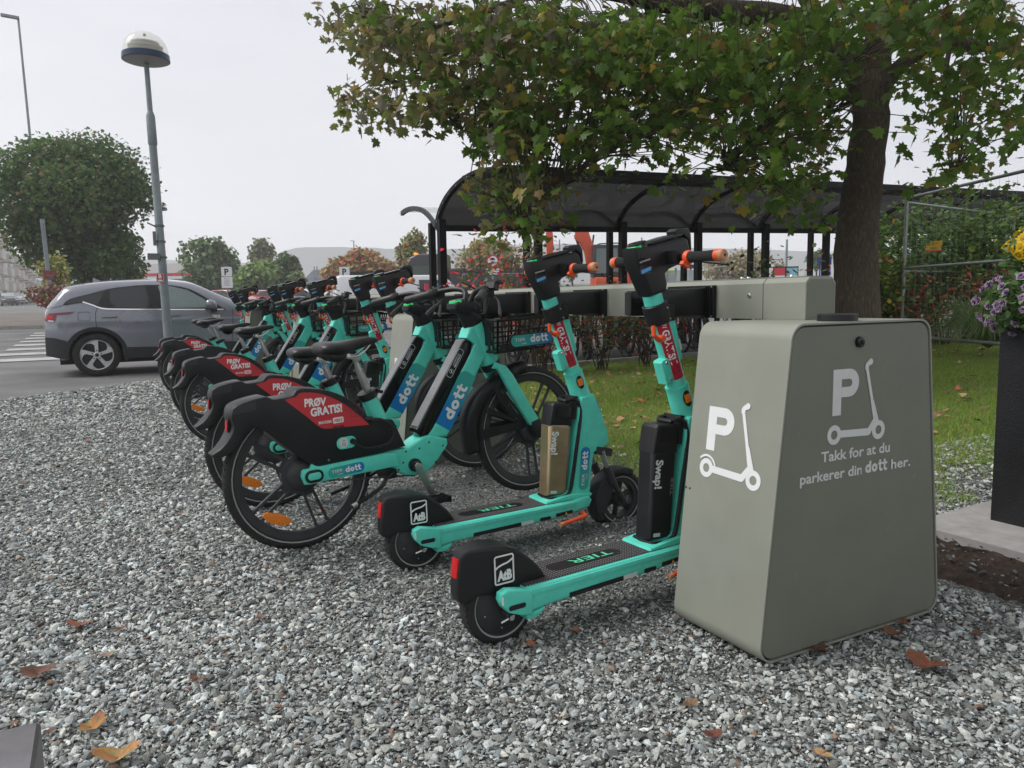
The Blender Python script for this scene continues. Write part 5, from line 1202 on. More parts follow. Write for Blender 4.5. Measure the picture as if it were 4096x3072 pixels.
make_tree('street_tree','big round dark green tree left of the lamp post behind the grey car',298,548,1070,600,30,42000,.16,GR,trunk_r=.22,lobes=19,simple=False)
make_tree('dark_shrub','dark green undergrowth below the big round tree just above the car roof',400,900,1160,330,31,9000,.16,GR,trunk_r=.05)
make_tree('autumn_shrub','yellow green sapling in front of the big round tree, beside the street sign',215,1010,1150,130,24,1100,.13,[(3,(.16,.19,.05)),(2,(.24,.24,.07)),(1,(.2,.07,.04))],trunk_r=.03,density=.7)
make_tree('autumn_shrub','low reddish shrub at the pavement edge left of the grey car',205,1135,1235,170,22,1300,.10,[(3,(.13,.045,.04)),(2,(.10,.12,.05)),(1,(.25,.05,.04))],trunk_r=.03)
make_tree('autumn_shrub','pale yellow bush just right of the big round tree over the car roof',520,1050,1150,120,38,900,.16,[(3,(.17,.15,.05)),(2,(.10,.12,.05))],trunk_r=.04)
g1=[(3,(.055,.10,.04)),(3,(.08,.135,.05)),(1,(.14,.15,.05))]; g2=[(3,(.13,.20,.05)),(3,(.10,.16,.05)),(1,(.20,.23,.06))]
make_tree('parking_tree','loose dark green tree behind the left parking sign',860,955,1180,260,62,6000,.42,g1,density=.8)
make_tree('parking_tree','bright yellow green tree right of the left parking sign',1020,1040,1190,240,60,7000,.38,g2)
make_tree('parking_tree','tall thin brownish tree rising behind the bright green one',1035,942,1100,120,75,2200,.40,[(3,(.14,.13,.07)),(2,(.10,.12,.05))],density=.7)
make_tree('parking_tree','narrow green tree with a pointed top left of the red house',1140,1000,1190,110,62,3500,.36,g1)
make_tree('parking_tree','low light green sapling nearest the red house',1195,1070,1190,70,60,1100,.30,[(3,(.13,.17,.07)),(2,(.09,.12,.04))],density=.7)
au=[(3,(.22,.17,.05)),(3,(.28,.11,.05)),(2,(.16,.17,.06)),(1,(.35,.09,.06))]
make_tree('autumn_tree','red and yellow autumn tree behind the right parking sign',1440,985,1160,260,60,5000,.38,au,density=.85)
make_tree('autumn_tree','orange autumn tree just left of the black truck cab',1545,1030,1150,120,64,2400,.36,au)
make_tree('autumn_tree','tall yellow green tree left of the shelter end',1660,905,1160,150,52,4200,.32,[(3,(.17,.18,.05)),(2,(.10,.12,.04)),(1,(.28,.13,.05))],density=.8)
make_tree('autumn_tree','thinning yellow tree behind the no entry sign through the shelter',1950,940,1150,280,50,4200,.30,[(3,(.22,.18,.06)),(2,(.14,.15,.06)),(1,(.28,.15,.07))],density=.6)
make_tree('willow_bush','pale bare willow bush seen through the shelter right of the handlebar',2960,1000,1140,330,60,4200,.26,[(3,(.22,.18,.10)),(2,(.17,.15,.08)),(1,(.26,.22,.13))],density=.8)
make_tree('parking_tree','small green tree just left of the maple trunk through the shelter',3270,1000,1080,90,65,1300,.30,g1)
make_tree('parking_tree','small green tree beyond the second shelter opening from the left',2290,1020,1130,60,70,600,.3,g1)

def shrub(label,x,y,w,h,n,size,palette,stems=9,name='shrub',lean=0,z0=.05,bare=.0,simple=True,group=None):
    t=thing(name,label,'shrub',(x,y,Tz(x,y)),group=group); s=M(); P=[]
    for i in range(stems):
        a=random.uniform(0,2*PI); r=random.uniform(.3,1)*w/2; hh=h*random.uniform(.6,1.0); tip=Vector((math.cos(a)*r+lean,math.sin(a)*r,hh))
        pts=spline([(random.uniform(-.08,.08),random.uniform(-.08,.08),-.05),tip*.4+Vector((0,0,hh*.12)),tip*.8,tip],4); s.tube(pts,[.008*(1-.8*k/(len(pts)-1)) for k in range(len(pts))],5,cap=False)
        for k in range(5):
            p=Vector(pts[random.randrange(4,len(pts))]); q=p+Vector((random.uniform(-.25,.25),random.uniform(-.25,.25),random.uniform(-.02,.22)))*min(1,h); s.tube([p,q],[.004,.002],4,cap=False); P.append((q,.07)); P.append((p.lerp(q,.5),.07))
        for k in range(3,len(pts)): P.append((Vector(pts[k]),.10))
    s.build('stems',twig,t,0)
    idx=rng.integers(0,len(P),n); c=np.array([P[i][0] for i in idx]); sg=np.array([P[i][1] for i in idx])[:,None]*max(.8,h)
    Q=c+rng.normal(0,1,(n,3))*sg; Q=Q[Q[:,2]>z0]
    leaves('leaves',Q,rng.uniform(size*.7,size*1.25,len(Q)),pal(len(Q),palette),lfm2,t,droop=.2,simple=True)
    return t
RD=[(4,(.065,.095,.03)),(1.3,(.27,.05,.035)),(1.2,(.22,.09,.04)),(1,(.13,.14,.05))]
gp='red leaved shrubs of the hedge along the lawn'
shrub('tall young shrub with bright red leaves rising left of the shelter posts',4.1,8.15,.9,1.75,330,.075,[(3,(.10,.16,.05)),(3,(.48,.04,.06)),(1,(.30,.16,.05))],8,group=gp)
shrub('red and green shrub rising above the beam behind the two front bikes',4.75,8.3,.9,1.65,300,.07,[(3,(.10,.16,.05)),(3,(.42,.05,.06)),(1,(.3,.16,.05))],8,group=gp)
for i,(x,y,w,h,n,l) in enumerate([(3.7,8.5,1.1,1.0,650,'low red leaved shrub at the left end of the hedge'),(5.0,8.5,1.2,1.05,800,'red leaved shrub under the beam left of the gold battery scooter stem'),(5.75,8.35,1.2,1.15,900,'bushiest red leaved shrub right behind the gold battery scooter stem'),(6.45,8.3,1.0,1.05,650,'red leaved shrub with bare grey stems between the two scooter stems'),(7.0,8.55,.8,.9,260,'thin sparse shrub in front of the parked black bicycle')]):
    shrub(l,x,y,w,h,n,.055,RD,13,group=gp)
shrub('dark leaved sapling rising above the beam left of the maple trunk',7.75,7.6,.6,1.45,110,.09,[(3,(.03,.05,.02)),(2,(.07,.12,.03))],5,group=gp)
shrub('second green sapling above the beam beside the maple trunk',8.3,7.4,.6,1.30,150,.08,[(3,(.05,.10,.025)),(1,(.2,.06,.03))],6,group=gp)
gy=[(4,(.065,.12,.022)),(2,(.10,.16,.03)),(1,(.30,.24,.03)),(.6,(.3,.08,.03))]; gg=[(4,(.06,.115,.022)),(3,(.09,.15,.03)),(.3,(.2,.2,.04))]
gq='tall green shrubs behind the mesh fence'
for (x,y,w,h,n,p_,l) in [(9.35,6.95,1.0,1.6,1100,gy,'shrub with yellow leaves between the maple trunk and the fence post'),(10.15,7.2,1.3,1.85,1300,gg,'green shrub just right of the fence post behind the mesh'),(10.9,7.2,1.4,2.05,1900,gg,'tallest green shrub behind the middle of the mesh fence'),(11.6,7.1,1.4,2.15,1900,gg,'tall green shrub behind the mesh fence near the yellow flowers'),(12.2,7.0,1.5,2.0,1400,gg,'green shrub at the right edge behind the flowers'),
    (9.55,6.75,1.1,.9,800,RD,'low red and green shrub at the foot of the fence post'),(10.3,6.6,1.3,1.1,900,RD,'low red leaved shrub inside the mesh fence'),(11.2,6.3,1.2,1.0,700,RD,'low orange leaved shrub behind the flower planter')]:
    shrub(l,x,y,w,h,n,.085 if h>1.5 else .065,p_,12,group=gq)
for (x,y,w,h,n) in [(11.6,8.3,1.4,1.7,1300),(12.6,8.4,1.5,1.8,1500),(13.8,8.0,1.6,1.9,1500)]:
    shrub({11.6:'dark green shrub deeper behind the fence post',12.6:'dark green shrub deepest behind the mesh fence',13.8:'dark green shrub deep behind the yellow flowers'}[x],x,y,w,h,n,.10,[(4,(.045,.085,.02)),(1,(.1,.13,.03))],12,group=gq)
# drooping ornamental grass
og=thing('ornamental_grass','drooping tuft of long green grass behind the flower planter','grass tuft',(9.2,5.35,Tz(9.2,5.35)+.1)); V=[];Fq=[]
n=900; a=rng.uniform(0,2*PI,n); l=rng.uniform(.5,1.0,n); h=rng.uniform(.25,.6,n); V=np.zeros((n,6,3)); 
for k,(s,hz) in enumerate(((0,0),(.5,1),(1,.35))):
    for j,sg in enumerate((-1,1)):
        V[:,k*2+j,0]=np.cos(a)*l*s+sg*.004*(1-s*.8)*-np.sin(a); V[:,k*2+j,1]=np.sin(a)*l*s+sg*.004*(1-s*.8)*np.cos(a); V[:,k*2+j,2]=h*hz
f=np.array([(0,1,3),(0,3,2),(2,3,5),(2,5,4)]); F_=(f[None]+(np.arange(n)*6)[:,None,None]).reshape(-1,3)
npmesh('blades',V.reshape(-1,3),F_,gm_,np.repeat(pal(n,[(3,(.07,.13,.03)),(1,(.14,.17,.05))]),6,0),parent=og)

# ============================================================ MESH FENCES
galv=mat('galvanised_tube',(.27,.29,.29),.42,metal=.6,noise=.2,nscale=14)
def fence_panel(label,p0,p1,z0,z1,H,pitch=.15,group='galvanised mesh fence panels',name='fence_panel',cross=(.0,.5,1.0)):
    x0,y0=p0;x1,y1=p1; t=thing(name,label,'fence',(x0,y0,z0),group=group); d=Vector((x1-x0,y1-y0,z1-z0)); n=int(d.length/pitch)
    f=M(); 
    for c in (0,1): f.tube([d*c+Vector((0,0,-.05)),d*c+Vector((0,0,H))],.019,8)
    for c in cross: f.tube([Vector((0,0,H*c+(.03 if c==0 else 0))),d+Vector((0,0,H*c+(.03 if c==0 else 0)))],.019 if c in(0,1) else .017,8)
    f.build('frame',galv,t); w=M()
    for i in range(1,n): w.tube([d*(i/n)+Vector((0,0,.03)),d*(i/n)+Vector((0,0,H))],.0010,3,cap=False)
    for i in range(1,8): w.tube([Vector((0,0,H*i/8)),d+Vector((0,0,H*i/8))],.0010,3,cap=False)
    w.build('wire_mesh',galv,t,0); return t
FPz=.47
fence_panel('mesh fence panel running from the post towards the flower planter',(9.27,6.52),(8.20,4.20),FPz,FPz-.0,1.80,.13,cross=(0,.505,1.0))
fence_panel('mesh fence panel running right from the post behind the shrubs',(9.40,6.60),(13.0,7.25),FPz-.02,FPz-.0,1.78,.15,cross=(0,.5,1.0))
ws=thing('warning_sign','small yellow warning sign hanging on the mesh fence by the post','sign',(9.75,6.55,1.60)); nrm=Vector((-.83,-.55,0)).normalized(); 
fm_=dirmap((0,0,0),(.55,-.83*1,0),(0,0,1),nrm); yl=mat('sign_yellow',(.60,.36,.02),.5)
b=M(); 
def sheet3(b,fn,poly,th=.003):
    k=len(poly); b.add([fn(u,v,0) for u,v in poly]+[fn(u,v,-th) for u,v in poly],[tuple(range(k)),tuple(reversed(range(k,2*k)))]+[(i,i+k,(i+1)%k+k,(i+1)%k) for i in range(k)]); return b
sheet3(b,fm_,[(0,0),(.18,0),(.18,.08),(0,.08)]); sheet3(b,fm_,[(.05,.07),(.19,.08),(.19,.14),(.05,.13)],.002); o=b.build('plate',yl,ws,0)
decal('red_band',[poly2([(0,0),(.18,0),(.18,.015),(0,.015)])],fm_,redst,ws,.001); decal('print',[xf(text2('ADVARSEL',.018,.02,.7),1,1,0,.05,.035),ring2(.08,.105,.009,.015,14),xf(text2('Stans',.015,.01,.8),1,1,0,.11,.10)],fm_,mat('sign_black',(.02,.02,.02),.5),ws,.0015)
for k,(a,b_,dd) in enumerate([((1195,1130),(1265,1132),60),((1265,1128),(1330,1122),58),((1330,1118),(1410,1112),50),((1410,1112),(1500,1110),48),((1500,1110),(1560,1110),47)]):
    q0=at(a[0],1190,dd);q1=at(b_[0],1190,dd-1); zt=at(a[0],a[1],dd).z; zg=Tz(q0.x,q0.y)
    fence_panel(['leftmost distant mesh fence panel beside the red house','second distant mesh fence panel from the red house','distant mesh fence panel left of the right parking sign','distant mesh fence panel right behind the right parking sign','distant mesh fence panel left of the white van'][k],(q0.x,q0.y),(q1.x,q1.y),zg,zg,zt-zg,.12,group='distant mesh fence panels')
q0=at(2790,1150,40);q1=at(2905,1150,38); zg=Tz(q0.x,q0.y); fence_panel('distant mesh fence panel in front of the pale willow bush',(q0.x,q0.y),(q1.x,q1.y),zg,zg,at(2850,1070,39).z-zg,.12,group='distant mesh fence panels')
q0=at(1850,1150,36);q1=at(2600,1150,36); zg=Tz(q0.x,q0.y); fence_panel('long low distant mesh fence panel in front of the excavator',(q0.x,q0.y),(q1.x,q1.y),zg,zg,at(2200,1092,36).z-zg,.14,group='distant mesh fence panels')
# ============================================================ FLOWER PLANTER
pt=thing('flower_planter','tall black square planter on the concrete slab at the right edge','planter',(3.245,1.84,.10))
pm_=mat('black_fibre_planter',(.010,.010,.012),.5,noise=.5,nscale=5,bump=.25,bscale=120)
b=M(); w=.62; H=.80; t0=.035
def ring_(z,o): return [(o,-o,z),(w-o,-o,z),(w-o,-(w-o),z),(o,-(w-o),z)]
V=[(0.0,0,0),(w,0,0),(w,-w,0),(0,-w,0)]+[(-.0,0,H),(w,0,H),(w,-w,H),(0,-w,H)]+ring_(H,t0)+ring_(H-.08,t0)
b.add(V,[(0,4,5,1),(1,5,6,2),(2,6,7,3),(3,7,4,0),(4,8,9,5),(5,9,10,6),(6,10,11,7),(7,11,8,4),(8,12,13,9),(9,13,14,10),(10,14,15,11),(11,15,12,8),(0,1,2,3)]); b.build('box',pm_,pt,0)
b=M(); b.bbox((t0,-w+t0,H-.085),(w-t0,-t0,H-.05)); b.build('soil_fill',soil,pt,0)
def flowerplant(name,label,kind,cx,cy,cz,rad,nf,nl,fcols,lcol,lsz):
    t=thing(name,label,'flowers',(cx,cy,cz)); s=M()
    u=rng.normal(size=(nl,3)); u/=np.linalg.norm(u,axis=1)[:,None]; r=rng.uniform(.2,1,nl)**.5; P=u*r[:,None]*np.array(rad); 
    for i in range(40): q=P[i]; s.tube([(0,0,-.12),Vector(q)*.5+Vector((0,0,.02)),q],[.004,.003,.002],4,cap=False)
    leaves('leaves',P,rng.uniform(lsz*.6,lsz*1.2,nl),pal(nl,lcol),lfm2,t,droop=.1,simple=True)
    Vv=[];Ff=[];Cc=[]
    for i in range(nf):
        u=rng.normal(size=3); u[0]-=.55; u[1]+=.05; u[2]+=(.75 if kind=='daisy' else .05); u/=np.linalg.norm(u); p=u*np.array(rad)*(1.06 if kind!='daisy' else 1.15)
        nr=Vector(u+rng.normal(0,.3,3)); nr.normalize(); ax_=nr.orthogonal().normalized(); ay=nr.cross(ax_)
        if kind=='daisy':
            R=random.uniform(.026,.034); s.tube([Vector(p)*.55,Vector(p)],[.0022,.0018],4,cap=False)
            for k in range(13):
                a=2*PI*k/13; d=ax_*math.cos(a)+ay*math.sin(a); e=ax_*-math.sin(a)+ay*math.cos(a); b0=len(Vv); c=Vector(p)
                Vv+=[c+d*.006-e*.002,c+d*R*.6-e*.0055+nr*.004,c+d*R+nr*random.uniform(-.008,.006),c+d*R*.6+e*.0055+nr*.004,c+d*.006+e*.002]; Ff+=[(b0,b0+1,b0+3),(b0+1,b0+2,b0+3),(b0,b0+3,b0+4)]
                cc=np.array((.78,.52,.01))*random.uniform(.75,1.05); Cc+=[cc*.8,cc,cc,cc,cc*.8]
            b0=len(Vv); Vv+=[Vector(p)+nr*.006]; Cc.append((.45,.22,.01))
            for k in range(8): a=2*PI*k/8; Vv.append(Vector(p)+(ax_*math.cos(a)+ay*math.sin(a))*.008+nr*.003); Cc.append((.5,.27,.01))
            Ff+=[(b0,b0+1+k,b0+1+(k+1)%8) for k in range(8)]
        else:
            R=random.uniform(.013,.020); c=Vector(p)
            for lay in range(2):
                b0=len(Vv); Vv.append(c-nr*.004+nr*lay*.004); Cc.append((.10,.035,.16)); m=15
                for rr,dz,cm in ((.45,.003,(.20,.09,.24)),(1.0,.006,(.60,.50,.62))):
                    for k in range(m):
                        a=2*PI*k/m; rad_=R*rr*(1-.35*lay)*(1+.16*math.cos(5*a+lay)); Vv.append(c+(ax_*math.cos(a)+ay*math.sin(a))*rad_+nr*(dz+lay*.006+.003*math.sin(7*a))); Cc.append(tuple(np.array(cm)*random.uniform(.85,1.12)))
                Ff+=[(b0,b0+1+k,b0+1+(k+1)%m) for k in range(m)]
                for k in range(m):
                    i0,i1,j0,j1=b0+1+k,b0+1+(k+1)%m,b0+1+m+k,b0+1+m+(k+1)%m; Ff+=[(i0,j0,j1),(i0,j1,i1)]
    npmesh('blossoms',[tuple(v) for v in Vv],Ff,mat('petals',(.5,.4,.5),.6,vcol=True,translucent=.3),Cc,parent=t)
    s.build('stems',mat('green_stem',(.06,.10,.03),.6),t,0); return t
lg=[(3,(.075,.13,.04)),(2,(.05,.095,.03)),(1,(.12,.18,.06))]
flowerplant('yellow_daisy_plant','yellow daisies standing above the purple flowers in the black planter','daisy',3.42,1.74,1.19,(.135,.17,.13),26,650,None,lg,.05)
flowerplant('trailing_petunia_plant','pale purple trailing petunias with dark centres over the planter edge','pet',3.37,1.70,1.00,(.27,.26,.14),84,3600,None,lg,.034)
flowerplant('trailing_petunia_plant','few pale purple flowers hanging lowest down the planter side','pet',3.24,1.60,.83,(.04,.08,.07),12,200,None,lg,.03)

# ============================================================ LAMP POSTS, SIGNS, POLES
def post_tube(b,p,q,r0,r1,n=14): b.tube([p,q],[r0,r1],n)
gpost=groundmat('weathered_post_paint',[(.3,(.17,.20,.21)),(.6,(.24,.275,.285)),(.85,(.34,.37,.38))],7,.2,.5)
B0=Vector((.86,12.2,0)); 
def park_lamp(label,base,top,h,R,dr=.062):
    t=thing('park_lamp',label,'street lamp',base,group='lamp posts with domed glass heads'); d=(Vector(top)-Vector(base)); u=d.normalized()
    p=M(); p.tube([(0,0,-.1),d*.02,d*.74],[dr*1.05,dr,dr*.86],18); p.build('post',gpost,t); 
    q=M(); q.tube([d*.738,d*.742,d*.83,d*.84,d*.845],[dr*.9,dr*1.02,dr*.98,dr*.75,dr*.62],18); q.tube([d*.84,d*1.0],[dr*.60,dr*.55],14); q.build('spigot',gpost,t)
    fd=M(); fd.tube([d*.0,d*.055],[dr*1.7,dr*1.5],18); fd.build('ribbed_foot',alu,t)
    c=d; navy=mat('navy_band',(.018,.04,.085),.35); glas=mat('lamp_glass',(.86,.85,.74),.12,alpha=.30,spec=.6)
    b=M(); b.lathe([(0,-.02*R),(.2*R,-.06*R),(.9*R,.02*R),(R,.06*R),(R*1.0,.10*R)],36,'Z',c); b.build('reflector_plate',mat('lamp_underside',(.30,.29,.27),.5),t)
    b=M(); b.lathe([(R*1.0,.06*R),(R*1.03,.08*R),(R*1.015,.34*R),(R*.97,.36*R)],36,'Z',c); b.build('band',navy,t)
    b=M(); b.lathe([(R*.99,.35*R),(R*.96,.62*R),(R*.86,.90*R),(R*.66,1.13*R),(R*.36,1.29*R),(0,1.34*R)],36,'Z',c); b.build('glass_dome',glas,t,60)
    b=M()
    for k,(z,r) in enumerate(((.46,.78),(.66,.74),(.84,.60))): b.lathe([(.1*R,(z+.06)*R),(r*R,z*R),(r*R*1.02,(z+.03)*R),(.1*R,(z+.09)*R)],30,'Z',c)
    b.lathe([(.16*R,.35*R),(.16*R,1.0*R)],12,'Z',c); b.build('louvre',mat('lamp_louvre',(.62,.61,.56),.4),t)
    b=M(); b.tube([c+Vector((0,0,1.17*R)),c+Vector((0,0,1.27*R))],.012*R/.2,6); b.build('finial',blk,t)
    return t
Tp=at(585,250,11.15); lp=park_lamp('nearest domed glass lamp on a leaning grey post before the grey car',B0,Tp,1,.315)
st=M(); 
d=(Tp-B0)
def on(fr): return B0+d*fr
sg=thing('lamp_post_sign','small red sign with white letter B strapped on the lamp post','sign',on(.318)+Vector((-.05,-.085,0)))
b=M(); b.bbox((-.05,-.006,-.065),(.05,.006,.065)); b.build('plate',redst,sg,0); decal('letter',[xf(text2('B',.06,.04,.95,'CENTER'),1,1,0,0,-.008),poly2([(-.03,-.048),(.03,-.048),(.03,-.030),(-.03,-.030)]),stroke2(rrect2(-.045,-.060,.045,.060,.006,2),.004,closed=True)],nside(-.0065),wht,sg,.0006)
cl_=thing('post_clamps','metal straps and small grey box fixed round the lamp post','clamp',on(.38)); 
b=M()
for fr,r in ((.0,.073),(.05,.071),(.10,.07)): b.tube([d*fr,d*(fr+.005)],r,16)
b.box(d*.0+Vector((-.11,-.06,.02)),(.16,.06,.09)); b.box(d*.055+Vector((-.08,-.05,.03)),(.04,.05,.20)); b.tube([d*.10+Vector((-.16,-.05,.05)),d*.10+Vector((-.06,-.05,0))],.012,6); b.build('strap',mat('strap_grey',(.16,.17,.16),.5,metal=.5),cl_,30)
q=at(645,1100,36); q2=at(637,842,36); park_lamp('smaller domed glass lamp farther away beside the near lamp post',Vector((q.x,q.y,Tz(q.x,q.y))),q2,1,.34,.06)
def mast(label,px,pyt,pyb,dep,r,head=None,pxt=None,name='street_light'):
    q=at(px,pyb,dep);z=Tz(q.x,q.y); tpt=at(px if pxt is None else pxt,pyt,dep); t=thing(name,label,'street lamp' if head else 'pole',(q.x,q.y,z)); dd=tpt-Vector((q.x,q.y,z)); b=M(); b.tube([(0,0,0),dd],[r,r*.6],10); b.build('mast',gpost,t)
    if head: b=M(); b.box(dd+Vector((-.35*head,-.1,.02)),(.8*head,.25*head,.12*head),(0,.06,0)); b.build('lamp_head',gpost,t,0)
    return t
mast('tall slim street light rising out of the round tree at far left',185,75,1180,36,.075,.9,pxt=73)
mast('thin tall lighting mast behind the red autumn tree',1415,965,1100,80,.09,.5)
mast('slim grey pole seen in the first shelter opening',1857,980,1120,55,.10)
mast('slim grey pole seen behind the excavator arm',2238,958,1100,60,.08)
mast('slim grey pole leaning in the last shelter opening',3143,958,1110,45,.10,pxt=3148)
mast('thin grey pole right of the near scooter head',2567,950,1050,60,.09)
metal_back=mat('sign_back',(.35,.35,.35),.5)
signw=mat('sign_white',(.74,.75,.76),.45); signk=mat('sign_black2',(.015,.015,.015),.5)
def psign(label,px,dep,s=1):
    q=at(px,1230,dep); z=Tz(q.x,q.y); t=thing('parking_sign',label,'sign',(q.x,q.y,z),(0,0,math.radians(-18)),'white parking signs on grey poles')
    zc=at(px,1087,dep).z-z; w=40/F_PX*dep*s; b=M(); b.tube([(0,.03,0),(0,.03,zc+w*.5)],.03,10); b.build('pole',gpost,t)
    b=M(); b.lathe([(0,.012),(w*.53,.012),(w*.53,.004),(0,.004)],24,'Y',(.02,.004,zc)); b.build('round_backing',metal_back,t)
    b=M(); b.bbox((-w/2,-.012,zc-w*.46),(w/2,.0,zc+w*.46)); o=b.build('plate',signw,t,0); decal('letter',[xf(text2('P',w*.62,.035,.95,'CENTER'),1,1,0,0,zc-w*.32)],nside(-.0122),signk,o,.002)
    b=M(); b.bbox((-w*.52,-.012,zc-w*1.62),(w*.52,.0,zc-w*.52)); o=b.build('lower_plate',signw,t,0)
    L2=[xf(text2('08 - 17',w*.12,.02,1,'CENTER'),1,1,0,0,zc-w*.72)]
    for k,(s_,) in enumerate([('Mot avgift',),('Avgiftsparkering',),('Maks 2 timer',),('Betal i automat',),('Gjelder alle',),('parkeringsplasser',)]): L2.append(xf(text2(s_,w*.075,.01,.9,'CENTER'),1,1,0,0,zc-w*(.86+.105*k)))
    decal('lettering',L2,nside(-.0122),mat('faded_print',(.22,.22,.22),.6),o,.002); return t
psign('white parking sign before the bright green trees, right of the car',914,31)
psign('white parking sign before the autumn trees and red house',1383,34)
q=at(1972,1150,33); z=Tz(q.x,q.y); t=thing('no_vehicles_sign','round red and white no motor vehicles sign seen through the shelter','sign',(q.x,q.y,z),(0,0,math.radians(-28)))
zc=at(1972,1044,33).z-z; R_=25/F_PX*33; b=M(); b.tube([(0,.04,0),(0,.04,zc+R_*1.6)],.045,10); b.build('pole',gpost,t); b=M(); b.lathe([(0,-.012),(R_,-.012),(R_,.0),(0,0)],32,'Y',(0,0,zc)); o=b.build('disc',signw,t)
decal('red_ring',[ring2(0,zc,R_*.78,R_,32),stroke2([(-R_*.56,zc+R_*.56),(R_*.56,zc-R_*.56)],R_*.09)],nside(-.0125),redst,o,.002)
decal('vehicle_symbols',[poly2([(-R_*.33,zc+R_*.25),(R_*.33,zc+R_*.25),(R_*.25,zc+R_*.48),(-R_*.25,zc+R_*.48)]),poly2([(-R_*.42,zc+R_*.12),(R_*.42,zc+R_*.12),(R_*.42,zc+R_*.27),(-R_*.42,zc+R_*.27)]),ring2(-R_*.28,zc-R_*.38,R_*.10,R_*.16,12),ring2(R_*.28,zc-R_*.38,R_*.10,R_*.16,12),poly2([(-R_*.3,zc-R_*.3),(R_*.3,zc-R_*.3),(R_*.15,zc-R_*.1),(-R_*.15,zc-R_*.1)])],nside(-.0125),signk,o,.001)
b=M(); pw=R_*1.03; b.bbox((-pw,-.012,zc-R_*2.15),(pw,0,zc-R_*1.22)); o=b.build('text_plate',signw,t,0)
decal('lettering',[xf(fitw(text2('Gjelder ikke',R_*.26,.02),pw*1.7),1,1,0,-pw*.85,zc-R_*1.58),xf(fitw(text2('buss og taxi',R_*.26,.02),pw*1.7),1,1,0,-pw*.85,zc-R_*2.02)],nside(-.0125),signk,o,.002)
q=at(208,1150,22.5); z=Tz(q.x,q.y); t=thing('street_sign','weathered reddish brown street sign half hidden by the yellow sapling','sign',(q.x,q.y,z),(0,0,math.radians(20))); zc=at(200,1100,22.5).z-z
b=M(); b.tube([(0,.05,0),(-.1,.05,zc+1.6)],.06,10); b.build('pole',gpost,t); b=M(); b.bbox((-.20,-.01,zc-.0),(.16,.01,zc+.13)); b.bbox((-.19,-.01,zc-.14),(.08,.01,zc-.02)); b.build('plate',mat('faded_red_sign',(.20,.055,.05),.6,noise=.4,nscale=18),t,0)
# ============================================================ THE GREY CAR
carp=mat('grey_car_paint',(.20,.21,.24),.24,metal=.3,noise=.03,nscale=2,coat=1.0); glassd=mat('tinted_window',(.022,.024,.026),.06,spec=.7,noise=.12,nscale=1.2); glassc=mat('clear_window',(.20,.26,.25),.05,spec=.7,noise=.25,nscale=1.1)
chrome=mat('chrome_trim',(.72,.73,.74),.15,metal=.9); clad=mat('car_cladding',(.028,.029,.031),.75,spec=.3); wind=mat('windscreen_glass',(.34,.42,.42),.08,spec=.8,noise=.15,nscale=.8)
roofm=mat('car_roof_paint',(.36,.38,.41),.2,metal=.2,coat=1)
TOP=spline([(-.690,.50),(-.688,.62),(-.672,.80),(-.668,.97),(-.62,1.08),(-.52,1.20),(-.42,1.315),(-.36,1.365),(-.10,1.415),(.25,1.455),(.695,1.475),(1.0,1.475),(1.25,1.455),(1.483,1.41),(1.80,1.254),(2.10,1.115),(2.35,1.03),(2.6,1.0),(3.0,.965),(3.3,.91),(3.48,.82),(3.55,.70),(3.57,.5),(3.55,.34)],5)
tx_=np.array([p[0] for p in TOP]); tz_=np.array([p[1] for p in TOP])
def ztop(x):
    m=tx_[:]; i0=int(np.argmin(tx_)); i1=int(np.argmax(tx_)); return float(np.interp(x,tx_[i0:i1+1],tz_[i0:i1+1]))
HWD=.92
def ysurf(x,z):   # distance inward from the widest line (near side is y=0 -> +y inwards)
    y=.0
    y+=.03*max(0,(.45-z)/.3)**2
    y+=.018*max(0,z-.72)/.3 if z<1.0 else .018
    if z>.98: y+=.30*((z-.98)/.50)**1.25*.75
    y+=.34*max(0,(-.10-x)/.60)**2.6; y+=.36*max(0,(x-2.75)/.85)**2.4
    y+=.014*math.exp(-((z-.86)/.05)**2)*-1*(1 if -.5<x<3.2 else 0)
    zt=ztop(x); e=max(0,1-(zt-z)/.10); y+=.07*e*e
    return y
WR=.335; WX=(0.,2.665); AR=.375
def zbot(x):
    zb=.27-.0*x
    for wx in WX:
        if abs(x-wx)<AR: zb=max(zb,WR+math.sqrt(AR*AR-(x-wx)**2)*1.0-.0)
    if x<-.5: zb=.33
    if x>3.3: zb=.26
    return zb
def build_body():
    xs=sorted(set(np.round(np.concatenate([np.linspace(-.688,-.40,22),np.arange(-.39,3.3,.022),np.linspace(3.3,3.565,26)]),4))); ns=22;nr=9; V=[];Q=[];mi=[]
    k=2*(ns+1)+nr
    for x in xs:
        zb=zbot(x); zt=max(ztop(x),zb+.02); row=[]
        for j in range(ns+1):
            t=j/ns; t=1-(1-t)**1.35; z=zb+(zt-zb)*t; row.append((x,ysurf(x,z),z))
        yi=row[-1][1]
        half=row; mid=[]
        for j in range(1,nr+1):
            s=j/(nr+1); y=yi+(2*HWD-2*yi)*s; mid.append((x,y,zt+.045*math.sin(PI*s)**.8*(1 if zt>.9 else .4)))
        other=[(a,2*HWD-b,c) for a,b,c in reversed(half)]
        V+=half+mid+other
    n=len(half)+len(mid)+len(other)
    for i in range(len(xs)-1):
        for j in range(n-1):
            a=i*n+j; Q.append((a,a+1,a+1+n,a+n)); xm=(xs[i]+xs[i+1])/2; top=ns<=j<ns+nr+1
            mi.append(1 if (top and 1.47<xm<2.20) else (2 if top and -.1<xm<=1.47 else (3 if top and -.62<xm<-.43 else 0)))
    Q.append(tuple(range(n))); mi.append(0); Q.append(tuple((len(xs)-1)*n+j for j in reversed(range(n)))); mi.append(0)
    return V,Q,mi
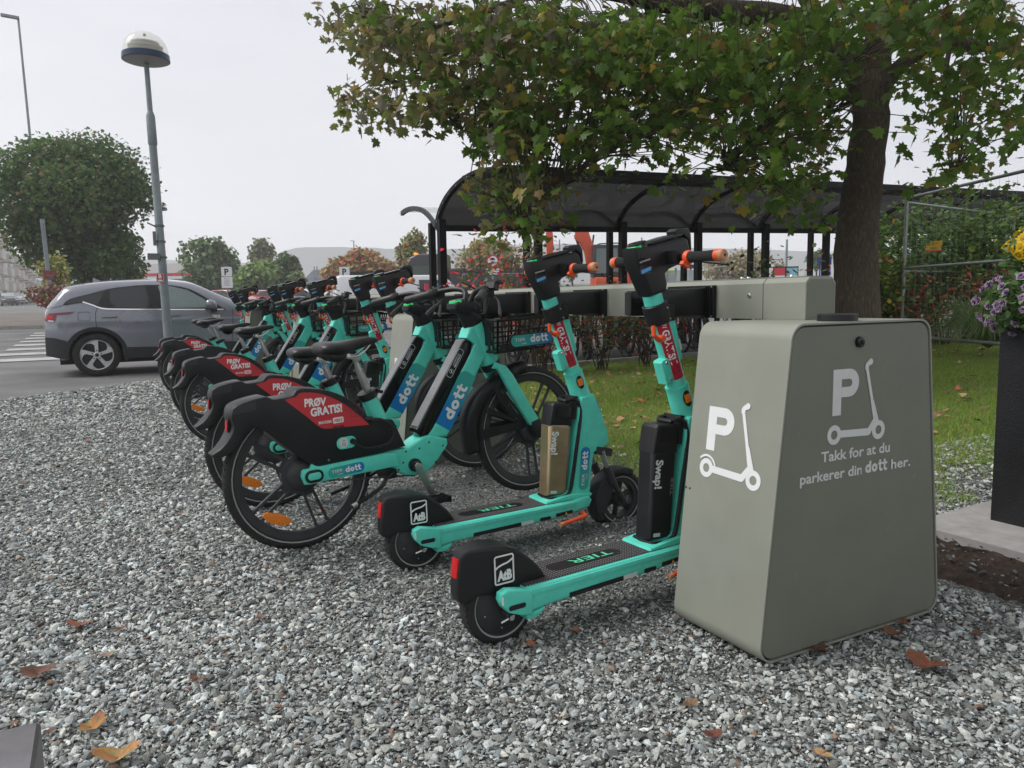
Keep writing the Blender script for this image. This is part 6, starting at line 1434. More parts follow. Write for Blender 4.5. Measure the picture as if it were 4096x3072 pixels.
car=thing('parked_car','metallic grey crossover car parked sideways behind the lamp post','car',(-.08,13.43,Tz(0,13.4)-.03))
V,Q,mi=build_body(); b=M(); b.v=V;b.f=Q;b.mi=mi;b.vc=[(1,1,1)]*len(V); b.build('body',[carp,wind,roofm,glassd],car,40)
un=M(); un.bbox((-.5,.12,.20),(3.3,1.72,.50)); un.build('underbody',mat('underbody_black',(.006,.006,.006),.9),car,0)
def cpatch(name,poly,off,m,parent,step=.06,both=False):
    g=gridpoly(poly,step); fn=lambda u,v,h:(u,ysurf(u,v)-h,v)
    o=decal(name,[g],fn,m,parent,off,smooth=1)
    return o
def cline(name,pts,w,off,m,parent,n=5): 
    s=stroke2(spline(pts,n),w); fn=lambda u,v,h:(u,ysurf(u,v)-h,v); return decal(name,[s],fn,m,parent,off)
cpatch('window_surround',spline([(-.40,1.118),(-.30,1.20),(-.06,1.265),(.22,1.345),(.50,1.385),(.77,1.405),(1.12,1.40),(1.40,1.335),(1.62,1.20),(1.86,1.03),(1.90,.995),(1.5,.998),(.85,1.012),(.35,1.025),(.1,1.07),(-.15,1.135),(-.36,1.10)],2,True),.004,blk,car)
cpatch('rear_quarter_window',[(-.36,1.125),(-.28,1.195),(-.05,1.255),(.17,1.318),(.06,1.095),(-.13,1.145)],.007,glassd,car)
cpatch('rear_window',[(.24,1.325),(.45,1.365),(.745,1.388),(.80,1.04),(.30,1.055),(.225,1.165)],.007,glassd,car)
cpatch('front_window',[(.925,1.388),(1.12,1.383),(1.36,1.32),(1.58,1.18),(1.74,1.035),(1.02,1.035),(.97,1.20)],.007,glassc,car)
cline('window_trim',[(-.14,1.150),(.0,1.095),(.12,1.045),(.35,1.030),(.85,1.017),(1.5,1.003),(1.88,.998)],.020,.010,chrome,car)
cpatch('wheel_arch_trim',[(AR*math.cos(a)*1.0,WR+AR*math.sin(a)) for a in np.linspace(PI*1.06,-.06*PI,26)]+[((AR+.062)*math.cos(a),WR+(AR+.055)*math.sin(a)) for a in np.linspace(-.10*PI,PI*1.04,26)],.006,clad,car,.05)
cpatch('wheel_arch_trim',[(WX[1]+AR*math.cos(a),WR+AR*math.sin(a)) for a in np.linspace(PI*1.06,-.06*PI,26)]+[(WX[1]+(AR+.062)*math.cos(a),WR+(AR+.055)*math.sin(a)) for a in np.linspace(-.10*PI,PI*1.04,26)],.006,clad,car,.05)
cpatch('sill_cladding',[(.40,.272),(2.27,.272),(2.24,.46),(1.9,.475),(1.6,.44),(1.2,.42),(.43,.44)],.006,clad,car)
cpatch('rear_bumper_cladding',[(-.683,.335),(-.40,.275),(-.385,.56),(-.55,.61),(-.680,.62)],.006,clad,car,.05)
cpatch('tail_lamp',[(-.665,.98),(-.45,.992),(-.25,1.005),(-.33,.965),(-.50,.955),(-.53,.865),(-.60,.850),(-.667,.865)],.008,mat('car_tail_lamp',(.16,.012,.025),.12,coat=.5),car)
cpatch('lamp_insert',[(-.64,.955),(-.55,.945),(-.56,.90),(-.64,.89)],.012,redlens,car)
cpatch('white_reflector',[(-.62,.878),(-.545,.872),(-.55,.858),(-.62,.862)],.013,signw,car)
for n_,pts in (('door_seam',[(.21,1.33),(.10,1.14),(.03,1.0),(.018,.85),(.030,.745)]),('door_seam',[(.875,1.38),(.905,1.15),(.94,1.02),(.965,.80),(.985,.55),(.96,.44)]),('door_seam',[(2.02,1.00),(2.01,.8),(1.99,.55),(1.985,.45)]),('rear_seam',[(-.64,1.055),(-.5,1.075),(-.40,1.105)])): cline(n_,pts,.008,.0035,blk,car)
cline('filler_flap',rrect2(-.215,.862,-.055,.995,.03)+[(-.055,.94)],.005,.0035,blk,car,1)
cline('body_crease',[(1.25,.455),(1.5,.50),(1.8,.525),(2.2,.53)],.012,.003,mat('crease_light',(.24,.26,.30),.3,coat=1),car)  # paler stroke paints the light caught along the lower door crease
for x in (.10,1.0):
    h=plate('door_handle',[(x,.898),(x+.03,.905),(x+.20,.905),(x+.225,.913),(x+.215,.925),(x+.02,.922),(x,.912)],-.030,.004,carp,car,.006,2)
mr=loft([(1.60,1.085,.03,.03,.03),(1.62,1.085,.075,.07,.055),(1.68,1.080,.085,.085,.07),(1.74,1.065,.07,.075,.075),(1.77,1.05,.03,.03,.04)],16,'door_mirror',carp,car); mr.location=(0,-.075,0)
ma=M(); ma.box((1.72,-.02,1.0),(.10,.12,.07)); ma.build('mirror_arm',clad,car,0)
aft=plate('roof_antenna',[(.02,1.44),(.20,1.46),(.10,1.50),(.035,1.535),(.015,1.53)],HWD-.02,HWD+.02,carp,car,.008,2)
sp=plate('roof_spoiler',[(-.42,1.345),(-.36,1.375),(-.10,1.425),(-.16,1.375),(-.34,1.325)],.30,1.54,carp,car,.01,2)
decal('lettering',[(fitw(text2('Hertz',.055,.03,1,),.115)[0]+np.array((1.705,.872)),text2('Hertz',.055,.03,1)[1],0)],lambda u,v,h:(u,ysurf(u,v)-h,v),wht,car,.004)
cline('yellow_underline',[(1.705,.862),(1.81,.860)],.010,.004,mat('hertz_yellow',(.6,.42,.02),.4),car)
rimd=mat('machined_rim',(.55,.55,.55),.28,metal=.7); rimk=mat('rim_black',(.02,.02,.022),.35)
def carwheel(parent,cx,y0,R=.335,w=.22,detail=True,sgn=1):
    t=M(); t.lathe([(R*.69,0),(R*.74,-.012*sgn),(R*.93,-.005*sgn),(R*.99,.02*sgn),(R,.06*sgn),(R,(w-.04)*sgn),(R*.95,w*sgn),(R*.6,w*sgn)],48,'Y',(cx,y0,R)); t.build('tyre',rub,parent,50)
    r=M(); c=Vector((cx,y0,R)); r.lathe([(R*.70,.002*sgn),(R*.66,-.003*sgn),(R*.64,.015*sgn),(R*.62,.08*sgn),(0,.09*sgn)],40,'Y',c); ro=r.build('rim',rimk,parent,40)
    s=M(); s.lathe([(R*.70,.001*sgn),(R*.685,-.006*sgn),(R*.655,-.004*sgn),(R*.65,.006*sgn)],48,'Y',c)
    for i in range(5):
        a=PI/2+2*PI*i/5; 
        def pt(r_,a_,y): return c+Vector((math.cos(a_)*r_*R,y*sgn,math.sin(a_)*r_*R))
        for q in (((.14,-.5),(.14,.5),(.66,.13),(.66,-.13)),):
            V=[pt(r_,a+da,-.004) for r_,da in q]+[pt(r_,a+da,.03) for r_,da in q]; s.add(V,[(0,1,2,3),(7,6,5,4),(0,4,5,1),(1,5,6,2),(2,6,7,3),(3,7,4,0)])
        V=[pt(.655,a+.13,-.003),pt(.655,a+.62,-.003),pt(.56,a+.34,-.003),pt(.45,a+.16,-.003)]; s.add(V+[v+Vector((0,.02*sgn,0)) for v in V],[(0,1,2,3),(7,6,5,4),(0,4,5,1),(1,5,6,2),(2,6,7,3),(3,7,4,0)])
    s.lathe([(0,-.008),(R*.07,-.008),(R*.15,0)],18,'Y',c); s.build('rim_spokes',rimd,ro,30)
    k=M(); k.lathe([(0,-.012*sgn),(R*.075,-.011*sgn),(R*.085,-.006*sgn)],18,'Y',c); k.build('hub_cap',rimk,ro)
    if detail:
        l=M()
        for i in range(5): a=2*PI*i/5+.3; l.box(c+Vector((math.cos(a)*R*.2,.004*sgn,math.sin(a)*R*.2)),(.016,.03,.016))
        l.build('wheel_nuts',rimk,ro,0)
for cx in WX:
    wl=M(); wl.lathe([(AR-.004,.04),(AR-.004,.55),(.05,.55)],24,'Y',(cx,0,WR),a0=-.12,a1=PI+.12); wl.build('wheel_arch_liner',mat('underbody_black',(.006,.006,.006),.9),car,50)
for cx in WX: carwheel(car,cx,.025); carwheel(car,cx,2*HWD-.025,sgn=-1)

# ============================================================ SMALLER CARS
def small_car(label,colr,name,pos,yaw,L_=4.3,H_=1.48,van=False,group='cars in the car park',Wd=1.78):
    t=thing('parked_car',label,'car',pos,(0,0,yaw),group); m=mat('paint_'+name,colr,.25,coat=.8,noise=.03,nscale=2)
    k=H_/1.48
    if van: pr=[(-2.1,.35),(-2.12,.9),(-2.05,1.75),(-1.9,1.85),(1.0,1.85),(1.25,1.78),(1.75,1.15),(2.1,1.0),(2.18,.75),(2.18,.35)]; k=H_/1.85
    else: pr=[(-2.1,.35),(-2.14,.75),(-2.08,.98),(-1.85,1.08),(-1.45,1.38),(-1.1,1.46),(0,1.48),(.35,1.42),(1.05,1.05),(1.75,.93),(2.08,.80),(2.15,.55),(2.12,.33)]
    pr=[(x*L_/4.3,z*k) for x,z in pr]; bot=[]
    for wx in (1.32,-1.32):
        x=wx*L_/4.3
        for a in np.linspace(0,PI,8): bot.append((x+.36*math.cos(a),.33+.34*math.sin(a)))
    P=pr+[(1.9*L_/4.3,.26)]+bot[:8]+bot[8:]+[(-1.9*L_/4.3,.28)]
    def tum(c):
        w=1-.17*max(0,(c.z-.9*k)/(.6*k))-.10*max(0,abs(c.x)-1.6)**1; return (c.x,c.y*w,c.z)
    plate('body',P,-Wd/2,Wd/2,m,t,.07,3,yf=tum,smooth=40)
    if van: side=[(1.15,1.15),(1.55,1.15),(1.15,1.68),(.4,1.68),(.4,1.15)]; fr=[(1.24,1.74),(1.72,1.20)]; bk_=None
    else: side=[(-1.55,1.08),(-1.25,1.36),(-.9,1.41),(0,1.43),(.30,1.38),(.92,1.05),(.4,1.01),(-1.0,1.04)]; fr=[(.38,1.41),(1.02,1.06)]; bk_=[(-1.82,1.10),(-1.47,1.37)]
    side=[(x*L_/4.3,z*k) for x,z in side]
    g=gridpoly(side,.25)
    for s in (-1,1):
        decal('side_window',[g],lambda u,v,h,s=s:(u,s*(Wd/2*tum(Vector((u,1,v)))[1]+h*1),v),glassd,t,.012)
    for nm,e in (('windscreen',fr),('rear_window',bk_)):
        if e:
            (xa,za),(xb,zb)=[(x*L_/4.3,z*k) for x,z in e]; b=M(); ww=Wd/2*.80; sg=1 if xb>xa and nm=='windscreen' else -1
            o=.02; b.add([(xa+o*sg,-ww*.85,za+o),(xa+o*sg,ww*.85,za+o),(xb+o*sg,ww,zb+o),(xb+o*sg,-ww,zb+o)],[(0,1,2,3)]); b.build(nm,wind if nm=='windscreen' else glassd,t,0)
    for wx in (1.32,-1.32):
        for s in(-1,1):
            w=M(); w.lathe([(0,-.0),(.2,-.0),(.215,-.015),(.30,-.02),(.325,.02),(.325,.2)],20,'Y',(0,0,0)); w.v=[(wx*L_/4.3+q[0],s*(Wd/2-.02)-s*q[1]*1,.325+q[2]) for q in w.v]; w.build('wheel',rub,t,40)
            h=M(); h.lathe([(0,-.02),(.19,-.015),(.2,0)],14,'Y',(0,0,0)); h.v=[(wx*L_/4.3+q[0],s*(Wd/2-.02)-s*q[1],.325+q[2]) for q in h.v]; h.build('wheel_trim',rimd,t,40)
    for s in(-1,1):
        b=M(); b.box((2.05*L_/4.3,s*.66,.70*k),(.16,.34,.12)); b.build('headlight',signw,t,0); b=M(); b.box((-2.07*L_/4.3,s*.68,.86*k),(.12,.22,.18)); b.build('tail_light',redlens,t,0)
    b=M(); b.box((2.14*L_/4.3,0,.48*k),(.05,1.2,.14)); b.build('grille',blk,t,0)
    return t
def carat(px,pyg,dep): q=at(px,pyg,dep); return (q.x,q.y,Tz(q.x,q.y)-.0)
YW=math.radians
gs='cars parked along the far street'
for px,d_,c_,nm,lab in [(30,92,(.012,.012,.014),'black','black car nearest in the row along the far street'),(72,104,(.62,.63,.64),'white','white car just behind the black one along the far street'),(92,116,(.22,.23,.25),'grey','grey car third in the row along the far street'),(112,126,(.64,.64,.65),'white','white car fourth in the row along the far street'),(130,138,(.6,.6,.6),'white','white car fifth in the row along the far street'),(152,155,(.62,.63,.64),'white','farthest white car at the end of the street row')]:
    small_car(lab,c_,nm,carat(px,1235,d_),YW(-75),group=gs,H_=1.55)
for px,d_,c_,nm,yw,lab in [(935,52,(.45,.10,.08),'red',-60,'light red car nearest the left parking sign'),(868,66,(.60,.61,.62),'white',-60,'white car behind the grey car windscreen'),(905,72,(.25,.26,.28),'grey',-65,'grey car left of the light red one'),(1000,62,(.58,.6,.6),'white',-55,'white car right of the light red one'),(1050,66,(.55,.57,.58),'silver',-60,'silver car before the bright green tree'),(1080,58,(.10,.15,.22),'blue',-60,'dark blue car behind the farthest scooters'),
    (1130,55,(.40,.02,.03),'darkred',-58,'dark red car behind the fourth bike handlebar'),(1160,64,(.6,.6,.6),'white',-60,'white car left of the distant fence'),(1240,50,(.62,.63,.63),'white',-50,'white car behind the lone scooter head'),(1290,60,(.12,.2,.3),'blue',-60,'blue car behind the distant fence panels'),(1345,56,(.56,.57,.58),'silver',-60,'silver car left of the right parking sign'),(1430,44,(.60,.61,.61),'white',-40,'white car right of the right parking sign')]:
    small_car(lab,c_,nm,carat(px,1235,d_),YW(yw))
small_car('dark grey car with roof box right of the right parking sign',(.06,.065,.07),'dark',carat(1490,1230,50),YW(-60),H_=1.7)
small_car('white van behind the scooter heads left of the shelter',(.70,.70,.71),'van',carat(1610,1250,27),YW(-8),L_=4.9,H_=1.80,van=True,group=None)
q=at(1702,1160,24.5); t=thing('red_banner','narrow red edged banner standing beside the white van','banner',(q.x,q.y,Tz(q.x,q.y))); b=M(); b.box((0,0,.75),(.12,.05,1.5),(0,.06,0)); b.build('cloth',mat('banner_red',(.60,.03,.08),.6),t,0); b=M(); b.box((.40,0,.75),(.10,.04,1.5)); b.build('blue_edge',mat('banner_blue',(.05,.35,.60),.6),t,0)
small_car('white police style car with blue stripe below the excavator',(.62,.64,.68),'bluewhite',carat(2440,1235,24),YW(-12),H_=1.32,group=None)

# ============================================================ TRUCK, WALL, EXCAVATOR, BUS STOP
def T_(px,pyg,dep): q=at(px,pyg,dep); return (q.x,q.y,Tz(q.x,q.y))
tk=thing('dump_truck','black dump truck with amber roof lights left of the shelter end','truck',T_(1720,1200,40),(0,0,YW(-30)))
blackp=mat('truck_black',(.018,.018,.02),.3,coat=.4)
plate('cab',[(-1.0,.6),(-1.05,1.6),(-.95,2.6),(-.80,2.95),(-.4,3.1),(1.0,3.1),(1.05,.6)],-1.2,1.2,blackp,tk,.12,3)
b=M(); b.add([(-1.065,-1.0,1.75),(-1.065,1.0,1.75),(-.965,1.0,2.5),(-.965,-1.0,2.5)],[(0,1,2,3)]); b.build('windscreen',mat('truck_glass',(.03,.04,.035),.35,spec=.3),tk,0)
decal('side_window',[poly2([(-.8,1.7),(.2,1.7),(.2,2.5),(-.7,2.5)])],nside(-1.2),mat('window_green',(.05,.08,.06),.1),tk,.01)
b=M(); b.bbox((1.2,-1.25,1.3),(6.0,1.25,2.2)); b.bbox((1.2,-1.28,2.2),(6.0,1.28,2.3)); b.build('tipper_body',mat('tipper_grey',(.05,.05,.052),.6,noise=.2,nscale=2),tk,0)
b=M()
for x in (-.2,3.6,4.8):
    for s in(-1,1): b.lathe([(0,-.15),(.3,-.15),(.5,-.1),(.52,.15),(0,.15)],20,'Y',(x,s*1.05,.52))
b.bbox((-1.0,-.9,.5),(6,.9,1.0)); b.build('chassis',rub,tk)
lt_=mat('amber_beacon',(.9,.25,.03),.3,emit=.8)
for y in (-.9,-.3,.3,.9): b=M(); b.lathe([(0,.12),(.07,.10),(.08,0)],10,'Z',(-.55,y,3.07)); b.build('roof_light',lt_,tk)
b=M(); b.box((-1.05,-1.45,2.0),(.12,.2,.6)); b.tube([(-.9,-1.2,2.5),(-1.05,-1.45,2.35)],.03,6); b.build('door_mirror',blk,tk,30)
p0=at(1480,1160,38);p1=at(1650,1160,37); t=thing('skip_container','low dark grey container left of the black truck','container',T_(1560,1200,44),(0,0,YW(-28))); b=M(); b.add([(-2.3,-.9,.3),(2.3,-.9,.3),(2.6,-1.1,2.35),(-2.6,-1.1,2.35),(-2.3,.9,.3),(2.3,.9,.3),(2.6,1.1,2.35),(-2.6,1.1,2.35)],[(0,1,2,3),(5,4,7,6),(1,5,6,2),(4,0,3,7),(0,4,5,1)]); b.build('shell',mat('container_grey',(.07,.072,.075),.6,noise=.2,nscale=2),t,0); b=M(); b.box((0,-1.13,2.32),(5.3,.08,.12)); b.box((0,1.13,2.32),(5.3,.08,.12)); b.build('rim',blk,t,0)
cw=thing('site_hoarding','dark corrugated hoarding with brown top rail seen through the shelter','hoarding',T_(1960,1200,42),(0,0,YW(-28)))
zt=at(1950,1085,42).z-cw.location.z; b=M(); n=54
for i in range(n): x=-3.6+i*.135; b.bbox((x,-.03 if i%2 else 0,0.15),(x+.135,.05,zt))
b.build('corrugated_panel',mat('hoarding_grey',(.075,.085,.09),.6),cw,0); b=M(); b.box((.05,0,zt+.06),(7.6,.3,.22)); b.build('top_rail',mat('hoarding_brown',(.20,.13,.08),.7,noise=.3,nscale=3),cw,0)
b=M(); b.box((.05,-.05,.12),(7.6,.3,.18)); b.build('base_rail',mat('hoarding_brown',(.2,.13,.08),.7),cw,0)
oran=mat('excavator_orange',(.62,.085,.03),.45,noise=.12,nscale=3)
ex=thing('excavator','orange excavator with dark cab seen through the shelter openings','excavator',T_(2430,1200,34),(0,0,YW(-28)))
ez=ex.location.z
def el(px,py,dep=34): v=at(px,py,dep)-Vector(ex.location); a=YW(28); return Vector((v.x*math.cos(a)-v.y*math.sin(a),v.x*math.sin(a)+v.y*math.cos(a),v.z))
def armpoly(name,pts,th=.35):
    P=[el(*p) for p in pts]; return plate(name,[(p.x,p.z) for p in P],-th/2,th/2,oran,ex,.04,2)
armpoly('boom',[(2300,925),(2325,900),(2350,930),(2375,1000),(2385,1060),(2345,1065),(2335,1010),(2318,975),(2295,955)])
armpoly('dipper_arm',[(2180,850),(2300,905),(2310,935),(2205,905),(2212,960),(2210,1030),(2186,1030),(2183,960)])
b=M(); b.tube([el(2205,960),el(2214,1000)],.05,8); b.tube([el(2375,940),el(2368,990),el(2374,1030)],.04,8); b.tube([el(2300,940),el(2325,1010)],.06,8); b.build('hydraulic_ram',blk,ex)
P=[el(*p) for p in ((2365,985),(2510,985),(2515,1110),(2365,1110))]
plate('cab',[(p.x,p.z) for p in P],-.8,.6,mat('cab_dark',(.03,.033,.035),.4),ex,.06,2)
for r_ in (((2375,1000),(2425,1000),(2425,1095),(2375,1095)),((2440,1000),(2500,1000),(2500,1090),(2440,1090))):
    decal('cab_window',[poly2([(el(*p).x,el(*p).z) for p in r_])],nside(-.8),mat('cab_glass',(.16,.20,.20),.1),ex,.01)
P=[el(*p) for p in ((2490,1060),(2540,1050),(2560,1080),(2560,1150),(2370,1150),(2370,1112),(2490,1112))]
plate('body',[(p.x,p.z) for p in P],-1.2,1.2,oran,ex,.08,2)
zb=.9; b=M(); b.add([],[]); x0=el(2350,1150).x;x1=el(2570,1150).x
for s in(-1,1): b.lathe([(0,-.25),(.42,-.25),(.45,0),(.42,.25),(0,.25)],16,'Y',(x0+.5,s*.95,.45)); b.lathe([(0,-.25),(.42,-.25),(.45,0),(.42,.25),(0,.25)],16,'Y',(x1-.5,s*.95,.45)); b.bbox((x0+.5,s*.95-.25,.03),(x1-.5,s*.95+.25,.88))
b.build('tracks',rub,ex)
b=M(); b.tube([el(2375,985),el(2400,975),el(2470,972),el(2500,985)],.03,6); b.box(el(2465,1020)+Vector((0,-1.0,0)),(.15,.1,.5)); b.build('cab_rail',blk,ex)
bs=thing('bus_stop_shelter','small glass bus stop with a curved dark roof seen through the shelter','bus shelter',T_(2715,1200,36),(0,0,YW(-28))); b=M()
zt=at(2715,1062,36).z-bs.location.z
for i in range(12):
    a0=PI*(.15+.7*i/12);a1=PI*(.15+.7*(i+1)/12); b.add([(math.cos(a0)*.8,-.8,zt-.3+math.sin(a0)*.35),(math.cos(a1)*.8,-.8,zt-.3+math.sin(a1)*.35),(math.cos(a1)*.8,.8,zt-.3+math.sin(a1)*.35),(math.cos(a0)*.8,.8,zt-.3+math.sin(a0)*.35)],[(0,1,2,3)])
b.build('roof',blk,bs); b=M()
for x in(-.7,0,.7):
    for y in(-.7,.7): b.bbox((x-.04,y-.04,0),(x+.04,y+.04,zt-.1))
b.build('posts',gpost,bs,0); b=M(); b.bbox((-.68,-.71,.3),(.68,-.69,zt-.25)); b.build('glass_pane',mat('shelter_glass',(.45,.52,.52),.1,alpha=.5),bs,0)
bu=thing('yellow_bus','yellow green bus front behind the glass bus stop','bus',T_(2640,1200,44),(0,0,YW(-28))); plate('body',[(-.6,.3),(-.6,2.1),(-.5,2.3),(.7,2.3),(.7,.3)],-1.2,1.2,mat('bus_yellow',(.42,.50,.03),.4),bu,.08,2); decal('window',[poly2([(-.5,1.2),(.6,1.2),(.6,2.0),(-.5,2.0)])],nside(-1.2),glassc,bu,.01)
navyb=mat('navy_sign',(.012,.02,.12),.4)
t=thing('advertising_sign','navy blue store sign with white letter S left of the maple trunk','sign',T_(3292,1200,42),(0,0,YW(-45))); zc=at(3292,1045,42).z-t.location.z; b=M(); b.box((0,0,zc),(.75,.1,.42)); b.tube([(-.2,.05,0),(-.2,.05,zc)],.04,6); b.build('board',navyb,t,0); decal('letter',[xf(text2('S',.26,.03,1),1,1,0,-.12,zc-.13)],nside(-.05),wht,t,.004)
b=M(); b.box((.1,0,zc-.55),(.5,.08,.5)); b.build('poster',mat('poster_blue',(.06,.15,.5),.4),t,0); b=M(); b.box((.1,0,zc-.32),(.5,.09,.12)); b.build('poster_head',redst,t,0)
for px,c_,nm,lab in ((3115,redst,'red','red poster board seen under the shelter near the maple'),(3165,mat('poster_cyan',(.25,.5,.6),.4),'cyan','pale blue poster board seen under the shelter near the maple')):
    t=thing('poster_board',lab,'poster',T_(px,1200,42),(0,0,YW(-40))); zc=at(px,1092,42).z-t.location.z; b=M(); b.box((0,0,zc),(.66,.08,.70)); b.build('frame',blk,t,0); b=M(); b.box((0,-.05,zc+.03),(.56,.02,.48)); b.build('poster',c_,t,0); b=M(); b.box((0,-.05,zc-.22),(.56,.03,.14)); b.build('lower_strip',signw,t,0)
wcars=[(3060,1135,30,'pile of white wrapped goods'),]
small_car('white car low under the shelter left of the maple trunk',(.66,.67,.70),'white',T_(3150,1235,28),YW(-15),H_=1.22,group=None)

# ============================================================ BUILDINGS
wallw=mat('cream_render',(.74,.70,.64),.8,noise=.08,nscale=.6); winm=mat('dark_window_glass',(.07,.08,.09),.12); winf=mat('white_window_frame',(.65,.65,.64),.5); balc=mat('balcony_slab',(.55,.52,.48),.8); ochre=mat('ochre_wall',(.55,.42,.26),.8); railm=mat('balcony_rail',(.12,.14,.16),.4)
def block(label,pA,pB,z0,z1,depth,nf,nw,wall,balcony,ground=None,group='apartment buildings along the far street'):
    a=Vector((pA[0],pA[1],z0)); t=thing('apartment_building',label,'building',a,group=group); d=Vector((pB[0]-pA[0],pB[1]-pA[1],0)); Ln=d.length; u=d.normalized(); n=Vector((u.y,-u.x,0)); H=z1-z0
    if n.dot(-a)<0: n=-n
    inw=-n*depth; b=M(); V=[Vector((0,0,-3)),d+Vector((0,0,-3)),d+inw+Vector((0,0,-3)),inw+Vector((0,0,-3))]; V+=[Vector((v.x,v.y,H)) for v in V]
    b.add(V,[(0,1,5,4),(1,2,6,5),(2,3,7,6),(3,0,4,7),(4,5,6,7)]); b.build('wall',wall,t,0)
    b=M(); k=.35; b.add([n*k-u*k+Vector((0,0,H)),d+n*k+u*k+Vector((0,0,H)),d+inw+u*k+Vector((0,0,H)),inw-u*k+Vector((0,0,H))]+[n*k-u*k+Vector((0,0,H+.35)),d+n*k+u*k+Vector((0,0,H+.35)),d+inw+u*k+Vector((0,0,H+.35)),inw-u*k+Vector((0,0,H+.35))],[(0,1,5,4),(1,2,6,5),(2,3,7,6),(3,0,4,7),(4,5,6,7),(3,2,1,0)]); b.build('roof',balc,t,0)
    fh=H/nf; cw_=Ln/nw
    for f in range(nf):
        for w in range(nw):
            x=(w+.5)*cw_; z=f*fh+fh*.52; hw=cw_*.27; hh=fh*.27
            def q(du,dz,o): return u*(x+du)+n*o+Vector((0,0,z+dz))
            b=M(); b.add([q(-hw,-hh,.05),q(hw,-hh,.05),q(hw,hh,.05),q(-hw,hh,.05)],[(0,1,2,3)]); wo_=b.build('window',winm,t,0)
            fr=M(); 
            for (x0,x1,zz0,zz1) in ((-hw,hw,hh-.08,hh+.06),(-hw,hw,-hh-.06,-hh+.08),(-hw-.06,-hw+.08,-hh,hh),(hw-.08,hw+.06,-hh,hh),(-.06,.06,-hh,hh)): fr.add([q(x0,zz0,.09),q(x1,zz0,.09),q(x1,zz1,.09),q(x0,zz1,.09)],[(0,1,2,3)])
            fr.build('frame',winf,wo_,0)
            if balcony and f>0 and (w%2==balcony%2):
                z=f*fh; bb=M(); V=[u*(x-cw_*.46)+n*.02,u*(x+cw_*.46)+n*.02,u*(x+cw_*.46)+n*1.3,u*(x-cw_*.46)+n*1.3]; bb.add([v+Vector((0,0,z)) for v in V]+[v+Vector((0,0,z+(1.15 if balcony==2 else .25))) for v in V],[(0,3,2,1),(4,5,6,7),(3,7,6,2),(0,4,7,3),(1,2,6,5)]); bo=bb.build('balcony',balc,t,0)
                if balcony!=2: r_=M(); r_.add([V[3]+Vector((0,0,z+.25)),V[2]+Vector((0,0,z+.25)),V[2]+Vector((0,0,z+1.2)),V[3]+Vector((0,0,z+1.2))],[(0,1,2,3)]); r_.build('railing',railm,bo,0)
    return t
a=at(-60,1235,95);b_=at(46,1235,118); block('tall cream apartment building at the left edge with bay balconies',(a.x,a.y),(b_.x,b_.y),Tz(a.x,a.y),at(20,935,112).z,14,5,6,wallw,2)
a=at(46,1235,118);b_=at(76,1235,130); block('cream bay fronted block right beside the tall apartment building',(a.x,a.y),(b_.x,b_.y),Tz(a.x,a.y),at(60,1000,120).z,14,4,3,wallw,2)
a=at(72,1235,132);b_=at(152,1235,185); block('lower ochre apartment block with glass balconies down the street',(a.x,a.y),(b_.x,b_.y),Tz(a.x,a.y),at(100,1045,150).z,14,4,8,ochre,1)
a=at(140,1235,190);b_=at(172,1235,200); t=block('small white gabled house at the end of the far street',(a.x,a.y),(b_.x,b_.y),Tz(a.x,a.y),at(155,1125,195).z,8,2,2,mat('white_wall',(.62,.62,.60),.8),0)
def house(label,px0,px1,pyb,pye,pyr,dep,wm,rm,depth=9,chim=None,yaw=-28,winds=3):
    a=at(px0,pyb,dep);b_=at(px1,pyb,dep); z0=Tz(a.x,a.y); t=thing('house',label,'house',(a.x,a.y,z0)); d=Vector((b_.x-a.x,b_.y-a.y,0)); u=d.normalized(); n=Vector((u.y,-u.x,0)); 
    if n.dot(-a)<0: n=-n
    ze=at((px0+px1)/2,pye,dep).z-z0; zr=at((px0+px1)/2,pyr,dep).z-z0; inw=-n*depth; b=M(); V=[Vector((0,0,-1)),d+Vector((0,0,-1)),d+inw+Vector((0,0,-1)),inw+Vector((0,0,-1)),Vector((0,0,ze)),d+Vector((0,0,ze)),d+inw+Vector((0,0,ze)),inw+Vector((0,0,ze)),inw*.5+Vector((0,0,zr)),d+inw*.5+Vector((0,0,zr))]
    b.add(V,[(0,1,5,4),(1,2,6,9,5),(2,3,7,6),(3,0,4,8,7)]); b.build('wall',wm,t,0)
    b=M(); o=u*.5; e=n*.5; th=Vector((0,0,.25)); A=[e-o+Vector((0,0,ze-.2)),d+e+o+Vector((0,0,ze-.2)),d+inw*.5+o+Vector((0,0,zr)),inw*.5-o+Vector((0,0,zr)),d+inw-e+o+Vector((0,0,ze-.2)),inw-e-o+Vector((0,0,ze-.2))]; A+= [v+th for v in A]
    b.add(A,[(6,7,8,9),(9,8,10,11),(0,3,2,1),(3,5,4,2),(0,1,7,6),(4,5,11,10),(0,6,9,3),(3,9,11,5),(1,2,8,7),(2,4,10,8)]); ro=b.build('roof',rm,t,0)
    if chim is not None: b=M(); c=u*(d.length*chim)+inw*.5; b.box(c+Vector((0,0,zr+.5)),(1.1,1.0,1.8)); b.build('chimney',blk,ro,0)
    for i in range(winds):
        c=u*(d.length*(i+.5)/winds)+n*.05+Vector((0,0,ze*.55)); b=M(); hw,hh=.6,.65; b.add([c-u*hw-Vector((0,0,hh)),c+u*hw-Vector((0,0,hh)),c+u*hw+Vector((0,0,hh)),c-u*hw+Vector((0,0,hh))],[(0,1,2,3)]); b.build('window',winm,t,0)
    return t
redw=mat('red_wood_wall',(.20,.03,.03),.8); slate=mat('slate_roof',(.085,.095,.115),.7,noise=.15,nscale=1)
house('dark red house with slate grey roof and chimney left of the autumn tree',1225,1345,1200,1137,1080,85,redw,slate,11,.75)
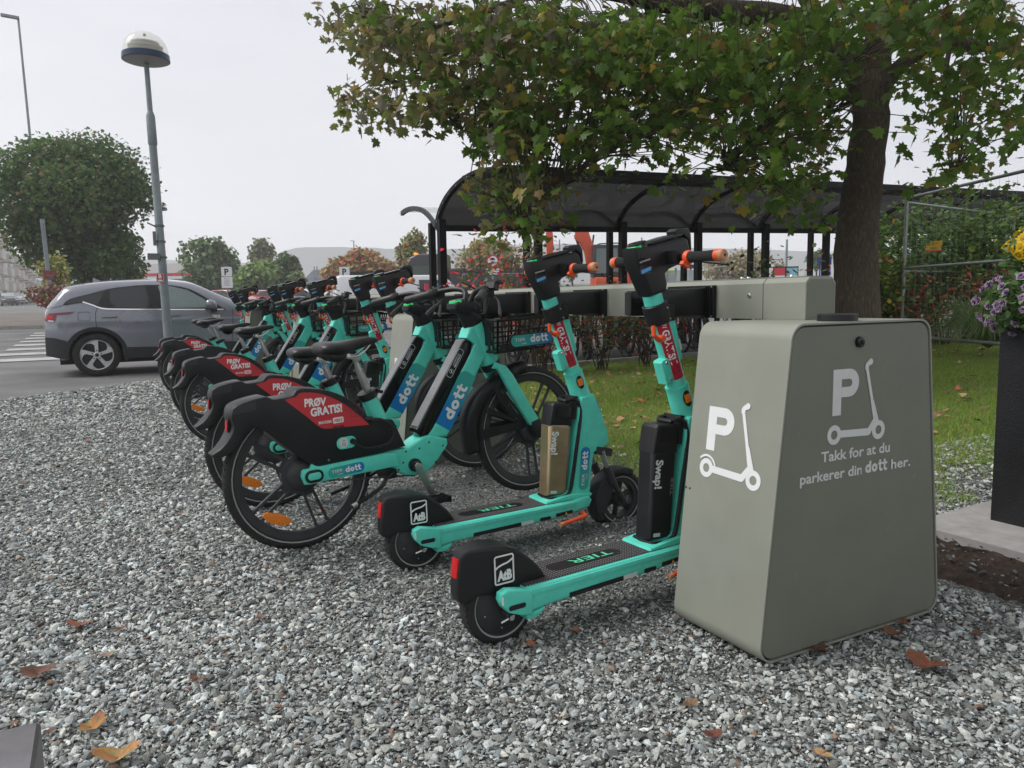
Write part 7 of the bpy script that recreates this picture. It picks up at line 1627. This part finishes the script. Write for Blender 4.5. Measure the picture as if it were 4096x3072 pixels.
for px in (1257,1268): mast('thin flue pipe beside the slate roofed red house, %s'%('left one' if px==1257 else 'right one'),px,1065,1140,86,.12,name='flue_pipe')
house('wide grey building with pale grey roof behind the red canopy',540,700,1180,1095,1052,150,mat('grey_wall',(.28,.26,.25),.8),mat('grey_roof',(.24,.225,.22),.8),16,.93)
house('small grey gabled house left of the loose green tree',725,790,1180,1100,1080,150,mat('grey_wall2',(.4,.38,.36),.8),mat('grey_roof2',(.22,.2,.19),.8),9,.5)
# petrol station canopy
a=at(540,1200,90); c_=thing('station_canopy','flat white canopy with a bright red band over the grey car roof','canopy',(a.x,a.y,Tz(a.x,a.y))); b_=at(795,1200,90); d=Vector((b_.x-a.x,b_.y-a.y,0)); u=d.normalized(); n=Vector((-u.y,u.x,0))
z2=at(660,1093,90).z-c_.location.z; z1=at(660,1104,90).z-c_.location.z; z0=at(660,1116,90).z-c_.location.z
def slab(nm,za,zb_,m,o): b=M(); V=[-u*0-n*o,d-n*o,d+n*10,n*10]; b.add([v+Vector((0,0,za)) for v in V]+[v+Vector((0,0,zb_)) for v in V],[(3,2,1,0),(4,5,6,7),(0,1,5,4),(1,2,6,5),(2,3,7,6),(3,0,4,7)]); b.build(nm,m,c_,0)
slab('red_band',z1,z2,mat('canopy_red',(.62,.03,.04),.4),.05); slab('white_fascia',z0,z1-.02,signw,0)
for k in (.15,.5,.85): b=M(); v=d*k+n*3; b.box(v+Vector((0,0,z0/2)),(.5,.5,z0)); b.build('column',signw,c_,0)
b=M(); v=d*.6+n*8; b.box(v+Vector((0,0,z0*.4)),(16,1,z0*.8),(0,0,math.atan2(u.y,u.x))); b.build('shop_front',mat('shop_grey',(.22,.21,.22),.6),c_,0)
# hills, far wood
def ridge(name,pts,dep,thick,m):
    P=[];k=len(pts); S_=spline([(x,y) for x,y in pts],8); V=[];Q=[]
    for x,y in S_:
        t_=at(x,y+random.uniform(-1.2,1.2),dep); g=at(x,y,dep); V+=[(g.x,g.y,-5),(t_.x,t_.y,t_.z)]; f=at(x,y,dep+thick); V.append((f.x,f.y,max(8,t_.z*.75)))
    n=len(S_)
    for i in range(n-1): a=i*3; Q+=[(a,a+3,a+4,a+1),(a+1,a+4,a+5,a+2)]
    b=M(); b.add(V,Q); tag(b.build(name,m,smooth=60),kind='structure')
hm=groundmat('hill_forest',[(.3,(.03,.05,.035)),(.7,(.06,.085,.06))],.05,.3,1)
ridge('hills',[(-900,1040),(-300,1010),(100,1040),(500,1035),(800,1045),(1000,1050),(1150,1000),(1250,988),(1450,990),(1700,1000),(2000,985),(2300,975),(2700,990),(3100,1000),(3600,1020),(4300,1030),(5200,1040)],700,150,hm)
ridge('far_wood',[(-900,1150),(-300,1140),(200,1150),(500,1130),(800,1150),(1000,1155),(1200,1150),(1450,1145),(1700,1150),(2000,1145),(2300,1140),(2700,1135),(3100,1130),(3600,1120),(4300,1120),(5200,1120)],320,40,hm)

# ============================================================ SMALL THINGS
lfc=mat('dry_leaf',(.2,.1,.05),.7,vcol=True,noise=.35,nscale=90)
def fallen(label,px,py,size,col,curl=.35,yaw=None):
    size*=.72; d=ray(px,py); k=-CAM_H/d.z; p=Vector((0,0,CAM_H))+d*k; z=Tz(p.x,p.y)+.016; 
    t=M(); asp=random.uniform(.5,.75); base=[]
    for i in range(18):
        a=2*PI*i/18; rr=.5*(1+random.uniform(-.22,.12))*(1+.18*abs(math.cos(a))); base.append((rr*math.cos(a),.36+rr*asp*math.sin(a)))
    n=len(base); curl*=.6; V=[];Q=[]; yaw=random.uniform(0,6.28) if yaw is None else yaw
    for rr in (0.0,.5,1.0):
        for (a,b_) in base:
            x=a*rr*size; y=(b_-.36)*rr*size; zz=abs(x)*curl*1.3+curl*y*y/size*1.6+random.uniform(-.1,.1)*size*curl*rr; V.append((x*math.cos(yaw)-y*math.sin(yaw),x*math.sin(yaw)+y*math.cos(yaw),max(0,zz)))
    for r in range(2):
        for i in range(n): a=r*n+i;b_=r*n+(i+1)%n; Q.append((a,b_,b_+n,a+n))
    t.add(V,Q); t.vc=[tuple(c*random.uniform(.6,1.25) for c in col) for _ in V]
    t.tube([(V[n-1][0]*0,0,.002),(size*.5*math.cos(yaw-PI/2),size*.5*math.sin(yaw-PI/2),.004)],.0012,4,col=col)
    o=t.build('fallen_leaf',lfc,None,60,vcol=True); o.location=(p.x,p.y,z); tag(o,label,'leaf','fallen leaves on the gravel'); return o
br=(.15,.065,.035); yb=(.42,.22,.07); og_=(.30,.11,.04)
for a in [('yellow brown curled leaf beside the metal corner at lower left',365,2935,.10,(.34,.17,.05),.5),('golden veined leaf cut by the bottom edge at left',470,3062,.13,(.40,.22,.08),.7),('crumpled dark brown leaf strip left above the metal corner',155,2720,.12,br,.6),
 ('long brown curled leaf on the left gravel, above the dark strip',325,2520,.10,(.24,.10,.05),.5),('small brown leaf right of the long curled one',480,2535,.05,br,.4),('small dark leaf left of the bottom centre',790,2740,.06,br,.4),('grey brown leaf behind the near scooter wheel',1045,2490,.06,(.2,.13,.1),.4),
 ('large crumpled red brown leaf at the right of the kiosk foot',3700,2690,.15,(.20,.07,.035),.7),('dark leaf tucked under the kiosk front edge',3270,2620,.09,(.10,.05,.035),.5),('brown twiggy leaf at the right kiosk corner',3570,2560,.09,br,.6),('tiny leaf behind the kiosk right corner',3610,2515,.07,br,.5),
 ('small round brown leaf at bottom centre right',2850,2965,.06,(.16,.05,.03),.4),('thin brown leaf lying above the round one',2760,2840,.06,(.2,.12,.07),.4),('orange brown chip under the near scooter deck',2305,2540,.045,(.36,.16,.08),.3),('orange leaf scrap behind the near scooter wheel front',2125,2595,.05,(.4,.15,.07),.3),
 ('pale orange leaf piece at the bottom right of centre',3290,3040,.05,(.45,.26,.12),.2),('tiny red leaf far left on the gravel',355,1775,.07,(.45,.05,.03),.3),('small pinkish leaf on the left gravel',145,1685,.07,(.36,.14,.10),.3),('tan leaf beneath the frontmost bike wheel',1280,2060,.06,(.45,.28,.18),.3),
 ('yellow leaf behind the second bike rear wheel',760,1680,.05,(.5,.33,.05),.3),('brown leaf between front wheels of the bikes',2110,1895,.07,(.24,.10,.05),.5),('dark leaf beside the lower left leaf strip',200,2950,.04,br,.3),('brown leaf low at the right of the frontmost wheel',720,2070,.06,(.26,.14,.08),.4),('small tan leaf on the near left gravel',430,2640,.05,(.3,.2,.12),.3),('small brown leaf right of the kiosk near the edge',3900,2560,.06,br,.5)]: fallen(*a)
# leaf litter on the lawn
n=1500; x=rng.uniform(2.6,12,n*3); y=rng.uniform(2.8,9,n*3); k=(rng.uniform(size=n*3)<np.clip(.35+.5*np.exp(-((x-4.2)**2+(y-5.6)**2)/2.5),0,1))&inview(x,y,4); x=x[k][:n];y=y[k][:n]; n=len(x)
o=leaves('leaf_litter',np.c_[x,y,T(x,y)+.022],rng.uniform(.03,.085,n),pal(n,[(3,(.22,.12,.06)),(2,(.34,.22,.12)),(1,(.14,.07,.04)),(.4,(.4,.1,.05))]),lfc,None,flat=True); o['kind']='stuff'
# metal corner at lower left
P=at(163,2878,.93); 
mc=thing('metal_bollard','blurred grey metal box corner at the lower left edge','bollard',(P.x-.30,P.y-.02,0)); b=M()
mm_=mat('worn_grey_metal',(.20,.19,.195),.38,metal=.6,noise=.45,nscale=7)
plate('casing',[(0,0),(.30,0),(.30,P.z-.004),(.296,P.z),(0,P.z)],-.26,.02,mm_,mc,.006,2)
ep=M(); ep.bbox((.285,-.262,.0),(.289,.0,P.z-.01)); 
# ============================================================ HAZE
hz=bpy.data.meshes.new('haze'); x0,x1,y0,y1,z0,z1=-1300,1500,-60,1000,-8,72
hz.from_pydata([(a,b_,c) for a in (x0,x1) for b_ in (y0,y1) for c in (z0,z1)],[],[(0,1,3,2),(4,6,7,5),(0,4,5,1),(2,3,7,6),(0,2,6,4),(1,5,7,3)])
hmt=bpy.data.materials.new('haze_air'); hmt.use_nodes=True; n=hmt.node_tree; n.nodes.clear(); o=n.nodes.new('ShaderNodeOutputMaterial'); v=n.nodes.new('ShaderNodeVolumePrincipled')
v.inputs['Color'].default_value=(.985,.985,1,1); v.inputs['Density'].default_value=.0013; v.inputs['Anisotropy'].default_value=.2; n.links.new(v.outputs[0],o.inputs['Volume'])
tag(obj('haze',hz,hmt),kind='stuff')
